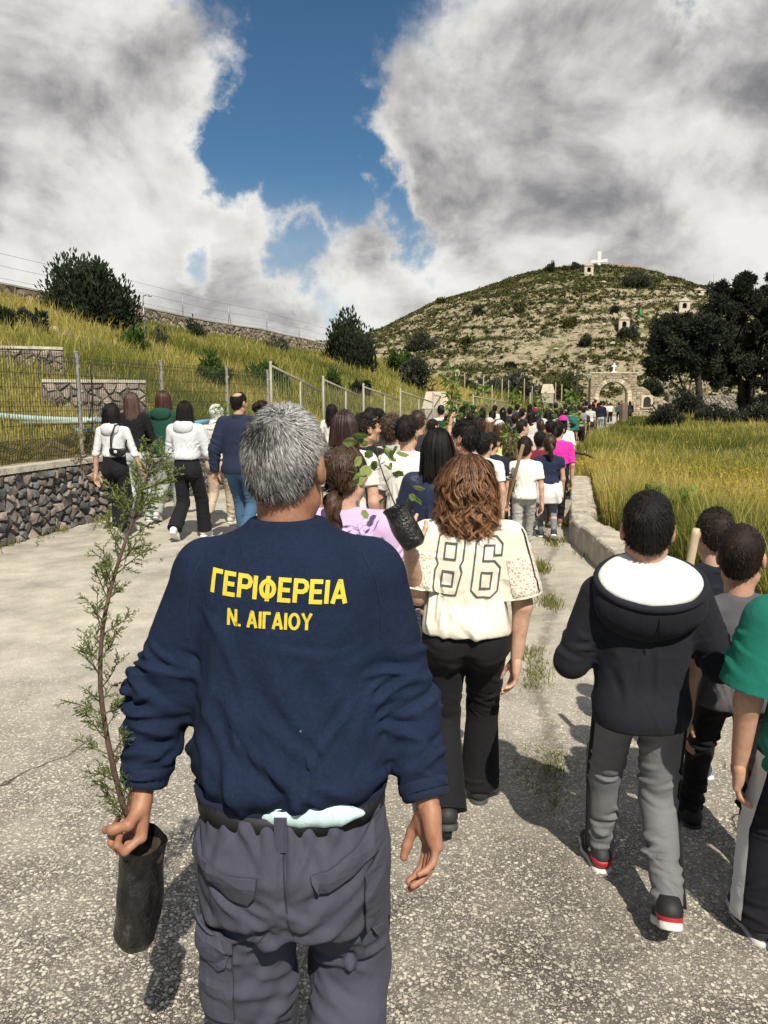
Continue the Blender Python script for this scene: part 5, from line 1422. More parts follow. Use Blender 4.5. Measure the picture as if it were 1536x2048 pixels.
def hand_mesh(h, curl, thumb, spread=.06, arm=.06):
    """right hand, wrist at the origin, fingers towards -Z, palm towards -X, thumb towards +Y"""
    key = ('hand', h, curl, thumb, spread, arm)
    if key in CACHE: return CACHE[key]
    s = Sdf((-.13, -.07, -.22), (.05, .11, arm + .02), h)
    s.cone((0, 0, arm), (0, .0, -.012), .029, .0255, .0, flat=((1, 0, 0), 1.22))
    base = [(.030, -.088), (.010, -.093), (-.011, -.088), (-.030, -.078)]; lens = [(.042, .026, .021), (.046, .030, .022), (.042, .028, .021), (.033, .021, .019)]
    for (by, bz) in base: s.cone((0, by * .55, -.012), (.002, by, bz), .0185, .0125, .018, flat=((1, 0, 0), 1.12))
    s.ell((-.010, .022, -.042), (.016, .018, .030), .015); s.ell((-.009, -.022, -.045), (.012, .015, .030), .015)
    for i in range(4):
        p = np.array([0.0, base[i][0], base[i][1]]); ang = 0.0; cu = curl[i] if hasattr(curl, '__len__') else curl
        for j in range(3):
            ang += cu * (.75, 1.15, .8)[j]
            d = np.array([-math.sin(ang), base[i][0] * spread / .03, -math.cos(ang)]); d /= np.linalg.norm(d)
            r0 = (.0098, .0088, .0078)[j] * (1 if i < 3 else .88); q = p + d * lens[i][j]
            s.cone(p, q, r0 * 1.06, r0 * .94, .0045); p = q
    p = np.array([-.010, .026, -.028]); 
    for j, (dx, dy, dz) in enumerate(thumb):
        d = np.array([dx, dy, dz], float); d /= np.linalg.norm(d); q = p + d * (.042, .034, .026)[j]
        s.cone(p, q, (.0165, .0118, .0105)[j], (.0118, .0108, .0085)[j], .008); p = q
    V, F = s.mesh(); V = relax(V, F, 1, .35)
    CACHE[key] = (V, F); return V, F
RELAX = ((.30, .36, .42, .48), ((-.35, .55, -.75), (-.35, .25, -.9), (-.35, .1, -.93)))
GRIP = ((1.22, 1.25, 1.28, 1.3), ((-.65, .55, -.52), (-.85, -.40, -.35), (-.30, -.90, -.30)))
CUP = ((.62, .62, .64, .66), ((-.75, .75, -.25), (-.8, .3, -.5), (-.75, -.1, -.65)))
def shoe_mesh(h):
    key = ('shoe', h)
    if key in CACHE: return CACHE[key]
    s = Sdf((-.07, -.10, -.01), (.07, .22, .16), h)
    s.cone((0, -.045, .055), (0, .075, .042), .036, .037, .0, flat=((1, 0, 0), .98)); s.cone((0, .075, .040), (0, .150, .033), .039, .032, .03)
    s.cone((0, -.030, .06), (0, -.012, .105), .036, .034, .03); s.plane((0, 0, .022), (0, 0, -1)); s.plane((0, -.01, .105), (0, -.1, 1))
    up = s.mesh(); up = (relax(up[0], up[1], 1, .4), up[1])
    s = Sdf((-.07, -.11, -.01), (.07, .23, .06), h)
    s.cone((0, -.045, .012), (0, .07, .012), .040, .041, .0); s.cone((0, .07, .012), (0, .150, .014), .0435, .037, .03)
    s.plane((0, 0, .026), (0, 0, 1)); s.plane((0, 0, .001), (0, 0, -1))
    so = s.mesh(); so = (relax(so[0], so[1], 1, .3), so[1])
    CACHE[key] = (up, so); return up, so

def hair_cap(h, thick=.010, low=(.085, .052, -.085, -.075), wide=1.0, top=0.0):
    """close cap of hair: low = hairline y,z at the brow and y,z at the nape"""
    key = ('cap', h, thick, low, wide, top)
    if key in CACHE: return CACHE[key]
    s = Sdf((-.12, -.15, -.15), (.12, .15, .17), h)
    s.ell((0, -.016, .030), (.074 * wide + thick, .096 + thick, .086 + thick + top), .0)
    s.ell((0, -.030, -.045), (.057 * wide + thick * .7, .062 + thick * .6, .07), .03)
    y0, z0, y1, z1 = low
    n = np.array([0, z0 - z1, -(y0 - y1)]); s.plane((0, y0, z0), n, .01)
    for sx in (-1, 1): s.ell((sx * .092, -.004, -.014), (.034, .030, .042), .012, True)
    V, F = s.mesh(); V = relax(V, F, 1, .4)
    CACHE[key] = (V, F); return V, F
def tri_sample(V, F, n, r):
    a, b, c, d = (V[F[:, i]] for i in range(4)); ar = np.linalg.norm(np.cross(c - a, d - b), axis=1)
    i = r.choice(len(F), n, p=ar / ar.sum()); u, v = r.uniform(0, 1, (2, n, 1))
    return (a[i] * (1 - u) + b[i] * u) * (1 - v) + (d[i] * (1 - u) + c[i] * u) * v, i
def ribbons(P, W, Nrm):
    """P (n, m, 3) strand points, W (m) half widths, Nrm (n, m, 3) facing -> quads"""
    n, m, _ = P.shape
    tg = np.gradient(P, axis=1); tg /= np.linalg.norm(tg, axis=2)[:, :, None] + 1e-9
    sd = np.cross(tg, Nrm); sd /= np.linalg.norm(sd, axis=2)[:, :, None] + 1e-9
    A = P - sd * W[None, :, None]; B = P + sd * W[None, :, None]
    V = np.stack([A, B], 2).reshape(-1, 3)
    i = (np.arange(n)[:, None] * m + np.arange(m - 1)[None]) * 2
    F = np.stack([i, i + 1, i + 3, i + 2], -1).reshape(-1, 4)
    return V, F
def short_strands(V, F, n, length, width, seed, lift=.55, whorl=(.01, -.085, .075), down=.8, tint_fn=None, fringe=0.0):
    """cropped hair growing out of the cap, combed away from the whorl"""
    r = np.random.default_rng(seed); N = vnormals(V, F)
    P, i = tri_sample(V, F, n, r); nn = N[F[i]].mean(1); nn /= np.linalg.norm(nn, axis=1)[:, None]
    fl = P - np.asarray(whorl); 
    sw = np.cross(nn, fl) * .5
    fl = fl + sw + np.array([0, 0, -.06 * down]); fl -= nn * (fl * nn).sum(1)[:, None]; fl /= np.linalg.norm(fl, axis=1)[:, None] + 1e-9
    cl = SinNoise(seed + 5, 90.0, 8); jit = (np.stack([cl(P), cl(P + 3), cl(P + 7)], 1) * .35 + r.normal(0, .22, (n, 3))) * (1.0 if lift > .45 else .5)
    L = length * r.uniform(.6, 1.35, n)
    pts = [P - nn * .002]
    d = nn * lift + fl * (1 - lift * .5) + jit
    d /= np.linalg.norm(d, axis=1)[:, None]
    for k in range(3):
        pts.append(pts[-1] + d * (L / 3)[:, None]); d = d + fl * .35 + np.array([0, 0, -.10]) - nn * .12; d /= np.linalg.norm(d, axis=1)[:, None]
    Q = np.stack(pts, 1); nr = np.repeat(nn[:, None], 4, 1)
    W = np.array([1, .9, .65, .12]) * width / 2
    v, f = ribbons(Q, W, nr + r.normal(0, .35, (n, 1, 3)))
    t = np.clip(r.normal(.5, .2, n), 0, 1) if tint_fn is None else np.clip(tint_fn(P, nn) + r.normal(0, .22, n), 0, 1)
    return v, f, np.repeat(t, 8)
def long_hair(keys, n, width, seed, wave=(.0, 0.0), phi=1.75, jitter=.012, part=.0, ragged=.05, tint_bottom=0.0, t0=.45):
    """keys (z, half width, half depth, centre y) from crown to tips; strands fall down that surface"""
    r = np.random.default_rng(seed); K = np.array(keys, float)[::-1]            # ascending z
    m = 16 if wave[0] == 0 else 26; top = K[-1, 0]; bot = K[0, 0]
    ng = max(30, n // 26); gph = r.uniform(-phi, phi, ng); gw = r.uniform(0, 2 * PI, ng); gw2 = r.uniform(0, 2 * PI, ng); gr = r.normal(0, jitter, ng); gl = np.abs(r.normal(0, ragged, ng)) + np.where(r.uniform(0, 1, ng) < .25, r.uniform(0, (top - bot) * .4, ng), 0); gf = r.uniform(.85, 1.2, ng)
    own = r.integers(0, ng, n); spread = phi / ng * 5.5
    dph = r.normal(0, spread, n); end = bot + gl[own] + np.abs(r.normal(0, ragged * .4, n))
    s = np.linspace(0, 1, m) ** 1.15
    Z = top + (end - top)[:, None] * s[None]
    jr = (gr[own] + r.normal(0, jitter * .45, n))[:, None] * np.clip(s * 2.2, .25, 1)[None]
    a = np.interp(Z, K[:, 0], K[:, 1]) + jr; b = np.interp(Z, K[:, 0], K[:, 2]) + jr; c = np.interp(Z, K[:, 0], K[:, 3])
    amp_ = wave[0] * np.clip(s * 2.0 - .35, 0, 1.25)[None] * r.uniform(.75, 1.2, (n, 1)); fz = wave[1] * gf[own][:, None]
    ph2 = gph[own][:, None] + dph[:, None] * np.interp(s, [0, .35, 1], [1.3, 1.0, .55])[None] + amp_ / .09 * np.sin(Z * fz + gw[own][:, None])
    rw = amp_ * .75 * np.cos(Z * fz + gw2[own][:, None])
    P = np.stack([(a + rw) * np.sin(ph2) + part * (1 - s)[None], c - (b + rw) * np.cos(ph2), Z], 2)
    Nr = np.stack([np.sin(ph2), -np.cos(ph2), .25 + 0 * Z], 2)
    W = np.interp(s, [0, .3, .8, 1], [.7, 1, .8, .15]) * width / 2
    v, f = ribbons(P, W, Nr + r.normal(0, .3, (n, 1, 3)))
    t = np.clip(r.normal(t0, .20, n)[:, None] + tint_bottom * s[None], 0, 1)
    return v, f, np.repeat(t.reshape(-1), 2)
SKIN_A = (.50, .285, .19); SKIN_B = (.56, .345, .245); SKIN_TAN = (.34, .165, .10)
BLACKHAIR = ((.006, .005, .005), (.032, .027, .025)); DARKHAIR = ((.009, .007, .006), (.05, .036, .028)); BROWNHAIR = ((.022, .013, .009), (.12, .065, .036))
AUBURN = ((.032, .014, .008), (.50, .25, .12)); LIGHTBROWN = ((.06, .035, .018), (.30, .19, .10)); GREYHAIR = ((.018, .017, .017), (.62, .60, .58))
def mix3(a, b, t): return np.asarray(a, float) * (1 - t) + np.asarray(b, float) * t
def ik(hip, ank, l1, l2, fwd):
    d = ank - hip; L = min(np.linalg.norm(d), (l1 + l2) * .999); e = d / np.linalg.norm(d)
    a = (l1 * l1 - l2 * l2 + L * L) / (2 * L); hgt = math.sqrt(max(l1 * l1 - a * a, 0))
    f = np.asarray(fwd, float); f = f - e * (f @ e); f /= np.linalg.norm(f)
    return hip + e * a + f * hgt
def rot_z(V, a):
    c, s = math.cos(a), math.sin(a); return np.stack([V[:, 0] * c - V[:, 1] * s, V[:, 0] * s + V[:, 1] * c, V[:, 2]], 1)
def rot_x(V, a):
    c, s = math.cos(a), math.sin(a); return np.stack([V[:, 0], V[:, 1] * c - V[:, 2] * s, V[:, 1] * s + V[:, 2] * c], 1)
def place_hand(V, F, side, wrist, fdir, thumb, scale):
    V = V * scale
    if side < 0: V = V * np.array([-1, 1, 1]); F = F[:, ::-1]
    z = -np.asarray(fdir, float); z /= np.linalg.norm(z)
    y = np.asarray(thumb, float); y = y - z * (y @ z); y /= np.linalg.norm(y); x = np.cross(y, z)
    return V @ np.stack([x, y, z], 0) + np.asarray(wrist), F

def person(label, x, y, h, rz=0.0, S=1.0, sw=None, build=1.0, stride=.55, lead=1, arms=None, hands=None, thumbs=None,
           top=None, bottom=None, shoe=((.5, .5, .5), (.7, .7, .7)), hair=None, skin_c=SKIN_B, vox=.012, head=(0.0, 0.0), z=0.0, group=None, cat='person', joints=None, hidden_legs=False):
    """one walking figure > garments, hair, shoes; faces +Y before the turn rz"""
    root_skin = skin(skin_c)
    sw = sw or (.100 * h + .012); hw = .053 * h
    hc = h - .124 * S; nb = hc - .165 * S; sz = nb - .022 * h; hipz = .515 * h; hs = h / 1.7
    lf = 1 if lead > 0 else -1
    anH = .075 * (h / 1.7) + .01
    drop = .10 * stride * stride
    J = {}
    for sd, nm in ((-1, 'L'), (1, 'R')):
        front = (sd == lf)
        hip = np.array([sd * hw, 0, hipz - drop])
        ay = stride * .5 if front else -stride * .46
        lift = 0.0 if front else .35 * stride * .45 * hs
        ank = np.array([sd * hw * (.95), ay + .0, anH + lift])
        J['hip' + nm] = hip; J['an' + nm] = ank; J['kn' + nm] = ik(hip, ank, .243 * h, .235 * h, (sd * .06, 1, 0)); J['pitch' + nm] = 0.0 if front else -min(.9, stride * 1.15)
        J['sh' + nm] = np.array([sd * sw, -.01, sz - .018 * hs])
    drop0 = 0
    la, lb = .180 * h, .150 * h
    sw_a = .35 * stride
    for sd, nm in ((-1, 'L'), (1, 'R')):
        u, f = (arms or {}).get(nm, (None, None))
        if u is None:
            s_ = -sw_a if sd == lf else sw_a
            u, f = (sd * .14, s_, -1), (sd * .02, s_ + .28, -1)
        u = np.asarray(u, float); f = np.asarray(f, float); u /= np.linalg.norm(u); f /= np.linalg.norm(f)
        J['el' + nm] = J['sh' + nm] + u * la; J['wr' + nm] = J['el' + nm] + f * lb; J['fd' + nm] = f
    if joints: J.update(joints)
    root_parts = []
    lo_h = max(vox * .6, .0045)
    # ------- body: one skin mesh
    pts = np.array([v for k, v in J.items() if hasattr(v, '__len__') and k[:2] in ('sh', 'el', 'wr', 'hi', 'kn', 'an')])
    lo = pts.min(0) - .14; hi = pts.max(0) + .14; hi[2] = max(hi[2], nb + .05); lo[2] = -.02
    bx = max(vox, .009)
    s = Sdf(lo, hi, bx)
    g = build * hs
    s.loft([(hipz - .05, .10 * g, .075 * g, 0), (hipz + .1 * h, .10 * g, .07 * g, 0), (sz - .08 * h, .12 * g, .075 * g, 0), (sz, .09 * g, .055 * g, -.01), (nb + .01, .045 * S, .045 * S, -.012)], .02)
    for sd, nm in ((-1, 'L'), (1, 'R')):
        s.cone(J['sh' + nm], J['el' + nm], .045 * g, .039 * g, .03); s.cone(J['el' + nm], J['wr' + nm], .039 * g, .0255 * S, .02)
        if not hidden_legs:
            s.cone(J['hip' + nm], J['kn' + nm], .068 * g, .048 * g, .03); s.cone(J['kn' + nm], mix3(J['kn' + nm], J['an' + nm], .35), .046 * g, .049 * g, .02); s.cone(mix3(J['kn' + nm], J['an' + nm], .35), J['an' + nm], .049 * g, .033 * hs, .02)
    V, F = s.mesh(); V = relax(V, F, 1, .4); root_parts.append((V, F))
    hv, hf = head_mesh(.0035 if vox < .008 else (.006 if vox < .013 else .010), 1.0, .052 if build <= 1.02 else .058)
    hv = rot_z(rot_x(hv * S, head[1]), head[0]); hpos = np.array([0, .012, hc])
    root_parts.append((hv + hpos, hf))
    for sd, nm in ((-1, 'L'), (1, 'R')):
        hd = (hands or {}).get(nm, RELAX); th = (thumbs or {}).get(nm, (sd * -.35, 1, .1))
        mv, mf = hand_mesh(.0028 if vox < .008 else (.0055 if vox < .014 else .009), hd[0], hd[1])
        root_parts.append(place_hand(mv, mf, sd, J['wr' + nm], J['fd' + nm], th, .92 * (.55 + .45 * hs) * (1.0 if S >= .95 else .97)))
    V, F = join(root_parts)
    root = link('person', mesh_np('person', V, F), root_skin, None, (x, y, z), rz)
    tag(root, label, cat, group)
    out = {'root': root, 'J': J, 'hc': hc, 'hpos': hpos, 'sz': sz, 'nb': nb, 'S': S, 'h': h, 'sw': sw, 'hs': hs, 'g': g, 'vox': vox, 'parts': {}}
    # ------- trousers
    if bottom and top: bottom.setdefault('waist', min(.61 * h, top.get('hem', .555 * h) + .055 * hs))
    if bottom: make_bottom(out, bottom)
    if top: make_top(out, top)
    # ------- shoes
    (uv, uf), (sv, sf) = shoe_mesh(.006 if vox < .008 else (.009 if vox < .014 else .013))
    for sd, nm in ((-1, 'L'), (1, 'R')):
        sc = (.62 + .38 * hs) * np.array([1, .97, 1])
        def tr(Vq):
            Vq = Vq * sc * np.array([sd, 1, 1]); Vq = rot_z(rot_x(Vq - np.array([0, 0, anH]), J['pitch' + nm]), -sd * .12)
            return Vq + J['an' + nm]
        fl = (lambda q: q[:, ::-1]) if sd < 0 else (lambda q: q)
        A = tr(uv); B = tr(sv)
        dz = min(B[:, 2].min(), 0) ; A[:, 2] -= dz; B[:, 2] -= dz
        o = link('shoe', mesh_np('shoe', A, fl(uf)), plain('shoe_upper', shoe[0], .65, var=.12), root)
        link('sole', mesh_np('sole', B, fl(sf)), plain('shoe_sole', shoe[1], .7, var=.12), o)
    if hair: make_hair(out, hair, head)
    if vox < .0125:                                                   # eyes and brows of the nearer people
        for sx in (-1, 1):
            for (nm, c, rr, col) in (('eye', (sx * .031, .0895, .005), (.0095, .0035, .0045), (.02, .014, .010)), ('eyebrow', (sx * .032, .0925, .024), (.017, .0035, .0030), (.02, .014, .010))):
                th = np.linspace(0, PI, 5); ph = np.linspace(0, 2 * PI, 9)[:-1]; P = np.array([[math.sin(a) * math.cos(b), math.sin(a) * math.sin(b), math.cos(a)] for a in th for b in ph]) * np.array(rr) + np.array(c)
                i = np.arange(4)[:, None] * 8 + np.arange(8)[None]; j = np.arange(4)[:, None] * 8 + (np.arange(8)[None] + 1) % 8
                link(nm, mesh_np(nm, rot_z(rot_x(P * S, head[1]), head[0]) + hpos, np.stack([i, i + 8, j + 8, j], -1).reshape(-1, 4)), plain('eye_dark', col, .35, bump_s=0), root)
    return out

def make_bottom(o, b):
    """b: kind, colour, waist (z), leg radii factor, hem fraction of the shin (1 = ankle)"""
    h, g, J, vox = o['h'], o['g'], o['J'], o['vox']; kind = b.get('kind', 'regular')
    rt, rk, ra = {'regular': (.086, .066, .056), 'slim': (.080, .056, .044), 'wide': (.088, .078, .090), 'flare': (.086, .066, .088), 'sweat': (.092, .074, .056), 'shorts': (.095, .088, .088)}[kind]
    rt, rk, ra = rt * g, rk * g, ra * (g * .6 + .4 * o['hs'])
    waist = b.get('waist', .61 * h); hz = J['hipL'][2]
    a = b.get('hipw', .158 * g); hem = b.get('hem', 1.0)
    legs = []
    pts = []
    for nm in 'LR':
        an = J['an' + nm]; kn = J['kn' + nm]; d = an - kn
        end = kn + d * (hem if kind != 'shorts' else .02); legs.append((J['hip' + nm], kn, end)); pts += [J['hip' + nm], kn, end]
    pts = np.array(pts); lo = pts.min(0) - .17; hi = pts.max(0) + .17; lo[2] = max(.0, pts[:, 2].min() - .1); hi[2] = waist + .03
    s = Sdf(lo, hi, vox)
    s.loft([(hz - .012 * h, a * .95, .112 * g, -.006), (hz + .015 * h, a, .120 * g, -.010), (hz + .05 * h, a * .97, .116 * g, -.010), (max(waist, hz + .06 * h) + .01, a * .90, .100 * g, 0)], .0)
    for sx in (-1, 1): s.ell((sx * .072 * g, -.036 * g, hz - .004 * h), (.086 * g, .100 * g, .105 * g), .035)
    for (hp, kn, en) in legs:
        s.cone(hp, kn, rt, rk, .032); s.cone(kn, en, rk, ra, .02)
    s.plane((0, 0, waist), (0, 0, 1))
    for nm, (hp, kn, en) in zip('LR', legs):
        pass
    V, F = s.mesh()
    # clear-cut hem: trim below the end of each leg
    keep = np.ones(len(V), bool); V = relax(V, F, 1, .4); N = vnormals(V, F)
    amp = b.get('amp', .006) * (1 if vox < .014 else 1.3)
    V = drape(V, N, amp * .5, 31 + int(h * 1000) % 97, (1, 1, .45), 20.0)
    V = creases(V, N, amp * 1.0, 9, 17 + int(h * 1000) % 83, (-a, a, hz - .12 * h, hz + .04 * h), (.7, 2.4), (.06, .14))
    for i, (hp, kn, en) in enumerate(legs):
        V = ring_folds(V, N, hp, kn, rt, amp * .9, 3.5, 5 + i + int(h * 100), .55, 1.0); V = ring_folds(V, N, kn, en, max(rk, ra), amp * (1.3 if kind in ('sweat', 'regular') else .7), 5, 9 + i + int(h * 100), .35 if kind != 'flare' else .8, .98)
    # flatten the leg ends
    for (hp, kn, en) in legs:
        d = (en - kn) / np.linalg.norm(en - kn); t = (V - en) @ d
        near = (np.linalg.norm(V - en, axis=1) < .2) & (t > 0)
        V[near] -= (t[near] * .97)[:, None] * d
    me = link('trousers' if kind != 'shorts' else 'shorts', mesh_np('trousers', V, F), b.get('mat') or cloth(b['c'], b.get('rough', .9)), o['root'])
    o['parts']['bottom'] = (me, V, F); o['legs'] = legs; o['leg_r'] = (rt, rk, ra)
    return me

def make_top(o, t):
    h, g, J, vox, sz, nb, sw, S = o['h'], o['g'], o['J'], o['vox'], o['sz'], o['nb'], o['sw'], o['S']
    kind = t.get('kind', 'tee'); hem = t.get('hem', .555 * h); loose = t.get('loose', 1.0); g2 = g * loose
    jk = kind in ('hoodie', 'jacket', 'long')
    ex = {'tee': 1.0, 'long': .99, 'hoodie': 1.13, 'jacket': 1.13, 'crop': .98}[kind if kind in ('tee', 'long', 'hoodie', 'jacket', 'crop') else 'tee']
    wH = t.get('hemw', .152) * g2 * ex; wW = t.get('waistw', .146) * g2 * ex; wC = .160 * g2 * ex; dp = .108 * g2 * ex
    L = sz - hem
    wH = max(wH, .158 * g + .014 + (.006 if hem < .5 * h else 0)); dH = max(dp * 1.02, .140 * g + .006)
    if hem > .585 * h: dH = dp * 1.02; wH = t.get('hemw', .152) * g2 * ex
    keys = t.get('keys') or [(hem, wH * (.98 if kind in ('hoodie', 'jacket') else 1.0), dH * .98, -.014), (hem + .09 * L, wH * (1.05 if kind in ('hoodie', 'jacket') else 1.0), dH * 1.03, -.016), (hem + .32 * L, wW, dp * .97, -.004), (hem + .68 * L, wC, dp * 1.0, -.004),
                             (sz - .035 * h, sw * 1.0, dp * .92, -.008), (sz + .004 * h, sw * .70, dp * .66, -.012), (nb - .002, .064 * S, .062 * S, -.012), (nb + .012, .057 * S, .057 * S, -.010)]
    rU, rE, rW = t.get('sleeve_r', {'tee': (.060, .058, .05), 'crop': (.058, .056, .05), 'long': (.053, .047, .037), 'hoodie': (.068, .064, .050), 'jacket': (.067, .062, .048)}[kind])
    rU, rE, rW = rU * g2, rE * g2, rW * (.5 * g2 + .5 * S)
    frac = t.get('sleeve', .62 if kind in ('tee', 'crop') else 2.0)        # <1 part of the upper arm, 1..2 down the forearm
    pts = np.array([J[k + n] for k in ('sh', 'el', 'wr') for n in 'LR']); lo = pts.min(0) - .13; hi = pts.max(0) + .13
    lo[0] = min(lo[0], -wH - .06); hi[0] = max(hi[0], wH + .06); lo[1] = min(lo[1], -dp - .08); hi[1] = max(hi[1], dp + .08); lo[2] = min(lo[2], hem - .05); hi[2] = max(nb + .06, hi[2])
    s = Sdf(lo, hi, vox)
    s.loft(keys, .0)
    for sd, nm in ((-1, 'L'), (1, 'R')):
        s.cone((sd * .03, -.012, nb - .02), (sd * sw * .92, -.012, sz - .005), .052 * S, .047 * g2, .03)
        if frac <= 1:
            e = mix3(J['sh' + nm], J['el' + nm], frac); s.cone(J['sh' + nm] + np.array([0, 0, -.012]), e, rU, rU + (rE - rU) * frac + t.get('flare', 0.0), .035)
        else:
            e = mix3(J['el' + nm], J['wr' + nm], frac - 1); s.cone(J['sh' + nm] + np.array([0, 0, -.010]), J['el' + nm], rU, rE, .035); s.cone(J['el' + nm], e, rE, rW, .02)
    s.plane((0, -.02, hem), (0, t.get('tilt', .10), -1)) if kind not in ('x',) else None
    V, F = s.mesh(); V = relax(V, F, 1, .4); N = vnormals(V, F)
    amp = t.get('amp', .0075); seed = 71 + int(h * 1000) % 89 + int(abs(o['root'].location.x) * 37) % 53
    bodyw = 1 - sstep(np.abs(V[:, 0]), sw * .95, sw * 1.15)
    low = 1 - sstep(V[:, 2], hem + .55 * L, sz)
    V = drape(V, N, amp * .55, seed, (1, .8, .32), 19.0, bodyw * (.3 + .7 * low))
    for sd_ in (-1, 1):
        V = creases(V, N, amp * .95, t.get('folds', 13), seed + 9 + sd_, (-wW, wW, hem + .02, hem + .55 * L), (-.75, .75), side=sd_)
        V = creases(V, N, amp * .55, 7, seed + 19 + sd_, (-sw, sw, hem + .45 * L, sz), (.5, 2.6), (.06, .16), side=sd_)
    for sd, nm in ((-1, 'L'), (1, 'R')):
        sh, el, wr = J['sh' + nm], J['el' + nm], J['wr' + nm]
        if frac > 1:
            V = ring_folds(V, N, sh, el, rU, amp * 1.0, 4, seed + 3 + sd, .45, 1.0); V = ring_folds(V, N, el, wr, rE, amp * 1.25, 5.5, seed + 6 + sd, .0, .93)
            e = mix3(el, wr, frac - 1); d = (wr - el)
        else:
            V = ring_folds(V, N, sh, el, rU, amp * .6, 2.5, seed + 3 + sd, .15, frac - .08); e = mix3(sh, el, frac); d = el - sh
        d = d / np.linalg.norm(d); tt = (V - e) @ d; near = (tt > 0) & (np.linalg.norm(V - e, axis=1) < .14) & (sd * V[:, 0] > sw * .7)
        V[near] -= (tt[near] * .97)[:, None] * d
    name = {'tee': 't_shirt', 'crop': 't_shirt', 'long': 'sweater', 'hoodie': 'hoodie', 'jacket': 'jacket'}[kind]
    me = link(t.get('name', name), mesh_np(name, V, F), t.get('mat') or cloth(t['c'], t.get('rough', .9)), o['root'])
    o['parts']['top'] = (me, V, F)
    # neckband
    if vox < .013 and kind != 'jacket':
        mb = MB(); a = np.linspace(0, 2 * PI, 24); r = .060 * S
        mb.tube(np.stack([r * np.cos(a), -.010 + r * np.sin(a) + .0 * a, nb + .010 - .016 * np.sin(a) * -1 + 0 * a], 1), .008, 6, False); mb.build('neckband', t.get('band') or cloth(tuple(c * .85 for c in t['c'])) if 'c' in t else t['mat'], me, True)
    if kind == 'jacket':
        mb = MB(); a = np.linspace(0, 2 * PI, 30); V2, F2 = [], []
        r = .066 * S
        P = [np.stack([(r + dr) * np.cos(a), -.012 + (r + dr) * np.sin(a), np.full(30, nb - .012 + dz)], 1) for dr, dz in ((.012, 0), (.012, .045), (.004, .052), (-.002, .045), (-.002, 0))]
        V2 = np.concatenate(P); k = np.arange(29)
        F2 = np.concatenate([np.stack([i * 30 + k, i * 30 + k + 1, (i + 1) * 30 + k + 1, (i + 1) * 30 + k], 1) for i in range(4)])
        link('collar', mesh_np('collar', V2, F2), t.get('mat') or cloth(t['c']), me)
    if kind == 'hoodie' or t.get('hood'):
        q = Sdf((-.24, -.24, sz - .22), (.24, .12, nb + .13), vox)
        q.ell((0, -.085 * g2, sz + .0), (.125 * g2, .062 * g2, .082 * g2), .0); q.ell((0, -.05 * g2, sz + .045), (.105 * g2, .072 * g2, .040), .03)
        q.cone((-.06, .05, nb + .0), (-.075, -.06, nb + .005), .026, .032, .03); q.cone((.06, .05, nb + .0), (.075, -.06, nb + .005), .026, .032, .03)
        q.ell((0, .0, nb + .06), (.058 * S, .075 * S, .06), .015, True)
        v2, f2 = q.mesh(); v2 = relax(v2, f2, 1, .4); v2 = drape(v2, vnormals(v2, f2), .004, seed + 20, (1, 1, 1), 24)
        link('hood', mesh_np('hood', v2, f2), t.get('hood_mat') or t.get('mat') or cloth(t['c']), me)
    return me

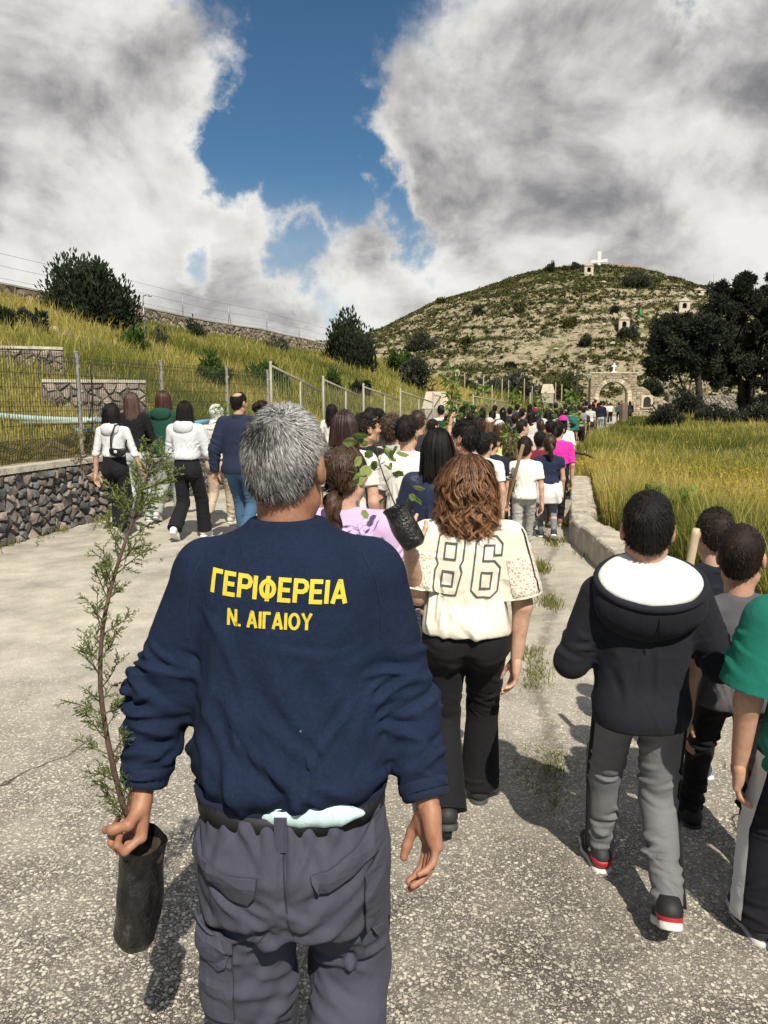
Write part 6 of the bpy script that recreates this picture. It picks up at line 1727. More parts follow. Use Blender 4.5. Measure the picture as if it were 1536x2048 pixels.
LONGKEYS = lambda S, end, w=1.0, d=1.0: [(.128 * S, .004, .004, -.02), (.122 * S, .035 * S, .045 * S, -.018), (.10 * S, .062 * S, .078 * S, -.016), (.055 * S, .083 * S * w, .102 * S, -.016), (-.01 * S, .090 * S * w, .106 * S * d, -.016), (-.08 * S, .092 * S * w, .098 * S * d, -.022), (-.15 * S, .098 * S * w, .088 * S * d, -.034), (end * .75 - .04, .105 * S * w, .080 * S * d, -.050), (end, .088 * S * w, .055 * S * d, -.062)]
def make_hair(o, hr, head):
    """hr: style, colours, options"""
    S, vox, root, hpos = o['S'], o['vox'], o['root'], o['hpos']
    style, cols = hr['style'], hr.get('c', DARKHAIR); mat = hair_mat(*cols); near = vox < .0135; hq = .004 if vox < .008 else (.006 if near else .011)
    seed = int(abs(root.location.x * 971 + root.location.y * 131)) % 9973
    r = np.random.default_rng(seed); parts = []
    def tf(V): return rot_z(rot_x(V, head[1]), head[0]) + hpos
    dens = hr.get('n', 2600 if vox < .008 else (1300 if near else 0))
    if style in ('short', 'crop', 'fade', 'bald'):
        low = hr.get('low', (.088, .060, -.080, -.070))
        V, F = hair_cap(hq, hr.get('thick', .009), low, 1.0, hr.get('top', .006)); V = V * S
        t0 = random_tint(V, .1, .5, seed)
        if style == 'bald':
            N = V - np.array([0, -.045, .10]) * S; keepv = np.linalg.norm(N * np.array([1, 1, .8]), axis=1) > .062 * S
            F = F[keepv[F].all(1)]
        parts.append((V, F, t0))
        if dens:
            f = hr.get('tint_fn')
            ln = hr.get('len', .022) * S
            v, q, t = short_strands(V, F, dens, ln, hr.get('w', .0034 if vox < .008 else .006) * S, seed, hr.get('lift', .5), tint_fn=f)
            parts.append((v, q, t))
    elif style in ('long', 'wavy', 'bob'):
        end = hr.get('end', -.34) * S; w = hr.get('wide', 1.0); dpt = hr.get('deep', 1.0); K = LONGKEYS(S, end, w, dpt)
        if style == 'bob': K = [k for k in K if k[0] > -.10 * S] + [(-.13 * S, .102 * S * w, .094 * S, -.022), (end, .090 * S * w, .082 * S, -.026)]
        s = Sdf((-.22 * S, -.26 * S, end - .05), (.22 * S, .14 * S, .17 * S), max(hq, .005))
        s.loft([(z, max(a - .006, .003), max(b - .006, .003), c) for (z, a, b, c) in K], .0, 2.0); s.plane((0, .062 * S, .06 * S), (0, 1, -.62), .01)
        s.ell((0, .12 * S, -.06 * S), (.068 * S, .115 * S, .12 * S), .01, True); s.cone((0, .0, -.10 * S), (0, .02, -.6), .05 * S, .06 * S, .02, True)
        V, F = s.mesh(); V = relax(V, F, 1, .4); N = vnormals(V, F); V = drape(V, N, .006 * S, seed, (1, 1, .12), 60.0)
        parts.append((V, F, random_tint(V, .1, .5, seed)))
        if dens:
            v, q, t = long_hair(K, dens, hr.get('w', .006 if vox < .008 else .010), seed, hr.get('wave', (.0, .0) if style != 'wavy' else (.012, 42.0)), hr.get('phi', 1.65), hr.get('jit', .010 if style != 'wavy' else .016), ragged=hr.get('ragged', .03 if style != 'wavy' else .06), tint_bottom=hr.get('tb', 0.0), t0=hr.get('t0', .45))
            parts.append((v, q, t))
    elif style in ('ponytail', 'bun'):
        V, F = hair_cap(hq, .009, (.086, .060, -.085, -.085), 1.0, .0); V = V * S; parts.append((V, F, random_tint(V, .1, .5, seed)))
        if dens:
            v, q, t = short_strands(V, F, dens, .035 * S, .005 * S, seed, .08, whorl=(0, .30, .25), down=.2); parts.append((v, q, t))
        a = np.array(hr.get('root', (0, -.115, .03))) * S; e = np.array(hr.get('tail', (.0, -.13, -.26))) * S
        tt = np.linspace(0, 1, 12); r0 = hr.get('fat', .032) * S
        P = a[None] + (e - a)[None] * tt[:, None] + np.array([0, -.045 * S, .03 * S])[None] * (np.sin(tt * PI))[:, None]
        mb = MB(); mb.tube(P, r0 * np.interp(tt, [0, .12, .4, 1], [.55, 1.0, 1.05, .18]), 10); m = np.concatenate(mb.V); qd = np.concatenate(mb.Q); tr = np.concatenate(mb.T); tr = np.c_[tr, tr[:, 2]]
        parts.append((m, qd, random_tint(m, .1, .6, seed)))
        if dens:
            n = dens // 2; ph = r.uniform(0, 2 * PI, n); rr = r0 * np.sqrt(r.uniform(.5, 1.35, n)); w2 = np.interp(tt, [0, .12, .4, 1], [.55, 1.0, 1.1, .5])
            C = P[None] + (rr[:, None] * w2[None])[:, :, None] * np.stack([np.cos(ph)[:, None] + .25 * np.sin(tt * 9 + ph[:, None]), np.sin(ph)[:, None] + 0 * tt[None], 0 * ph[:, None] + 0 * tt[None]], 2)
            v, q = ribbons(C, np.interp(tt, [0, .8, 1], [1, .8, .1]) * .005 * S, np.stack([np.cos(ph)[:, None] + 0 * tt, np.sin(ph)[:, None] + 0 * tt, 0 * tt[None] + 0 * ph[:, None]], 2))
            parts.append((v, q, np.repeat(np.clip(r.normal(.5, .22, n), 0, 1), 24)))
    elif style == 'hijab':
        s = Sdf((-.2, -.2, -.28), (.2, .16, .16), hq)
        s.ell((0, -.014, .03), (.090, .112, .100), .0); s.ell((0, .01, -.05), (.084, .098, .10), .03); s.loft([(-.22, .15, .11, -.02), (-.15, .105, .092, -.018), (-.10, .085, .088, -.01)], .03)
        s.ell((0, .14, -.02), (.062, .09, .088), .01, True)
        V, F = s.mesh(); V = relax(V, F, 1, .4) * S; V = drape(V, vnormals(V, F), .004, seed, (1, 1, .8), 30)
        o['hair'] = link('headscarf', mesh_np('headscarf', tf(V), F), cloth(cols[1]), root); return
    Vs = [p[0] for p in parts]; n = 0; Fs = []; Ts = []
    for (v, f, t) in parts: Fs.append(f + n); n += len(v); Ts.append(t)
    V = tf(np.concatenate(Vs))
    o['hair'] = link('hair', mesh_np('hair', V, np.concatenate(Fs), None, True, {'tint': np.concatenate(Ts)}), mat, root)
def make_cap(o, c, head=(0, 0), back=False):
    """baseball cap > brim"""
    S = o['S']; hq = .006 if o['vox'] < .014 else .011
    s = Sdf((-.12, -.15, 0), (.12, .15, .17), hq); s.ell((0, -.014, .036), (.088, .110, .100), .0); s.plane((0, 0, .040), (0, .10, -1))
    V, F = s.mesh(); V = relax(V, F, 1, .4)
    tf = lambda V: rot_z(rot_x(V * S, head[1]), head[0]) + o['hpos']
    k = link('cap', mesh_np('cap', tf(V), F), cloth(c), o['root'])
    s = Sdf((-.1, .03, .0), (.1, .21, .09), hq); s.ell((0, .11, .045), (.072, .078, .012), .0); V, F = s.mesh(); V = relax(V, F, 1, .3)
    if back: V = V * np.array([-1, -1, 1])
    link('brim', mesh_np('brim', tf(V), F), cloth(c), k)

# ---- flat pieces laid onto a garment (lettering, pocket flaps, stripes)
def bvh_of(V, F): return BVHTree.FromPolygons([tuple(v) for v in V], [tuple(int(i) for i in f) for f in F])
def cut_grid(bm, step):
    xs = [v.co.x for v in bm.verts]; ys = [v.co.y for v in bm.verts]
    for (lo, hi, ax) in ((min(xs), max(xs), 0), (min(ys), max(ys), 1)):
        q = lo + step
        while q < hi:
            co = (q, 0, 0) if ax == 0 else (0, q, 0); no = (1, 0, 0) if ax == 0 else (0, 1, 0)
            bmesh.ops.bisect_plane(bm, geom=bm.verts[:] + bm.edges[:] + bm.faces[:], plane_co=co, plane_no=no); q += step
def lay(name, bm, bvh, mat, parent, off=.002, thick=0.0, step=.012, frm=-1.5, direction=(0, 1, 0), lvl_s=.0007):
    """project a flat bmesh given in (x, z) onto the surface, seen from behind"""
    bmesh.ops.triangulate(bm, faces=bm.faces[:]); cut_grid(bm, step); bmesh.ops.triangulate(bm, faces=bm.faces[:])
    if thick:
        top = bm.faces[:]; r = bmesh.ops.extrude_face_region(bm, geom=top); up = [g for g in r['geom'] if isinstance(g, bmesh.types.BMVert)]
        for v in up: v.co.z = 1.0
        bmesh.ops.delete(bm, geom=[f for f in top], context='FACES_ONLY') if False else None
    D = Vector(direction).normalized(); last = None
    for v in bm.verts:
        lvl = v.co.z; o3 = Vector((v.co.x, frm, v.co.y)); hit, n, i, d = bvh.ray_cast(o3, D)
        if hit is None: hit = Vector((v.co.x, (last.y if last else 0), v.co.y)); n = Vector((0, -1, 0))
        last = hit
        n = (n + Vector((0, -1, 0))).normalized()
        v.co = hit + n * (off + (thick if thick else lvl_s) * lvl)
    bmesh.ops.recalc_face_normals(bm, faces=bm.faces[:])
    me = bpy.data.meshes.new(name); bm.to_mesh(me); bm.free()
    for p in me.polygons: p.use_smooth = not thick
    return link(name, me, mat, parent)
def poly_bm(polys):
    bm = bmesh.new()
    for P in polys: bm.faces.new([bm.verts.new((p[0], p[1], 0)) for p in P])
    return bm
def stroke_bm(lines, w):
    """closed or open outlines drawn with a band of width w"""
    bm = bmesh.new()
    for li, (P, closed) in enumerate(lines):
        P = np.array(P, float); n = len(P); A, B = [], []
        for i in range(n):
            p = P[i]; a = P[(i - 1) % n] if closed or i else P[i]; b = P[(i + 1) % n] if closed or i < n - 1 else P[i]
            d1 = p - a; d2 = b - p; d1 = d1 / (np.linalg.norm(d1) + 1e-9); d2 = d2 / (np.linalg.norm(d2) + 1e-9); d = d1 + d2; d /= np.linalg.norm(d) + 1e-9
            nn = np.array([-d[1], d[0]]); k = 1 / max(.5, abs(nn @ np.array([-d2[1], d2[0]])) if np.linalg.norm(d2) > .5 else 1)
            A.append(bm.verts.new((*(p + nn * w / 2 * k), li % 3))); B.append(bm.verts.new((*(p - nn * w / 2 * k), li % 3)))
        for i in range(n if closed else n - 1): j = (i + 1) % n; bm.faces.new((A[i], A[j], B[j], B[i]))
    return bm
def ell_pts(cx, cz, rx, rz, n=22): return [(cx + rx * math.cos(2 * PI * k / n), cz + rz * math.sin(2 * PI * k / n)) for k in range(n)]
GLYPHS = {'\u0393': (.56, [([(.07, 0), (.07, .93), (.58, .93)], False)]), '\u0395': (.62, [([(.62, .93), (.07, .93), (.07, .07), (.64, .07)], False), ([(.07, .51), (.58, .51)], False)]),
          '\u03a1': (.68, [([(.07, 0), (.07, .93), (.45, .93), (.60, .86), (.66, .71), (.60, .55), (.45, .48), (.07, .48)], False)]), '\u0399': (.14, [([(.07, 0), (.07, 1)], False)]),
          '\u03a6': (.84, [(ell_pts(.42, .50, .34, .33), True), ([(.42, -.03), (.42, 1.03)], False)]), '\u0391': (.80, [([(.07, 0), (.37, .93), (.43, .93), (.73, 0)], False), ([(.2, .30), (.6, .30)], False)]),
          '\u039d': (.74, [([(.07, 0), (.07, .93), (.10, .93), (.64, .07), (.67, .07), (.67, 1)], False)]), '.': (.14, [([(.07, 0), (.07, .15)], False)]), '\u039f': (.84, [(ell_pts(.42, .5, .35, .43), True)]),
          '\u03a5': (.76, [([(.04, 1), (.38, .46), (.72, 1)], False), ([(.38, .5), (.38, 0)], False)]), ' ': (.22, [])}
def text_bm(body, height, x, z, rot=0.0, weight=.15, width=None):
    """block capitals drawn with broad strokes, centred at (x, z)"""
    lines, pen = [], 0.0
    for ch in body:
        w, ls = GLYPHS[ch]
        for (P, c) in ls: lines.append((np.array(P) + np.array([pen, 0]), c))
        pen += w + .17
    pen -= .17; k = (width or pen * height) / pen; cs, sn = math.cos(rot), math.sin(rot); out = []
    for (P, c) in lines:
        Q = (P - np.array([pen / 2, .5])) * np.array([k, height]); out.append(([(x + a * cs - b * sn, z + a * sn + b * cs) for a, b in Q], c))
    return stroke_bm(out, weight * height)
# ------------------------------------------------------------------ the grey-haired man in front
HX, HY = float(at(577, 1100, 1.5)[0]), 1.5
def build_hero():
    o3 = np.array([HX, HY, 0.0])
    def J(u, v, d): return at(u, v, d) - o3
    jt = dict(shL=J(414, 1160, 1.50), elL=J(324, 1385, 1.50), wrL=J(283, 1585, 1.44), shR=J(742, 1155, 1.50), elR=J(812, 1425, 1.50), wrR=J(857, 1612, 1.41))
    for n in 'LR': jt['fd' + n] = (jt['wr' + n] - jt['el' + n]) / np.linalg.norm(jt['wr' + n] - jt['el' + n])
    jt['fdR'] = mix3(jt['fdR'], (-.12, .0, -1.0), .45); jt['fdL'] = mix3(jt['fdL'], (.0, -.02, -1.0), .4)
    navy = (.0115, .0195, .046)
    knit, N, bs = new_mat('sweatshirt_fleece'); co = obj_coord(N)
    f = N.math('ADD', N.math('MULTIPLY', N.noise(co, 5.0, 5, .65), .5), N.math('MULTIPLY', N.noise(co, 150.0, 4, .7), .5))
    col = N.ramp(f, [(.32, tuple(c * .70 for c in navy)), (.52, navy), (.70, tuple(c * 1.45 for c in navy))])
    lint = N.add('ShaderNodeTexVoronoi'); N.put(lint.inputs['Vector'], co); lint.inputs['Scale'].default_value = 26.0
    lc = N.add('ShaderNodeSeparateColor'); N.put(lc.inputs[0], lint.outputs['Color'])
    speck = N.math('MULTIPLY', N.step(lint.outputs['Distance'], .055, .03), N.math('GREATER_THAN', lc.outputs[0], .90))
    N.put(bs.inputs['Base Color'], N.mix(N.math('MULTIPLY', speck, .55), col, (.40, .42, .45))); bs.inputs['Roughness'].default_value = .95; bs.inputs['Specular IOR Level'].default_value = .15
    rid = N.math('ABSOLUTE', N.math('SUBTRACT', N.noise(N.vmath('MULTIPLY', co, (1, 1, .6)), 11.0, 3, .5, .8), .5))
    bump(N, bs, N.math('SUBTRACT', N.math('ADD', N.math('MULTIPLY', N.noise(co, 420.0, 3, .6), .22), N.math('MULTIPLY', N.noise(co, 60.0, 4, .6), .35)), N.math('MULTIPLY', rid, 2.0)), .55, .009)
    keys = [(.915, .186, .132, -.006), (.935, .189, .136, -.006), (.955, .205, .156, -.014), (.985, .208, .158, -.014), (1.07, .195, .146, -.008), (1.18, .192, .138, -.004), (1.28, .198, .133, -.006), (1.35, .188, .122, -.012), (1.395, .160, .104, -.018), (1.430, .120, .086, -.020), (1.455, .088, .076, -.018), (1.474, .066, .066, -.012)]
    p = person('stocky grey haired man in navy sweatshirt with yellow lettering and grey cargo trousers', HX, HY, 1.692, 0.0, .93, sw=.175, build=1.14, stride=.30, lead=-1, joints=jt, vox=.0055,
               hands=dict(R=((.38, .42, .46, .5), RELAX[1]), L=GRIP), thumbs=dict(R=(-.35, 1, 0), L=(.55, -.80, .1)), skin_c=SKIN_TAN,
               bottom=None, top=dict(kind='long', keys=keys, hem=.915, mat=knit, c=navy, sleeve=1.84, sleeve_r=(.064, .060, .046), amp=.0045, tilt=.06),
               shoe=((.05, .05, .05), (.08, .08, .08)), hair=None, head=(-.26, .05))
    Jn = p['J']; root = p['root']
    # sweatshirt: deep folds at the elbows, gathered hem
    top, V, F = p['parts']['top']; N = vnormals(V, F)
    for nm, sd in (('L', -1), ('R', 1)):
        V = ring_folds(V, N, Jn['sh' + nm], Jn['el' + nm], .066, .0075, 3.4, 11 + sd, .50, 1.0, 1.5)
        V = ring_folds(V, N, Jn['el' + nm], Jn['wr' + nm], .058, .0090, 4.4, 17 + sd, -.10, .68, 1.6)
    bulge = np.exp(-((V[:, 2] - .965) / .035) ** 2) * (np.abs(V[:, 0]) < .215)
    V = drape(V, N, .0075, 301, (1.0, .6, .25), 17.0, .5 * (1 - sstep(np.abs(V[:, 0]), .17, .22)) * sstep(V[:, 2], .93, .97) * (1 - sstep(V[:, 2], 1.12, 1.34)))
    V = V + N * (.009 * bulge * SinNoise(9, 26, 8, (1, .5, .4))(V))[:, None]
    V = creases(V, N, .0060, 16, 611, (-.18, .18, .93, 1.10), (-1.2, 1.2), (.07, .20), (.007, .015)); V = creases(V, N, .0035, 9, 617, (-.16, .17, 1.08, 1.26), (-.7, .7), (.10, .24), (.010, .018))
    # long soft diagonal folds from the shoulder blades
    for (x0, z0, x1, z1, a, wd) in [(-.02, 1.22, .07, 1.02, .008, .022), (.05, 1.27, .15, 1.05, .007, .02), (-.12, 1.28, -.07, 1.05, .006, .022), (.17, 1.36, .19, 1.16, -.008, .016), (-.16, 1.36, -.185, 1.14, -.008, .016), (-.05, 1.12, .12, .99, .006, .016)]:
        t, d, q = axis_params(V * np.array([1, 0, 1]), np.array([x0, 0, z0]), np.array([x1, 0, z1]))
        m = np.exp(-(d / wd) ** 2) * sstep(t, -.15, .2) * (1 - sstep(t, .75, 1.15)) * (V[:, 1] < 0) * (np.abs(V[:, 0]) < .22)
        V = V + N * (a * m)[:, None]
    top.data.vertices.foreach_set('co', V.astype(np.float32).reshape(-1)); top.data.update()
    bv = bvh_of(V, F)
    yellow = cloth((.62, .50, .055), .8, 300, .12)
    zt = 1.356
    def X(u, v, d=1.37): return float(at(u, v, d)[0] - HX)
    lay('lettering', text_bm('\u0393\u0395\u03a1\u0399\u03a6\u0395\u03a1\u0395\u0399\u0391', .042, X(555, 1170), 1.360, -.075, .19, .252), bv, yellow, top, .0016, 0, .008, lvl_s=.0005)
    lay('lettering', text_bm('\u039d. \u0391\u0399\u0393\u0391\u0399\u039f\u03a5', .031, X(539, 1232), 1.304, -.045, .18, .155), bv, yellow, top, .0016, 0, .008, lvl_s=.0005)
    # sleeve set-in seams
    seam = cloth((.010, .018, .045), .95)
    for sd in (-1, 1):
        lay('shoulder_seam', stroke_bm([([(sd * .150, 1.415), (sd * .176, 1.36), (sd * .186, 1.30), (sd * .184, 1.25)], False)], .0035), bv, seam, top, .0015, 0, .02)
    rib = cloth(tuple(c * .92 for c in navy), .95, 500.0, .10)
    sg = 120; ang = np.linspace(0, 2 * PI, sg, endpoint=False); P = []
    for q, (zz, ex) in enumerate([(.945, .000), (.938, .012), (.928, .010), (.918, .008), (.911, .006), (.909, -.002)]):
        k_ = 1 + .006 * np.cos(ang * 60); sl = .010 * np.cos(ang) * np.clip(np.sin(-ang), 0, 1) + .004 * np.sin(ang * 3 + 1)
        P.append(np.stack([(.186 + ex) * k_ * np.sign(np.cos(ang)) * np.abs(np.cos(ang)) ** .91, -.006 + (.136 + ex) * k_ * np.sign(np.sin(ang)) * np.abs(np.sin(ang)) ** .91, zz + sl], 1))
    mb = MB(); k = np.arange(sg); k2 = (k + 1) % sg; mb.push(np.concatenate(P), np.concatenate([np.stack([i * sg + k, i * sg + k2, (i + 1) * sg + k2, (i + 1) * sg + k], 1)[:, ::-1] for i in range(5)])); mb.build('hem_band', rib, top, True)
    for nm in 'LR':                                                   # ribbed cuffs
        a, b = mix3(Jn['el' + nm], Jn['wr' + nm], .70), mix3(Jn['el' + nm], Jn['wr' + nm], .93); mb = MB(); t = np.linspace(0, 1, 9); sg = 40
        ang = np.linspace(0, 2 * PI, sg, endpoint=False); fr = frame(b - a); P = []
        for q in t:
            rr = np.interp(q, [0, .15, .5, .9, 1], [.036, .0515, .048, .0465, .040]) * (1 + .012 * np.cos(ang * 20))
            P.append(mix3(a, b, q) + rr[:, None] * (np.cos(ang)[:, None] * fr[:, 0] + np.sin(ang)[:, None] * fr[:, 1]))
        k = np.arange(sg); k2 = (k + 1) % sg; mb.push(np.concatenate(P), np.concatenate([np.stack([i * sg + k, i * sg + k2, (i + 1) * sg + k2, (i + 1) * sg + k], 1) for i in range(8)])); mb.build('cuff', rib, top, True)
    # trousers, roomy work cut
    hip = Jn['hipL'][2]
    grey = (.060, .062, .088); tw = cloth(grey, .88, 1100.0, .12)
    for nm, sd in (('L', -1), ('R', 1)):
        Jn['hip' + nm] = np.array([sd * .092, -.005, .84]); 
    Jn['knL'] = np.array([-.108, .03, .44]); Jn['knR'] = np.array([.114, .09, .45])
    s = Sdf((-.30, -.36, .02), (.30, .36, 1.0), .0060)
    s.loft([(.66, .168, .135, -.02), (.74, .186, .152, -.026), (.82, .190, .152, -.024), (.90, .180, .136, -.012), (.945, .174, .122, -.004)], .0)
    for nm, sd in (('L', -1), ('R', 1)):
        s.cone((sd * (.092 if sd < 0 else .100), -.012, .78), Jn['kn' + nm], .108 if sd < 0 else .098, .098 if sd < 0 else .086, .02); s.cone(Jn['kn' + nm], Jn['an' + nm] + np.array([0, 0, .0]), .097 if sd < 0 else .086, .085, .03)
    s.plane((0, 0, .906), (0, 0, 1))
    s.cone((.014, -.30, .50), (.014, .30, .50), .011, .011, .03, True); s.cone((.014, -.30, .59), (.014, .30, .59), .010, .010, .03, True); s.cone((.012, -.30, .665), (.012, .30, .665), .008, .008, .03, True); s.cone((.012, -.30, .40), (.012, .30, .40), .012, .012, .03, True); s.cone((.012, -.30, .30), (.012, .30, .30), .014, .014, .03, True)
    s.plane((0, 0, .05), (0, 0, -1))
    V, F = s.mesh(); V = relax(V, F, 1, .4); N = vnormals(V, F)
    back = (V[:, 1] < .04)
    # seat crease, gathers under the belt, smile folds under the seat, knee folds
    V = V - N * (.010 * np.exp(-(V[:, 0] / .008) ** 2) * sstep(V[:, 2], .70, .80) * back)[:, None]
    V = V + N * (.0035 * np.sin(V[:, 0] * 170 + 2.5 * SinNoise(3, 20, 8)(V)) * sstep(V[:, 2], .83, .90) * (1 - sstep(V[:, 2], .915, .93)))[:, None]
    for i, (x0, z0, x1, z1, a, wd) in enumerate([(-.19, .80, -.04, .735, -.010, .013), (-.19, .83, -.02, .80, .008, .016), (-.02, .72, -.16, .68, .010, .015), (-.01, .70, -.17, .64, -.009, .014), (.02, .72, .12, .67, .008, .016), (.02, .80, .18, .86, .007, .018), (.01, .76, .16, .80, -.008, .014), (-.17, .60, -.04, .66, .009, .016), (.17, .58, .05, .63, .009, .016), (-.18, .52, -.05, .49, .009, .016), (.05, .50, .18, .53, -.009, .014), (-.05, .92, -.13, .84, .006, .012), (.06, .93, .13, .85, .006, .012)]):
        t, d, q = axis_params(V * np.array([1, 0, 1]), np.array([x0, 0, z0]), np.array([x1, 0, z1]))
        V = V + N * (a * np.exp(-(d / wd) ** 2) * sstep(t, -.2, .15) * (1 - sstep(t, .8, 1.2)) * back)[:, None]
    V = drape(V, N, .0045, 77, (1, 1, .5), 16.0); V = drape(V, N, .002, 99, (1, 1, .7), 34.0)
    V = creases(V, N, .0075, 22, 801, (-.19, .19, .56, .78), (.8, 2.4), (.06, .17), (.006, .012)); V = creases(V, N, .006, 16, 803, (-.18, .18, .80, .92), (-.5, .5), (.06, .12), (.005, .010)); V = creases(V, N, .008, 18, 807, (-.20, .20, .30, .56), (.5, 2.6), (.08, .18), (.007, .014))
    tr = link('trousers', mesh_np('trousers', V, F), tw, root)
    bt = bvh_of(V, F)
    dk = cloth(tuple(c * .42 for c in grey), .9)
    def flap(P, th=.010): return lay('pocket_flap', poly_bm([P]), bt, tw, tr, .002, th, .014)
    # pocket flaps on the seat, a cargo pocket low on each thigh
    f1 = flap([(-.185, .868), (-.160, .835), (-.120, .820), (-.045, .820), (-.050, .790), (-.066, .762), (-.105, .768), (-.150, .782), (-.182, .802)])
    f2 = flap([(.055, .826), (.10, .838), (.150, .868), (.176, .905), (.184, .870), (.176, .835), (.130, .812), (.090, .796), (.062, .788)])
    c1 = lay('cargo_pocket', poly_bm([[(-.186, .655), (-.140, .648), (-.112, .630), (-.118, .44), (-.185, .44)]]), bt, tw, tr, .002, .010, .016)
    c2 = lay('pocket_flap', poly_bm([[(-.188, .672), (-.150, .662), (-.108, .640), (-.122, .585), (-.140, .572), (-.168, .590), (-.186, .600)]]), bt, tw, tr, .014, .006, .014)
    lay('cargo_pocket', poly_bm([[(.150, .79), (.186, .83), (.192, .70), (.176, .60), (.150, .66)]]), bt, tw, tr, .003, .010, .016)
    # stitched seams
    def st(P, w=.0022): return lay('seam', stroke_bm([(P, False)], w), bt, dk, tr, .0012, 0, .02)
    st([(0, .945), (.0, .86), (.004, .78), (.010, .72), (.018, .69)], .003); st([(-.182, .862), (-.158, .829), (-.120, .812), (-.050, .812)]); st([(.060, .818), (.10, .829), (.150, .858), (.174, .892)])
    st([(-.150, .775), (-.148, .70), (-.135, .665), (-.06, .66), (-.03, .70)]); st([(-.145, .66), (-.120, .58), (-.118, .44)])
    st([(.165, .93), (.170, .85), (.168, .75), (.17, .60)], .003)
    # belt, belt loop and the pale vest peeping out
    mb = MB(); a = np.linspace(0, 2 * PI, 60); Pv = []
    for dz, ex in ((-.022, .000), (-.022, .006), (.016, .006), (.016, .0)):
        Pv.append(np.stack([(.186 + ex) * np.sign(np.cos(a)) * np.abs(np.cos(a)) ** .9, -.006 + (.141 + ex) * np.sign(np.sin(a)) * np.abs(np.sin(a)) ** .9, .912 + dz + .006 * np.sin(a) + 0 * a], 1))
    k = np.arange(59); mb.push(np.concatenate(Pv), np.concatenate([np.stack([i * 60 + k, i * 60 + k + 1, (i + 1) * 60 + k + 1, (i + 1) * 60 + k], 1) for i in range(3)]))
    mb.build('belt', plain('belt_leather', (.010, .010, .012), .6), root, True)
    bt2 = bvh_of(np.concatenate(Pv), np.concatenate([np.stack([i * 60 + k, i * 60 + k + 1, (i + 1) * 60 + k + 1, (i + 1) * 60 + k], 1) for i in range(3)]))
    mb = MB(); mb.box((-.004, -.156, .895), (.024, .010, .070)); mb.box((-.012, -.162, .895), (.002, .003, .066)); mb.box((.004, -.162, .895), (.002, .003, .066)); mb.build('belt_loop', tw, tr)
    s = Sdf((-.13, -.21, .86), (.19, -.08, .97), .004); s.ell((.050, -.136, .926), (.105, .024, .026), 0); s.plane((0, 0, .945), (0, 0, 1)); v, f = s.mesh(); v = relax(v, f, 1, .4); v = drape(v, vnormals(v, f), .003, 12, (1.5, 1, .5), 40)
    link('undershirt', mesh_np('undershirt', v, f), cloth((.50, .66, .68), .85), root)
    # grey hair: dark at the nape and around the whorl, silver crown, sun highlight painted in at upper right
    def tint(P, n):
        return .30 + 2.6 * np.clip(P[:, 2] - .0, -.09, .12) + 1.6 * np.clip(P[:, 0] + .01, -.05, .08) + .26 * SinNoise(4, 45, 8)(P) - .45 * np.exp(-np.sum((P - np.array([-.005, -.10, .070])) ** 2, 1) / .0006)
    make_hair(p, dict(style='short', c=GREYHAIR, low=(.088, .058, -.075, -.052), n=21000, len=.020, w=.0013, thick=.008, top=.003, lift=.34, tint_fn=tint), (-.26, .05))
    # nape and ears are the skin mesh; neckband ring exists on the sweatshirt
    return p
HERO = build_hero()
# ------------------------------------------------------------------ everyone else
def W(u, v, d, rz=0.0): q = at(u, v, d); return dict(x=float(q[0]), y=d, h=float(q[2]), rz=rz)
WHITE = (.74, .72, .67); CREAM = (.76, .72, .60); BLACK = (.010, .010, .012); NAVY = (.014, .020, .045); GREYC = (.11, .11, .12)
def hair(style, c, **k): return dict(style=style, c=c, **k)
def strap(o, pts, w, mat, name='strap', thick=.004):
    """a flat band over a garment, in the person's frame"""
    P = np.array(pts, float); t = np.linspace(0, len(P) - 1, 6 * len(P)); Q = np.stack([np.interp(t, range(len(P)), P[:, i]) for i in range(3)], 1)
    Q[1:-1] = (Q[:-2] + 2 * Q[1:-1] + Q[2:]) / 4
    mb = MB()
    for i in range(len(Q) - 1): pass
    tg = np.gradient(Q, axis=0); tg /= np.linalg.norm(tg, axis=1)[:, None]
    out = Q * np.array([.3, 1, 0]); out /= np.linalg.norm(out, axis=1)[:, None] + 1e-9
    sd = np.cross(tg, out); sd /= np.linalg.norm(sd, axis=1)[:, None] + 1e-9
    A = [Q + sd * w / 2, Q - sd * w / 2, Q - sd * w / 2 + out * thick, Q + sd * w / 2 + out * thick]; V = np.stack(A, 1).reshape(-1, 3); n = len(Q)
    i = np.arange(n - 1)[:, None] * 4; F = []
    for a, b in ((0, 1), (1, 2), (2, 3), (3, 0)): F.append(np.concatenate([i + a, i + b, i + 4 + b, i + 4 + a], 1))
    mb.push(V, np.concatenate(F)); return mb
def to_world(o, p):
    r = o['root'].rotation_euler[2]; q = rot_z(np.atleast_2d(np.asarray(p, float)), r) + np.array(o['root'].location); return q if np.ndim(p) > 1 else q[0]

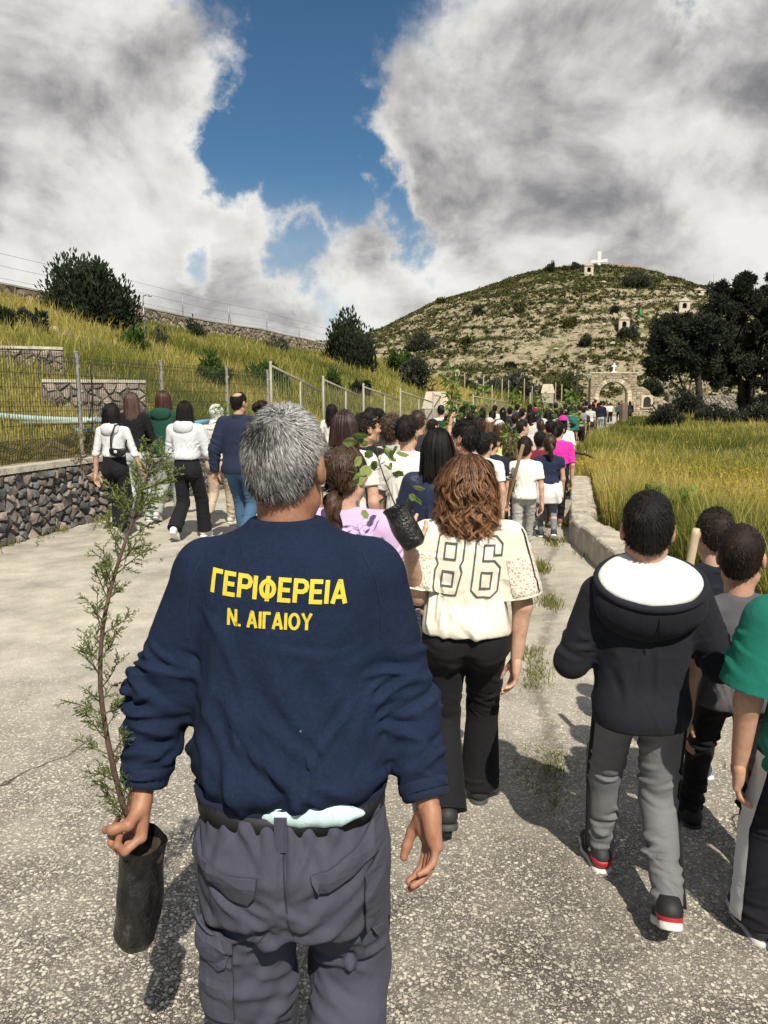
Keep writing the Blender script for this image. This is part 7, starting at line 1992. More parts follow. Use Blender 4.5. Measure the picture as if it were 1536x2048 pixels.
# ---- the girl with the number on her shirt
def build_girl():
    gw = W(938, 907, 2.95, -.06); go = np.array([gw['x'], gw['y'], 0])
    gj = dict(elL=rot_z((at(836, 1190, 2.93) - go)[None], .06)[0], wrL=rot_z((at(818, 1092, 2.76) - go)[None], .06)[0]); gj['fdL'] = (gj['wrL'] - gj['elL']) / np.linalg.norm(gj['wrL'] - gj['elL'])
    lace, N, bs = new_mat('lace'); co = obj_coord(N)
    cells = N.add('ShaderNodeTexVoronoi'); cells.feature = 'DISTANCE_TO_EDGE'; N.put(cells.inputs['Vector'], co); cells.inputs['Scale'].default_value = 75
    N.put(bs.inputs['Base Color'], N.mix(N.step(cells.outputs[0], .10, .22), (.74, .70, .60), (.50, .40, .33))); bs.inputs['Roughness'].default_value = .9
    bump(N, bs, cells.outputs[0], .6, .006)
    o = person('girl in cream shirt with outlined 86 holding up a potted seedling', **gw, joints=gj, S=.94, build=1.12, sw=.162, stride=.34, lead=1, vox=.0065, skin_c=SKIN_B,
               arms=dict(L=((-.52, .42, -1), (-.16, .62, 1)), R=((.20, -.05, -1), (-.08, .02, -1))), hands=dict(L=CUP), thumbs=dict(L=(.9, -.35, .1), R=(-.2, 1, 0)),
               top=dict(kind='tee', c=CREAM, hem=.805, loose=1.05, hemw=.168, waistw=.160, sleeve=.86, sleeve_r=(.066, .074, .06), flare=.010, amp=.006, tilt=-.05),
               bottom=dict(kind='flare', c=BLACK, hipw=.172, amp=.004), shoe=((.02, .02, .02), (.05, .05, .05)),
               hair=hair('wavy', AUBURN, end=-.215, wide=1.02, deep=1.08, n=9000, w=.0019, wave=(.013, 58.0), jit=.014, tb=.66, t0=.10, ragged=.05, phi=1.75), head=(-.08, .05))
    me, V, F = o['parts']['top']; bv = bvh_of(V, F); c = np.array([-.004, 1.085])
    def rrect(x0, z0, x1, z1, r):
        P = []
        for (cx, cz, a0) in ((x1 - r, z1 - r, 0), (x0 + r, z1 - r, PI / 2), (x0 + r, z0 + r, PI), (x1 - r, z0 + r, 1.5 * PI)):
            for k in range(4): a = a0 + PI / 2 * k / 3; P.append((cx + r * math.cos(a), cz + r * math.sin(a)))
        return P
    def fig(P): P = np.array(P); return [(c[0] + x * 1.14 + .12 * z, c[1] + z * 1.12 - .06 * x) for x, z in P]
    w, hh = .088, .205
    x8 = -.105; x6 = .020
    eight = [rrect(x8, -hh / 2, x8 + w, hh / 2, .022), [(x8 + .026, .020), (x8 + w - .026, .020), (x8 + w - .026, .072), (x8 + .026, .072)], [(x8 + .026, -.072), (x8 + w - .026, -.072), (x8 + w - .026, -.022), (x8 + .026, -.022)]]
    eight[0] = eight[0][:7] + [(x8 + .0, .02), (x8 + .008, .0), (x8 + .0, -.02)] + eight[0][8:14] + [(x8 + w, -.02), (x8 + w - .008, .0), (x8 + w, .02)]
    r = .022
    six = [[(x6 + r, -hh / 2), (x6 + w - r, -hh / 2), (x6 + w, -hh / 2 + r), (x6 + w, .0), (x6 + w - r, .022), (x6 + .028, .022), (x6 + .028, .072), (x6 + w - .026, .072), (x6 + w - .026, .042), (x6 + w, .042), (x6 + w, hh / 2 - r), (x6 + w - r, hh / 2), (x6 + r, hh / 2), (x6, hh / 2 - r), (x6, -hh / 2 + r)],
           [(x6 + .028, -.072), (x6 + w - .026, -.072), (x6 + w - .026, -.018), (x6 + .028, -.018)]]
    ink = cloth((.10, .10, .10), .85, 300)
    lay('number', stroke_bm([(fig(q), True) for q in eight], .0062), bv, ink, me, .0045, 0, .008); lay('number', stroke_bm([(fig(q), True) for q in six], .0062), bv, ink, me, .0045, 0, .008)
    J = o['J']
    for nm, sd in (('L', -1), ('R', 1)):                              # lace panel wrapped round each sleeve
        a, b = J['sh' + nm], mix3(J['sh' + nm], J['el' + nm], .90); ax = b - a; fr = frame(ax); tt = np.linspace(.30, .97, 12); an = np.linspace(0, 2 * PI, 26)
        P = []
        def skin_pt(t, dr, off=.003):
            ctr = a + ax * t; D = Vector(dr); hit, n_, i_, d_ = bv.ray_cast(Vector(ctr) + D * .25, -D, .25)
            return (np.array(hit) if hit is not None else ctr + dr * .07) + dr * off
        ow = np.array([sd * 1.0, -.25, .15]); a_out = math.atan2(ow @ fr[:, 1], ow @ fr[:, 0])
        for t in tt:
            for g_ in np.linspace(a_out - 1.75, a_out + 1.75, 26): P.append(skin_pt(t, fr[:, 0] * math.cos(g_) + fr[:, 1] * math.sin(g_)))
        n = 26; i = np.arange(11)[:, None] * n + np.arange(25)[None]; Fq = np.stack([i, i + 1, i + n + 1, i + n], -1).reshape(-1, 4)
        P = np.array(P)
        link('lace_sleeve', mesh_np('lace_sleeve', P, Fq), lace, me)
        dr = np.array([sd * .75, -.65, .1]); dr = dr - ax * (dr @ ax) / (ax @ ax); dr /= np.linalg.norm(dr)
        mb = MB(); mb.tube([skin_pt(t, dr, .004) for t in np.linspace(-.12, .98, 14)], .0032, 5); mb.build('piping', plain('piping', (.02, .02, .025), .8), me, True)
    return o
GIRL = build_girl()

def hood_shell(o, c, lining):
    """a wide hood lying open on the back, pale lining showing"""
    sz, nb, me = o['sz'], o['nb'], o['parts']['top'][0]
    s = Sdf((-.26, -.27, sz - .22), (.26, .14, nb + .12), .006)
    s.ell((0, -.075, sz - .030), (.170, .105, .120), .0); s.ell((0, -.03, sz + .02), (.165, .090, .05), .03); s.plane((0, -.12, sz + .004), (0, -.55, 1), .01)
    V, F = s.mesh(); V = relax(V, F, 2, .4); V = drape(V, vnormals(V, F), .004, 5, (1, 1, .6), 22)
    hd = link('hood', mesh_np('hood', V, F), cloth(c), me)
    s = Sdf((-.26, -.27, sz - .12), (.26, .14, nb + .12), .006); s.ell((0, -.060, sz + .040), (.158, .118, .040), .0, R=np.array([[1, 0, 0], [0, .87, -.50], [0, .50, .87]])); s.ell((0, -.01, nb - .012), (.115, .085, .042), .03)
    V, F = s.mesh(); V = relax(V, F, 2, .4); V = drape(V, vnormals(V, F), .0045, 8, (1, .6, 1), 30)
    link('hood_lining', mesh_np('hood_lining', V, F), cloth(lining), me)
    a = np.linspace(0, 2 * PI, 40); mb = MB()
    mb.tube(np.stack([.166 * np.cos(a), -.066 + .116 * np.sin(a), sz + .036 + .062 * np.sin(a)], 1), .011, 8, False); mb.build('hood_rim', cloth(c), me, True)
    mb = MB(); mb.tube([(0.0, -.176, sz - .02), (.004, -.182, sz - .06), (.006, -.172, sz - .11)], .0025, 5); mb.build('hood_seam', cloth(tuple(q * .5 for q in c)), me, True)

def build_near():
    out = {}
    dk = (.0125, .0140, .0210)
    # hooded boy
    o = person('boy in dark hooded top with white lining, grey joggers and red sneakers', **W(1300, 985, 2.42, -.10), S=.96, build=.95, sw=.150, stride=.42, lead=-1, vox=.0062, skin_c=SKIN_A,
               arms=dict(L=((-.30, .10, -1), (.25, 1.0, .05)), R=((.42, .02, -1), (-.15, 1.0, .15))),
               top=dict(kind='jacket', c=dk, hem=.655, loose=1.06, hemw=.160, waistw=.156, sleeve_r=(.070, .066, .05), amp=.0042, name='hoodie', tilt=.02),
               bottom=dict(kind='sweat', c=(.16, .16, .165), amp=.007), shoe=((.012, .012, .014), (.62, .60, .56)), hair=hair('short', BLACKHAIR, len=.021, n=8000, w=.0024, thick=.007, top=.010, lift=.24, low=(.088, .06, -.075, -.050)), head=(-.16, .06))
    hood_shell(o, dk, (.72, .72, .70)); out['hood'] = o
    red = plain('red_leather', (.42, .018, .026), .5, var=.1)
    for nm, ob in zip('LR', [c for c in o['root'].children if c.name.startswith('shoe')]):
        an = o['J']['an' + nm]; pt = o['J']['pitch' + nm]; s = Sdf((-.06, -.11, -.02), (.06, .02, .12), .006)
        s.cone((0, -.045, .055), (0, .02, .048), .0385, .0400, 0); s.cone((0, -.032, .06), (0, -.02, .10), .0385, .037, .02); s.plane((0, .018, 0), (0, 1, .5)); s.plane((0, 0, .028), (0, 0, -1)); s.plane((0, 0, .092), (0, -.4, 1)); v, f = s.mesh()
        v = rot_z(rot_x(v * .93 - np.array([0, 0, .071]), pt), .12 if nm == 'L' else -.12) + an
        link('heel_panel', mesh_np('heel_panel', v, f), red, ob)
    for sd, nm in ((-1, 'L'), (1, 'R')):                              # dark side stripes of the joggers
        hp, kn, en = o['legs'][0 if sd < 0 else 1]; rt, rk, ra = o['leg_r']
        for (a, b, ra_, rb_) in ((hp, kn, rt, rk), (kn, en, rk, ra)):
            mb = MB(); t = np.linspace(.02, .98, 8); mb.tube([mix3(a, b, q) + np.array([sd * (ra_ + (rb_ - ra_) * q + .0005), -.02, 0]) for q in t], .007, 6); mb.build('side_stripe', cloth((.012, .012, .014)), o['parts']['bottom'][0], True)
    # boys beside him
    out['grey'] = person('boy in plain grey t-shirt behind hooded boy, dark hair and dark trousers', **W(1490, 1050, 2.72, -.05), S=.95, build=1.0, stride=.40, lead=-1, vox=.0075, skin_c=SKIN_A,
           top=dict(kind='tee', c=(.085, .085, .095), hem=.60, loose=1.12, amp=.005), bottom=dict(kind='regular', c=(.010, .010, .012)), shoe=((.015, .015, .018), (.03, .03, .03)), hair=hair('short', DARKHAIR, len=.016, n=5000, w=.0024, thick=.007, top=.008, lift=.26, low=(.088, .06, -.075, -.050)), head=(-.5, .12))
    out['navy'] = person('boy in navy t-shirt half hidden between hooded boy and grey shirt', **W(1432, 1015, 3.35, -.05), S=.94, build=.95, stride=.36, lead=1, vox=.008, skin_c=SKIN_B,
           arms=dict(L=((-.25, .2, -1), (-.05, 1, -.1))), hands=dict(L=GRIP),
           top=dict(kind='tee', c=(.012, .014, .024), hem=.60, loose=1.05), bottom=dict(kind='regular', c=(.02, .02, .025)), shoe=((.4, .4, .4), (.6, .6, .6)), hair=hair('fade', DARKHAIR, len=.012, n=1800, thick=.006, top=.006), head=(.15, .06))
    gt = person('child in green t-shirt and black track pants with white stripe at picture edge', x=1.245, y=2.08, h=1.42, rz=-.12, S=.95, build=1.1, sw=.165, stride=.34, lead=-1, vox=.0065, skin_c=SKIN_A,
           arms=dict(L=((-.16, .04, -1), (.02, .20, -1))), thumbs=dict(L=(.3, 1, 0)),
           top=dict(kind='tee', c=(.010, .15, .11), hem=.66, loose=1.12, sleeve=.80, sleeve_r=(.072, .080, .06), flare=.008), bottom=dict(kind='wide', c=(.012, .012, .018), amp=.006), shoe=((.02, .02, .025), (.55, .55, .55)), hair=hair('short', DARKHAIR, n=1200))
    out['green'] = gt
    hp, kn, en = gt['legs'][0]; rt, rk, ra = gt['leg_r']; V, F = gt['parts']['bottom'][1:]; bv = bvh_of(V, F)
    P = []
    for (a, b) in ((hp, kn), (kn, en)):
        for t in np.linspace(.05, .97, 14):
            c = mix3(a, b, t)
            row = []
            for g_ in (-.33, 0, .33):
                dr = Vector((-math.cos(g_ + .35), -math.sin(g_ + .35), 0)); hit, n, i, d = bv.ray_cast(Vector(c) + dr * .4, -dr)
                row.append(np.array(hit if hit is not None else Vector(c) + dr * .09) + np.array(dr) * .008)
            P.append(row)
    P = np.array(P).reshape(-1, 3); n = len(P) // 3; i = np.arange(n - 1)[:, None] * 3 + np.arange(2)[None]
    link('white_stripe', mesh_np('white_stripe', P, np.stack([i, i + 1, i + 4, i + 3], -1).reshape(-1, 4)), cloth((.68, .68, .70)), gt['parts']['bottom'][0])
    # wooden handle carried by the navy-shirted boy
    a = at(1393, 1057, 2.95); b = ground(1365, 1560, 0.01); b = np.array([a[0] - .10, a[1] + .12, .02])
    mb = MB(); mb.tube([b, mix3(b, a, .5), mix3(b, a, .98), a], [.015, .0155, .0165, .0125], 12)
    tag(mb.build('tool_handle', plain('pale_wood', (.55, .44, .28), .6, var=.14, scale=14), None, True), 'pale wooden tool handle sticking up behind the hooded boy', 'tool')
    # lilac woman and the people just ahead
    lil, N, bs = new_mat('lilac'); co = obj_coord(N); bs.inputs['Roughness'].default_value = .9
    N.put(bs.inputs['Base Color'], N.ramp(N.noise(co, 9, 4), [(.3, (.52, .37, .60)), (.7, (.62, .46, .68))])); bump(N, bs, N.noise(co, 30, 4), .3, .006)
    out['lilac'] = person('woman in lilac t-shirt with brown hair in a low ponytail beside the grey haired man', **W(692, 888, 3.15, -.15), S=.98, build=1.12, sw=.165, stride=.36, lead=-1, vox=.0068,
           arms=dict(R=((.24, .15, -1), (-.05, .9, -.3))), top=dict(kind='tee', mat=lil, c=(.5, .36, .58), hem=.80, loose=1.05, sleeve=.66, sleeve_r=(.066, .07, .06)), bottom=dict(kind='regular', c=(.03, .04, .07)), hair=hair('ponytail', BROWNHAIR, root=(0, -.10, -.06), tail=(.015, -.10, -.27), fat=.030, n=2600), head=(-.35, .12))
    whitey = cloth(WHITE, .9, 500, .06)
    out['w12'] = person('young man in plain white t-shirt with freshly cropped black hair', **W(815, 832, 5.7, -.18), S=.98, build=1.0, stride=.45, lead=1, vox=.010, skin_c=SKIN_B,
           top=dict(kind='tee', mat=whitey, c=WHITE, hem=.80, loose=1.12, sleeve=.72, amp=.006), bottom=dict(kind='regular', c=BLACK), shoe=((.5, .5, .5), (.7, .7, .7)), hair=hair('fade', BLACKHAIR, len=.018, n=1600, thick=.008, top=.012, low=(.088, .06, -.070, -.035)), head=(-.3, .16))
    o = person('woman with straight black hair in dark blue leather jacket and shoulder strap', **W(876, 856, 4.85, -.2), S=1.0, build=1.05, stride=.4, lead=-1, vox=.0095, skin_c=SKIN_B,
           arms=dict(L=((-.3, .1, -1), (.1, .8, -.5))), top=dict(kind='jacket', mat=cloth((.020, .026, .058), .5, 700), c=(.02, .026, .06), hem=.80, amp=.009), bottom=dict(kind='slim', c=(.02, .025, .04)), shoe=((.02, .02, .02), (.02, .02, .02)), hair=hair('long', BLACKHAIR, end=-.22, wide=.94, n=2400, w=.008), head=(.05, .05)); out['b15'] = o
    z0 = o['sz']; mb = strap(o, [(.02, .12, z0 - .02), (.06, .02, z0 + .045), (.07, -.085, z0 + .0), (.10, -.13, z0 - .12), (.16, -.14, z0 - .30), (.20, -.10, z0 - .42)], .035, None)
    mb.build('strap', plain('strap_leather', (.10, .11, .13), .5), o['root'], True)
    out['b16'] = person('boy in black t-shirt with dark mop of hair looking sideways', **W(928, 842, 5.6, -.1), S=.98, build=1.0, stride=.42, lead=1, vox=.010, skin_c=SKIN_A,
           top=dict(kind='tee', c=(.008, .008, .009), hem=.76, loose=1.08), bottom=dict(kind='regular', c=(.02, .022, .03)), shoe=((.3, .3, .3), (.6, .6, .6)), hair=hair('short', BLACKHAIR, len=.040, n=2000, top=.016, thick=.012, lift=.22), head=(1.05, .12))
    out['p10'] = person('girl with long dark brown hair hanging over a white t-shirt', **W(690, 820, 5.4, -.2), S=1.0, build=1.0, stride=.45, lead=1, vox=.010, top=dict(kind='tee', c=WHITE, hem=.86), bottom=dict(kind='regular', c=(.03, .05, .09)), hair=hair('long', ((.012, .007, .007), (.075, .038, .034)), end=-.36, wide=1.05, n=1600, w=.008), head=(-.1, .08))
    out['p11'] = person('dark haired boy in black t-shirt holding out a leafy seedling', **W(733, 826, 6.0, -.25), S=.98, build=1.0, stride=.45, lead=-1, vox=.0105, skin_c=SKIN_A, arms=dict(R=((.2, .15, -1), (.1, 1, -.1))), hands=dict(R=GRIP),
           top=dict(kind='tee', c=(.012, .013, .016), hem=.82, sleeve=.75), bottom=dict(kind='regular', c=(.05, .055, .07)), hair=hair('short', DARKHAIR, len=.03, n=1500), head=(-.9, .1))
    o = person('curly brown haired boy in pale grey top just ahead of white t-shirt', **W(785, 832, 7.0, -.2), S=.98, vox=.012, top=dict(kind='tee', c=(.40, .40, .39), hem=.85), bottom=dict(kind='regular', c=(.02, .02, .03)), hair=hair('short', BROWNHAIR, len=.045, n=1500, top=.015, thick=.014, lift=.5), head=(-.4, .25))
    lay('lettering', stroke_bm([([(-.09 + .012 * (i % 2), o['sz'] - .05 - .028 * i), (-.065 + .012 * (i % 2), o['sz'] - .05 - .028 * i), (-.065, o['sz'] - .068 - .028 * i)], False) for i in range(6)], .007), bvh_of(*o['parts']['top'][1:]), cloth((.03, .03, .03)), o['parts']['top'][0], .005, 0, .02)
    return out
NEAR = build_near()

def build_left_group():
    """the group by the stone wall"""
    o = person('girl with black bob in white long sleeved top carrying black shoulder bag', **W(224, 806, 9.55, -.22), S=1.0, build=.98, stride=.36, lead=-1, vox=.0135, arms=dict(R=((.30, .10, -1), (.30, .35, -1)), L=((-.22, -.05, -1), (-.1, .1, -1))),
               top=dict(kind='long', c=(.66, .66, .68), hem=1.02, amp=.007, hood=True), bottom=dict(kind='wide', c=(.010, .010, .013), waist=1.06), shoe=((.5, .45, .40), (.6, .58, .5)), hair=hair('bob', BLACKHAIR, end=-.19, wide=1.08, n=1200), head=(.0, .05))
    p = to_world(o, (.13, -.14, 1.10)); root = empty('shoulder_bag', tuple(p), -.22); tag(root, 'small black shoulder bag with round charm hanging at white top', 'bag')
    s = Sdf((-.16, -.08, -.12), (.16, .08, .12), .008); s.ell((0, 0, 0), (.115, .045, .078), 0); s.ell((.0, 0, .07), (.10, .06, .05), .02, True); v, f = s.mesh(); v = relax(v, f, 1, .4)
    link('bag_body', mesh_np('bag_body', v, f), plain('black_leather', (.010, .010, .011), .45), root)
    z0 = o['sz']; mb = MB(); mb.tube([(-.09, 0, .04), (-.07, -.02, .16), (-.03, .02, z0 - 1.10 + .06), (.0, .12, z0 - 1.10 + .075), (.05, .16, .22), (.09, .03, .04)], .011, 6); mb.build('strap', plain('black_leather', (.010, .010, .011), .45), root, True)
    mb = MB(); a = np.linspace(0, 2 * PI, 12); mb.tube([(0, -.045, -.01), (0, -.055, -.01)], .020, 12); mb.build('charm', plain('white_charm', (.7, .7, .7), .4), root, True)
    person('girl with long streaked brown hair in black sweater and pale jeans', **W(264, 784, 10.7, -.2), S=1.0, stride=.38, lead=1, vox=.0145, arms=dict(R=((.22, .2, -1), (.35, .8, -.6))), top=dict(kind='long', c=(.010, .010, .011), hem=1.02), bottom=dict(kind='wide', c=(.42, .46, .47), waist=1.06), shoe=((.6, .6, .6), (.7, .7, .7)), hair=hair('long', ((.012, .008, .008), (.16, .10, .075)), end=-.33, n=1000, tb=.35), head=(0, .05))
    person('girl with long chestnut hair in dark green hoodie and grey sweatpants', **W(326, 781, 10.8, -.2), S=1.0, build=1.08, stride=.3, lead=1, vox=.0145, arms=dict(R=((.25, .25, -1), (.3, .9, .2))), top=dict(kind='hoodie', c=(.012, .060, .040), hem=.98, amp=.008), bottom=dict(kind='sweat', c=(.36, .37, .36)), shoe=((.5, .5, .5), (.6, .6, .6)), hair=hair('long', ((.02, .009, .008), (.13, .055, .04)), end=-.34, n=1000, wide=1.05), head=(.1, .05))
    o = person('girl with long black hair in pale grey hoodie with slipped hood and black trousers', **W(370, 801, 9.4, -.2), S=1.0, build=1.0, stride=.50, lead=1, vox=.0135, arms=dict(R=((.28, .15, -1), (.1, .9, .25)), L=((-.2, .2, -1), (-.1, .8, -.3))),
           top=dict(kind='hoodie', c=(.62, .65, .68), hem=1.00, amp=.009), bottom=dict(kind='wide', c=(.011, .011, .014), waist=1.06), shoe=((.75, .74, .70), (.8, .8, .78)), hair=hair('long', BLACKHAIR, end=-.36, n=1200, w=.010), head=(.0, .1))
    person('person in white headscarf and beige trousers behind the man in blue jacket', **W(432, 808, 10.5, -.2), S=1.0, stride=.42, lead=1, vox=.014, top=dict(kind='jacket', c=(.55, .53, .48), hem=.92), bottom=dict(kind='regular', c=(.46, .36, .27)), shoe=((.55, .48, .42), (.6, .58, .5)), hair=hair('hijab', (WHITE, (.66, .66, .63))))
    person('balding man in navy blouson jacket and blue jeans', **W(477, 784, 9.0, -.25), S=1.02, build=1.10, sw=.20, stride=.42, lead=-1, vox=.0125, arms=dict(L=((-.28, -.22, -1), (-.10, .12, -1)), R=((.2, .2, -1), (0, .5, -1))), skin_c=SKIN_A,
           top=dict(kind='jacket', c=(.017, .024, .052), hem=.87, loose=1.05, amp=.008), bottom=dict(kind='regular', c=(.055, .115, .20), amp=.009), shoe=((.05, .04, .03), (.04, .03, .03)), hair=hair('bald', BLACKHAIR, len=.014, n=1200), head=(-.25, .05))
    person('dark haired woman with claw clip beyond the blue jacket man', **W(524, 800, 11.2, -.25), S=1.0, stride=.4, vox=.0145, top=dict(kind='jacket', c=(.02, .02, .024), hem=.85), bottom=dict(kind='slim', c=(.10, .16, .17)), hair=hair('bun', DARKHAIR, root=(0, -.10, .06), tail=(0, -.13, -.06), fat=.045, n=900), head=(-.3, .05))
build_left_group()

def build_middle():
    o = person('boy in white t-shirt and grey sweatpants walking with a stick', **W(1052, 874, 8.55, -.12), S=.95, build=.98, stride=.40, lead=1, vox=.0115, arms=dict(L=((-.20, .05, -1), (-.12, .10, -1)), R=((.18, .0, -1), (.05, .08, -1))), hands=dict(L=GRIP), thumbs=dict(L=(.2, 1, .1)),
               top=dict(kind='tee', c=WHITE, hem=.62, loose=1.12, tilt=.0), bottom=dict(kind='sweat', c=(.40, .39, .37)), shoe=((.60, .58, .54), (.7, .68, .62)), hair=hair('fade', DARKHAIR, len=.02, n=1400, top=.012), head=(-.35, .2))
    wr = to_world(o, o['J']['wrL'] + o['J']['fdL'] * .07 + np.array([.02, .02, 0]))
    a = at(1046, 890, 8.25); e = wr + (wr - a) * .22
    mb = MB(); mb.tube([a, mix3(a, wr, .5), wr, e], [.020, .018, .018, .017], 9); tag(mb.build('walking_stick', plain('stick_wood', (.27, .17, .10), .7, var=.25), None, True), 'brown wooden stick held upright by the boy in grey sweatpants', 'stick')
    o = person('girl with ponytail in navy t-shirt with white sweater knotted round her waist', **W(1100, 868, 9.4, -.12), S=.95, stride=.38, lead=-1, vox=.0125, top=dict(kind='tee', c=(.017, .024, .055), hem=.70, sleeve=.35), bottom=dict(kind='slim', c=(.17, .19, .21)), shoe=((.03, .03, .035), (.75, .75, .72)),
               hair=hair('ponytail', BROWNHAIR, root=(.0, -.115, .035), tail=(.01, -.12, -.20), n=1300), head=(0, .15))
    s = Sdf((-.26, -.24, .38), (.26, .20, .80), .0125); h_ = o['h']
    s.loft([(.46, .150, .125, -.02), (.56, .172, .140, -.02), (.66, .160, .125, -.012), (.72, .150, .115, 0)], 0); s.cone((.10, -.13, .60), (.15, -.11, .40), .035, .028, .03); s.plane((0, 0, .47), (.5, .5, -1)); v, f = s.mesh(); v = relax(v, f, 1, .4); v = drape(v, vnormals(v, f), .010, 6, (1, 1, .4), 20)
    link('tied_sweater', mesh_np('tied_sweater', v, f), cloth((.72, .71, .69)), o['root'])
    person('girl in bright pink t-shirt with long black ponytail', **W(1118, 842, 10.4, -.15), S=.97, stride=.34, lead=1, vox=.0135, top=dict(kind='tee', c=(.68, .035, .36), hem=.80, sleeve=.9), bottom=dict(kind='regular', c=(.012, .012, .014)), shoe=((.30, .08, .08), (.7, .65, .6)), hair=hair('ponytail', BLACKHAIR, root=(0, -.11, .05), tail=(-.05, -.12, -.30), n=1000), head=(-.35, .1))
    o = person('child in magenta cap and white t-shirt farther along the road edge', **W(1126, 831, 13.8, -.25), S=.97, stride=.34, vox=.016, top=dict(kind='tee', c=WHITE, hem=.75, sleeve=.8), bottom=dict(kind='regular', c=(.015, .015, .018)), hair=hair('long', DARKHAIR, end=-.2), head=(0, .05)); make_cap(o, (.60, .025, .30), back=True)
    person('child in maroon t-shirt with short black hair', **W(1081, 862, 10.2, -.15), S=.95, stride=.34, vox=.0135, top=dict(kind='tee', c=(.19, .018, .035), hem=.66), bottom=dict(kind='regular', c=(.02, .02, .03)), hair=hair('short', BLACKHAIR, n=900), head=(-.2, .25))
    person('girl with light brown hair in white top carrying leafy branches', **W(1022, 866, 9.5, -.12), S=.96, stride=.4, lead=-1, vox=.0125, arms=dict(L=((-.2, .3, -1), (.15, .8, .7))), hands=dict(L=GRIP), top=dict(kind='tee', c=(.72, .70, .68), hem=.82), bottom=dict(kind='wide', c=(.014, .014, .022)), hair=hair('long', LIGHTBROWN, end=-.24, n=1100), head=(.1, .1))
    person('boy with black hair in white t-shirt behind auburn haired girl', **W(969, 866, 7.6, -.15), S=.95, stride=.4, vox=.012, top=dict(kind='tee', c=WHITE, hem=.68), bottom=dict(kind='regular', c=(.02, .02, .03)), hair=hair('fade', BLACKHAIR, n=1300, top=.01), head=(-.5, .25))
    person('boy in dark navy t-shirt with arm bent at his hip', **W(985, 864, 8.6, -.15), S=.95, stride=.4, vox=.0125, arms=dict(R=((.35, .0, -1), (.0, 1, .2))), top=dict(kind='tee', c=(.016, .020, .036), hem=.70, sleeve=.8), bottom=dict(kind='regular', c=(.16, .13, .17)), hair=hair('fade', DARKHAIR, n=1200), head=(-.5, .1))
build_middle()

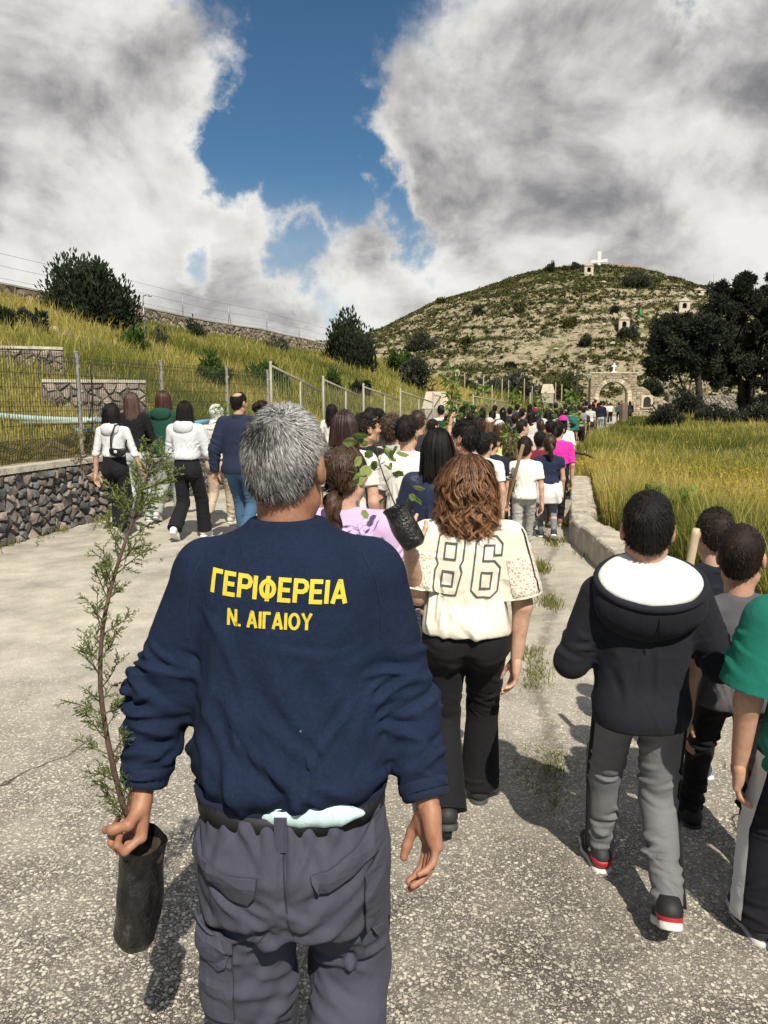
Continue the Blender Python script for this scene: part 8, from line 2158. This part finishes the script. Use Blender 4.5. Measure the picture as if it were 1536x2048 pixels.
def build_far():
    G = 'walkers packed together farther up the road'
    bl, nv = (.012, .012, .014), (.016, .020, .038)
    rows = [  # u, v of head top, distance, top kind, top colour, bottom colour, hair style, hair colours, label, extras
        (757, 814, 9.2, 'long', bl, bl, 'ponytail', BLACKHAIR, 'person with tall black ponytail in black beside the tubular fence', {}),
        (741, 812, 8.6, 'jacket', (.03, .03, .035), bl, 'bun', BLACKHAIR, 'black haired girl with bun just behind long brown hair', {}),
        (663, 806, 14.0, 'tee', WHITE, bl, 'long', BLACKHAIR, 'person in white with black hair by the tubular fence post', {}),
        (836, 818, 8.4, 'tee', (.03, .03, .035), bl, 'short', BROWNHAIR, 'brown haired boy raising one arm ahead of the white t-shirt', dict(arms=dict(R=((.35, .9, -.2), (.0, .3, 1))))),
        (882, 808, 16.5, 'tee', (.55, .57, .54), (.05, .08, .07), 'short', BLACKHAIR, 'person in pale shirt with dark green backpack near the notice board', dict(pack=(.012, .05, .035))),
        (866, 836, 11.5, 'tee', (.3, .3, .3), bl, 'short', DARKHAIR, 'small child with round dark head ahead of the straight black hair', dict(S=.93)),
        (897, 826, 15.0, 'tee', (.09, .10, .10), bl, 'short', BLACKHAIR, 'child in charcoal shirt below the tall green cane', {}),
        (925, 810, 19.0, 'tee', (.62, .62, .60), bl, 'ponytail', BLACKHAIR, 'girl in white shirt with black ponytail behind the tall cane', {}),
        (921, 828, 13.0, 'tee', WHITE, nv, 'short', BLACKHAIR, 'boy in white shirt just above mop haired boy', {}),
        (955, 834, 12.5, 'tee', (.58, .36, .42), bl, 'bob', DARKHAIR, 'child in dusty pink shirt with dark bob', {}),
        (966, 836, 15.0, 'hoodie', (.42, .03, .04), bl, 'short', DARKHAIR, 'child in red hoodie next to dusty pink shirt', {}),
        (979, 834, 13.0, 'tee', (.02, .02, .022), bl, 'long', LIGHTBROWN, 'child in black shirt wearing pale pink cap', dict(cap=(.66, .50, .45))),
        (999, 839, 12.0, 'tee', (.66, .60, .22), bl, 'long', BROWNHAIR, 'child in pale yellow shirt wearing white cap', dict(cap=(.74, .72, .68))),
        (965, 813, 20.0, 'jacket', (.50, .53, .52), bl, 'long', BLACKHAIR, 'girl with long black hair over pale grey jacket', {}),
        (948, 810, 24.0, 'long', nv, bl, 'short', BLACKHAIR, 'person in dark navy between pale grey jacket and white shirt', {}),
        (990, 808, 24.0, 'tee', (.60, .60, .58), bl, 'short', BLACKHAIR, 'person in white t-shirt deep in the crowd by the fence', {}),
        (1006, 813, 19.0, 'long', bl, bl, 'long', BLACKHAIR, 'girl in black with long black hair in mid crowd', {}),
        (1020, 812, 22.0, 'jacket', (.03, .03, .04), bl, 'short', BLACKHAIR, 'boy in black jacket beside the blue jacket in crowd', {}),
        (1036, 806, 25.0, 'jacket', (.025, .045, .13), bl, 'short', BLACKHAIR, 'person in royal blue jacket in mid crowd', {}),
        (1012, 843, 13.5, 'tee', (.02, .02, .02), bl, 'long', DARKHAIR, 'girl in black with dark hair beside pale yellow shirt', {}),
        (1046, 838, 11.8, 'tee', (.60, .48, .44), bl, 'ponytail', BLACKHAIR, 'dark haired girl in peach top turning sideways', dict(head=(-1.0, .1))),
        (1084, 836, 12.6, 'tee', (.66, .50, .54), bl, 'short', BROWNHAIR, 'child in pale pink shirt wearing grey cap', dict(cap=(.55, .53, .50), yaw=1.2)),
        (1100, 838, 12.0, 'tee', (.66, .65, .62), bl, 'short', DARKHAIR, 'child in white shirt next to grey cap', {}),
        (1060, 806, 26.0, 'long', bl, bl, 'bob', BLACKHAIR, 'dark figure carrying red bundle in mid crowd', {}),
        (1072, 802, 32.0, 'jacket', (.20, .02, .03), bl, 'short', BLACKHAIR, 'person in dark red jacket beyond dark figures', {}),
        (1084, 804, 28.0, 'jacket', nv, bl, 'short', BLACKHAIR, 'navy clad adult beside the small notice board post', {}),
        (1101, 804, 30.0, 'long', bl, bl, 'short', BLACKHAIR, 'black clad person right under the small notice board', {}),
        (1112, 803, 27.0, 'jacket', (.016, .02, .03), bl, 'short', BLACKHAIR, 'person in dark cap and dark jacket amid held seedlings', dict(cap=(.02, .025, .04))),
        (1131, 806, 29.0, 'tee', (.40, .40, .38), bl, 'short', DARKHAIR, 'person in faded grey shirt behind held leafy seedlings', {}),
        (1140, 812, 22.0, 'jacket', (.02, .13, .11), bl, 'short', BLACKHAIR, 'person in teal jacket past the magenta cap', {}),
        (1148, 804, 33.0, 'jacket', bl, bl, 'long', BLACKHAIR, 'black haired figure between leafy seedling and grey shirt', {}),
        (1159, 806, 24.5, 'tee', (.24, .24, .23), bl, 'short', BROWNHAIR, 'tall person in grey shirt and black shorts carrying a tool', dict(shorts=True)),
        (1173, 800, 33.0, 'jacket', nv, (.10, .12, .15), 'short', BLACKHAIR, 'person in navy and faded jeans at edge of far group', {}),
        (1191, 796, 46.0, 'tee', (.55, .10, .09), bl, 'short', BLACKHAIR, 'person in red shirt before the gateway', {}),
        (1187, 802, 37.0, 'long', bl, (.012, .013, .02), 'long', BLACKHAIR, 'person all in black with pale band at waist', {}),
        (1203, 800, 38.0, 'jacket', (.012, .014, .026), (.36, .40, .44), 'short', BLACKHAIR, 'person in black jacket and pale jeans before the gateway', {}),
        (1209, 802, 47.0, 'tee', WHITE, bl, 'short', BLACKHAIR, 'person in white shirt half behind black jacket', {}),
        (1221, 803, 60.0, 'tee', (.66, .65, .62), bl, 'short', BLACKHAIR, 'lone figure in white shirt and dark overalls under the arch', {}),
        (1238, 803, 58.0, 'jacket', (.05, .08, .09), bl, 'short', BLACKHAIR, 'figure in teal grey standing behind the timber post', {}),
        (1260, 800, 52.0, 'long', (.03, .026, .026), (.03, .026, .026), 'long', BLACKHAIR, 'dark dressed figure with white collar near the gateway wall', {}),
        (1168, 803, 40.0, 'tee', (.10, .10, .11), bl, 'short', DARKHAIR, 'person in charcoal beyond the navy one', {}),
        (1168, 812, 27.0, 'tee', (.03, .03, .034), bl, 'ponytail', BLACKHAIR, 'girl in black with ponytail near the road edge beyond grey shirt', {}),
        (1122, 814, 20.0, 'hoodie', (.30, .31, .32), bl, 'bob', BLACKHAIR, 'child in grey hoodie right behind the magenta cap', {}),
        (1064, 818, 17.0, 'tee', (.58, .57, .55), nv, 'long', DARKHAIR, 'girl in white top with dark hair above the stick', {}),
        (1046, 814, 18.5, 'jacket', (.04, .05, .05), bl, 'ponytail', BLACKHAIR, 'girl in charcoal jacket ahead of the peach top', {}),
        (1032, 826, 15.5, 'tee', (.10, .14, .24), bl, 'short', DARKHAIR, 'boy in faded blue shirt ahead of the leafy branches', {}),
        (1096, 818, 17.5, 'long', (.02, .022, .026), bl, 'long', BLACKHAIR, 'girl in black long sleeves above the pale pink shirt', {}),
        (985, 818, 17.0, 'tee', (.35, .05, .06), bl, 'ponytail', BLACKHAIR, 'girl in crimson shirt behind the pale pink cap', {}),
        (940, 822, 16.0, 'jacket', (.03, .035, .05), bl, 'long', DARKHAIR, 'girl in slate jacket above the mop haired boy', {}),
        (908, 812, 21.0, 'tee', (.12, .12, .12), bl, 'short', BLACKHAIR, 'boy in dark grey tee left of the tall cane', {}),
        (1180, 806, 31.0, 'tee', (.50, .50, .48), (.03, .03, .04), 'short', BLACKHAIR, 'person in light grey tee within the farthest cluster', {}),
        (1197, 803, 44.0, 'long', bl, bl, 'long', BLACKHAIR, 'slim dark figure between red shirt and black jacket', {}),
        (1155, 800, 42.0, 'jacket', (.05, .05, .055), bl, 'short', BLACKHAIR, 'distant figure in grey jacket by the tall bare pole', {}),
    ]
    r = np.random.default_rng(17)
    for i, (u, v, d, tk, tc, bc, hs, hcol, lab, ex) in enumerate(rows):
        w = W(u, v + 2, d, -.28 + r.normal(0, .12)); w['h'] = min(max(w['h'], 1.2), 1.8)
        vox = float(np.clip(d * .00115, .0125, .026)); S = ex.get('S', .95 if w['h'] < 1.45 else 1.0)
        o = person(lab, **w, S=S, build=float(r.uniform(.94, 1.08)), stride=float(r.uniform(.3, .5)), lead=1 if r.uniform() < .5 else -1, vox=vox, arms=ex.get('arms'), skin_c=SKIN_A if i % 2 else SKIN_B, group=G,
                   top=dict(kind=tk, c=tc), bottom=dict(kind='shorts' if ex.get('shorts') else ('regular', 'wide', 'slim')[i % 3], c=bc), shoe=(((.5, .5, .5), (.6, .6, .6)) if i % 3 else ((.05, .05, .05), (.3, .3, .3))), hair=hair(hs, hcol, n=0 if d > 14 else 500), head=ex.get('head', (float(r.normal(0, .25)), .08)))
        if 'cap' in ex: make_cap(o, ex['cap'], (ex.get('yaw', 0), 0))
        if 'pack' in ex:
            p = to_world(o, (0, -.17, o['sz'] - .20)); s = Sdf((-.2, -.14, -.28), (.2, .14, .26), .014); s.loft([(-.22, .13, .07, 0), (-.1, .145, .09, -.01), (.1, .135, .08, 0), (.2, .08, .05, 0)], 0, 3.0); q, f = s.mesh(); q = relax(q, f, 1, .4)
            b = empty('backpack', tuple(p), w['rz']); tag(b, 'dark green backpack on pale shirted walker near the notice board', 'backpack'); link('pack_body', mesh_np('pack_body', q, f), cloth(ex['pack']), b)
            mb = MB(); mb.box((0, -.09, -.08), (.18, .04, .16)); mb.build('front_pocket', cloth(ex['pack']), b)
build_far()
# ------------------------------------------------------------------ seedlings that people carry
M_BAG, N_, b_ = new_mat('plastic_bag'); c_ = obj_coord(N_)
N_.put(b_.inputs['Base Color'], N_.ramp(N_.noise(N_.vmath('MULTIPLY', c_, (1, 1, .5)), 38, 6, .7), [(.40, (.006, .006, .006)), (.60, (.020, .020, .019)), (.76, (.10, .097, .09))]))
b_.inputs['Roughness'].default_value = .28; bump(N_, b_, N_.noise(c_, 55, 5, .6), .8, .010)
M_SOIL = plain('potting_soil', (.035, .024, .014), .95, var=.5, scale=60, bump_s=.8, bump_d=.01, bscale=90)
F_CYP = foliage_mat('cypress_needles', (.05, .085, .02), (.13, .18, .045), (.28, .33, .09), .35)
F_ROUND = foliage_mat('round_leaves', (.07, .13, .03), (.17, .25, .07), (.40, .45, .16), .4)
F_DRY = foliage_mat('dry_needles', (.09, .06, .025), (.16, .115, .045), (.26, .20, .09), .3)
def root_bag(root, a, b, r, seed=1):
    """soft plastic tube of soil from top a down to b, in the root's frame"""
    rg = np.random.default_rng(seed); fr = frame(np.asarray(b) - np.asarray(a)); n = 32; t = np.linspace(0, 1, 22); an = np.linspace(0, 2 * PI, n, endpoint=False); P = []
    ns = SinNoise(seed, 45, 9)
    for q in t:
        c = mix3(a, b, q); rr = r * np.interp(q, [0, .08, .5, .92, 1], [1.03, .99, 1.02, .96, .72])
        ring = c + rr * (np.cos(an)[:, None] * fr[:, 0] + np.sin(an)[:, None] * fr[:, 1]); ring = ring + (ring - c) * (.095 * ns(ring) + .03 * np.sin(an * 5 + 9 * q))[:, None] + (np.outer(np.sin(an * 3 + q * 8), fr[:, 2]) * .006 if q < .02 else 0); P.append(ring)
    V = np.concatenate(P + [np.asarray(b, float)[None]]); k = np.arange(n); k2 = (k + 1) % n
    F = np.concatenate([np.stack([i * n + k, i * n + k2, (i + 1) * n + k2, (i + 1) * n + k], 1) for i in range(21)])
    link('root_bag', mesh_np('root_bag', V, F, np.stack([21 * n + k, 21 * n + k2, np.full(n, 22 * n)], 1)), M_BAG, root)
    s = Sdf(np.asarray(a) - .09, np.asarray(a) + .09, .005); s.ell(np.asarray(a) + fr[:, 2] * .012, (r * .94,) * 3, 0); s.plane(np.asarray(a) + fr[:, 2] * .022, -fr[:, 2]); v, f = s.mesh()
    if len(v): v = v + vnormals(v, f) * (.005 * SinNoise(seed + 3, 140, 9)(v))[:, None]; link('soil', mesh_np('soil', v, f), M_SOIL, root)
def smooth_path(P, n=24):
    P = np.array(P, float); t = np.linspace(0, len(P) - 1, n); Q = np.stack([np.interp(t, range(len(P)), P[:, i]) for i in range(3)], 1)
    for _ in range(3): Q[1:-1] = (Q[:-2] + 2 * Q[1:-1] + Q[2:]) / 4
    return Q
def build_hero_sapling():
    J = HERO['J']; wr = to_world(HERO, J['wrL']); d = float(wr[1]) - .005
    path = [at(283, 1690, d), at(262, 1650, d - .01), at(243, 1605, d - .015), at(214, 1480, d - .02), at(198, 1370, d - .02), at(204, 1250, d), at(228, 1150, d + .03), at(262, 1050, d + .06), at(290, 965, d + .08), at(308, 900, d + .10)]
    base = np.array(path[0]); root = empty('cypress_sapling', tuple(base)); tag(root, 'young cypress sapling in black soil bag gripped by the grey haired man', 'sapling')
    P = smooth_path([np.asarray(p) - base for p in path], 40); mb = MB(); mb.tube(P, np.interp(np.linspace(0, 1, 40), [0, .3, .7, 1], [.0062, .0055, .0038, .0012]), 8); mb.build('stem', plain('young_bark', (.095, .055, .045), .85, var=.35, scale=60), root, True)
    a = at(285, 1678, d + .015) - base; b = at(272, 1885, d + .03) - base; root_bag(root, a, b, .0455, 4)
    r = np.random.default_rng(21); tw = MB(); NP, ND, NT_ = [], [], []
    for i in range(68):
        t = (.12 + .88 * (i + r.uniform()) / 58) if i < 58 else r.uniform(.72, .98); k = min(38, int(t * 39)); p = P[k]; tg = P[k + 1] - P[k]; tg /= np.linalg.norm(tg)
        ang = i * 2.4 + r.normal(0, .3); fr = frame(tg); out = math.cos(ang) * fr[:, 0] + math.sin(ang) * fr[:, 1]
        L = np.interp(t, [.1, .3, .55, .8, 1.0], [.055, .078, .078, .076, .05]) * r.uniform(.5, 1.3)
        D = out * 1.0 + tg * r.uniform(.35, 1.0); D[1] *= .75; D /= np.linalg.norm(D)
        m = 8; Q = [p]; dd = D.copy()
        for j in range(m):
            dd = dd + r.normal(0, .10, 3) + tg * .05; dd /= np.linalg.norm(dd); Q.append(Q[-1] + dd * L / m)
        Q = np.array(Q); tw.tube(Q, np.linspace(.0016, .0006, m + 1), 4)
        nt = int(5 + L * 95)
        for j in range(nt):
            q = r.uniform(.18, 1.0); c = np.array([np.interp(q * m, range(m + 1), Q[:, w]) for w in range(3)]); e = r.normal(0, 1, 3); e -= dd * (e @ dd); e /= np.linalg.norm(e)
            td = dd * .8 + e * .75; td /= np.linalg.norm(td); tl = L * .28 * r.uniform(.5, 1.2) * (1.15 - q * .5) + .006
            tw.tube([c, c + td * tl], [.0007, .0004], 3, False)
            ns = max(4, int(tl / .0022))
            for w in range(ns):
                f = (w + r.uniform()) / ns; pp = c + td * tl * f; e2 = r.normal(0, 1, 3); NP.append(pp); ND.append(td * 1.0 + e2 * .55); NT_.append(np.clip(.25 + .55 * t + r.normal(0, .15), 0, 1))
    tw.build('twigs', plain('young_twig', (.11, .095, .04), .85), root, True)
    V, F, T = leaf_quads(np.array(NP), np.array(ND), .0085, .0026, 4, np.array(NT_)); link('needles', mesh_np('needles', V, F, None, False, {'tint': T}), F_CYP, root)
build_hero_sapling()

def leafy(label, pts, leaf, mat, n, spread, seed, name='seedling', stem=.006, bag=None, lo=.25, aspect=.75, cat='seedling', down=0.0, droop=0.0):
    """a carried seedling: pts are world points from the bottom up"""
    base = np.array(pts[0], float); root = empty(name, tuple(base)); tag(root, label, cat)
    P = smooth_path([np.asarray(p) - base for p in pts], 20); r = np.random.default_rng(seed); mb = MB(); mb.tube(P, np.linspace(stem, stem * .35, 20), 6)
    LP, LD = [], []
    for i in range(n):
        t = r.uniform(lo, 1.0); p = np.array([np.interp(t * 19, range(20), P[:, w]) for w in range(3)]); e = r.normal(0, 1, 3); e[2] = e[2] * .6 + .15 - droop; e /= np.linalg.norm(e)
        tip = p + e * spread * r.uniform(.25, 1.0) * (1.2 - .5 * t)
        if i % 3 == 0: mb.tube([p, mix3(p, tip, .6) + np.array([0, 0, .1 * spread]), tip], [stem * .4, stem * .3, stem * .2], 4)
        LP.append(tip); LD.append(e + r.normal(0, .5, 3) + np.array([0, 0, -.3 - down]))
    mb.build('stem', plain('green_stem', (.10, .085, .04), .8), root, True)
    LP, LD = np.array(LP), np.array(LD); S = 3 if aspect > .6 else 1
    if S == 3:                                                        # broad leaves as six-sided blades
        m = len(LP); D = LD / np.linalg.norm(LD, axis=1)[:, None]; Sx = np.cross(D, r.normal(size=(m, 3))); Sx /= np.linalg.norm(Sx, axis=1)[:, None]; Nn = np.cross(Sx, D); ln = (leaf * r.uniform(.6, 1.3, m))[:, None]
        V = np.stack([LP, LP + D * ln * .28 + Sx * ln * .36 * aspect, LP + D * ln * .68 + Sx * ln * .36 * aspect + Nn * ln * .06, LP + D * ln, LP + D * ln * .68 - Sx * ln * .36 * aspect + Nn * ln * .06, LP + D * ln * .28 - Sx * ln * .36 * aspect], 1).reshape(-1, 3)
        i6 = np.arange(m)[:, None] * 6; F = np.concatenate([i6 + np.array([0, 1, 2, 3]), i6 + np.array([0, 3, 4, 5])]); T = np.repeat(np.clip(r.normal(.5, .25, m), 0, 1), 6)
    else: V, F, T = leaf_quads(LP, LD, leaf, leaf * aspect, seed)
    link('leaves', mesh_np('leaves', V, F, None, False, {'tint': T}), mat, root)
    if bag: root_bag(root, np.asarray(bag[0]) - base, np.asarray(bag[1]) - base, bag[2], seed)
    return root
def build_seedlings():
    hw = to_world(GIRL, GIRL['J']['wrL'] + GIRL['J']['fdL'] * .085)
    d = float(hw[1]) - .03; k = hw - at(815, 1050, d)
    a, b = hw + (at(797, 1000, d + .02) - at(818, 1048, d)), hw + (at(842, 1096, d) - at(818, 1048, d))
    leafy('round leaved seedling in black bag held up by the girl in number shirt', [a - (a - b) * -.0 , a + (at(775, 945, d) - at(797, 1000, d)), a + (at(760, 900, d) - at(797, 1000, d)), a + (at(757, 850, d) - at(797, 1000, d))], .046, F_ROUND, 34, .13, 5, bag=(a, mix3(a, b, .86), .046), aspect=.95, stem=.0035, lo=.2)
    q = to_world(NEAR['p11'], NEAR['p11']['J']['wrR'] + NEAR['p11']['J']['fdR'] * .08)
    leafy('small yellow green leafy sprig in hand of dark haired boy', [q + np.array([0, 0, -.12]), q, q + np.array([-.02, -.02, .12])], .075, F_FRESH, 16, .10, 6, aspect=.9, lo=.5)
    rows = [('tall feathery green cane held above the crowd near the notice board', (905, 870), (900, 740), 12.5, .11, F_FRESH, 220, .13, .12, .3, {}),
            ('drooping yellowish leafy branches carried by the light brown haired girl', (1018, 915), (1022, 858), 9.15, .075, F_FRESH, 110, .13, .25, .35, dict(droop=.4)),
            ('bushy green seedling held high behind the grey cap', (1090, 850), (1082, 792), 20, .12, F_FRESH, 90, .2, .3, .5, {}),
            ('bright green seedling raised in front of the dark thicket', (1142, 835), (1144, 782), 30, .17, F_FRESH, 90, .32, .35, .7, {}),
            ('dark green seedling carried beside the teal jacket', (1128, 872), (1124, 822), 19, .14, F_GREEN, 70, .24, .3, .7, {}),
            ('broad leaved seedling carried beyond the magenta cap', (1150, 868), (1146, 830), 23, .16, F_FRESH, 70, .28, .3, .7, {}),
            ('low green seedling in the crowd under the tall cane', (940, 842), (936, 808), 17, .12, F_GREEN, 60, .2, .3, .7, {}),
            ('yellow green seedling between the stakes at the hill foot', (1030, 812), (1030, 775), 44, .28, F_FRESH, 60, .5, .3, .7, {}),
            ('fresh green young plant beside the second stake row', (960, 800), (958, 770), 46, .34, F_FRESH, 46, .6, .3, .7, {})]
    for i, (lab, p0, p1, d, leaf, mat, n, sp, lo, asp, ex) in enumerate(rows):
        a, b = at(*p0, d), at(*p1, d); g = float(terrain(a[0], a[1]))
        if i >= 7: a[2] = g
        leafy(lab, [a, mix3(a, b, .5) + np.array([.02, 0, 0]), b], leaf, mat, n, sp, 30 + i, lo=lo, aspect=asp, stem=.008 if d < 15 else .014, **ex)
    for (u, v0, v1, d, lab) in ((164, 958, 862, 9.35, 'thin dry brown cypress sprig held by the girl in white long sleeves'), (446, 868, 808, 10.1, 'small green sprig held in front of the white headscarf')):
        a, b = at(u, v0, d), at(u - 6, v1, d); leafy(lab, [a, mix3(a, b, .5), b], .09, F_DRY if u < 300 else F_FRESH, 120, .09, u, lo=.15, aspect=.16, stem=.006)
build_seedlings()
print('objects', len(SC.objects))
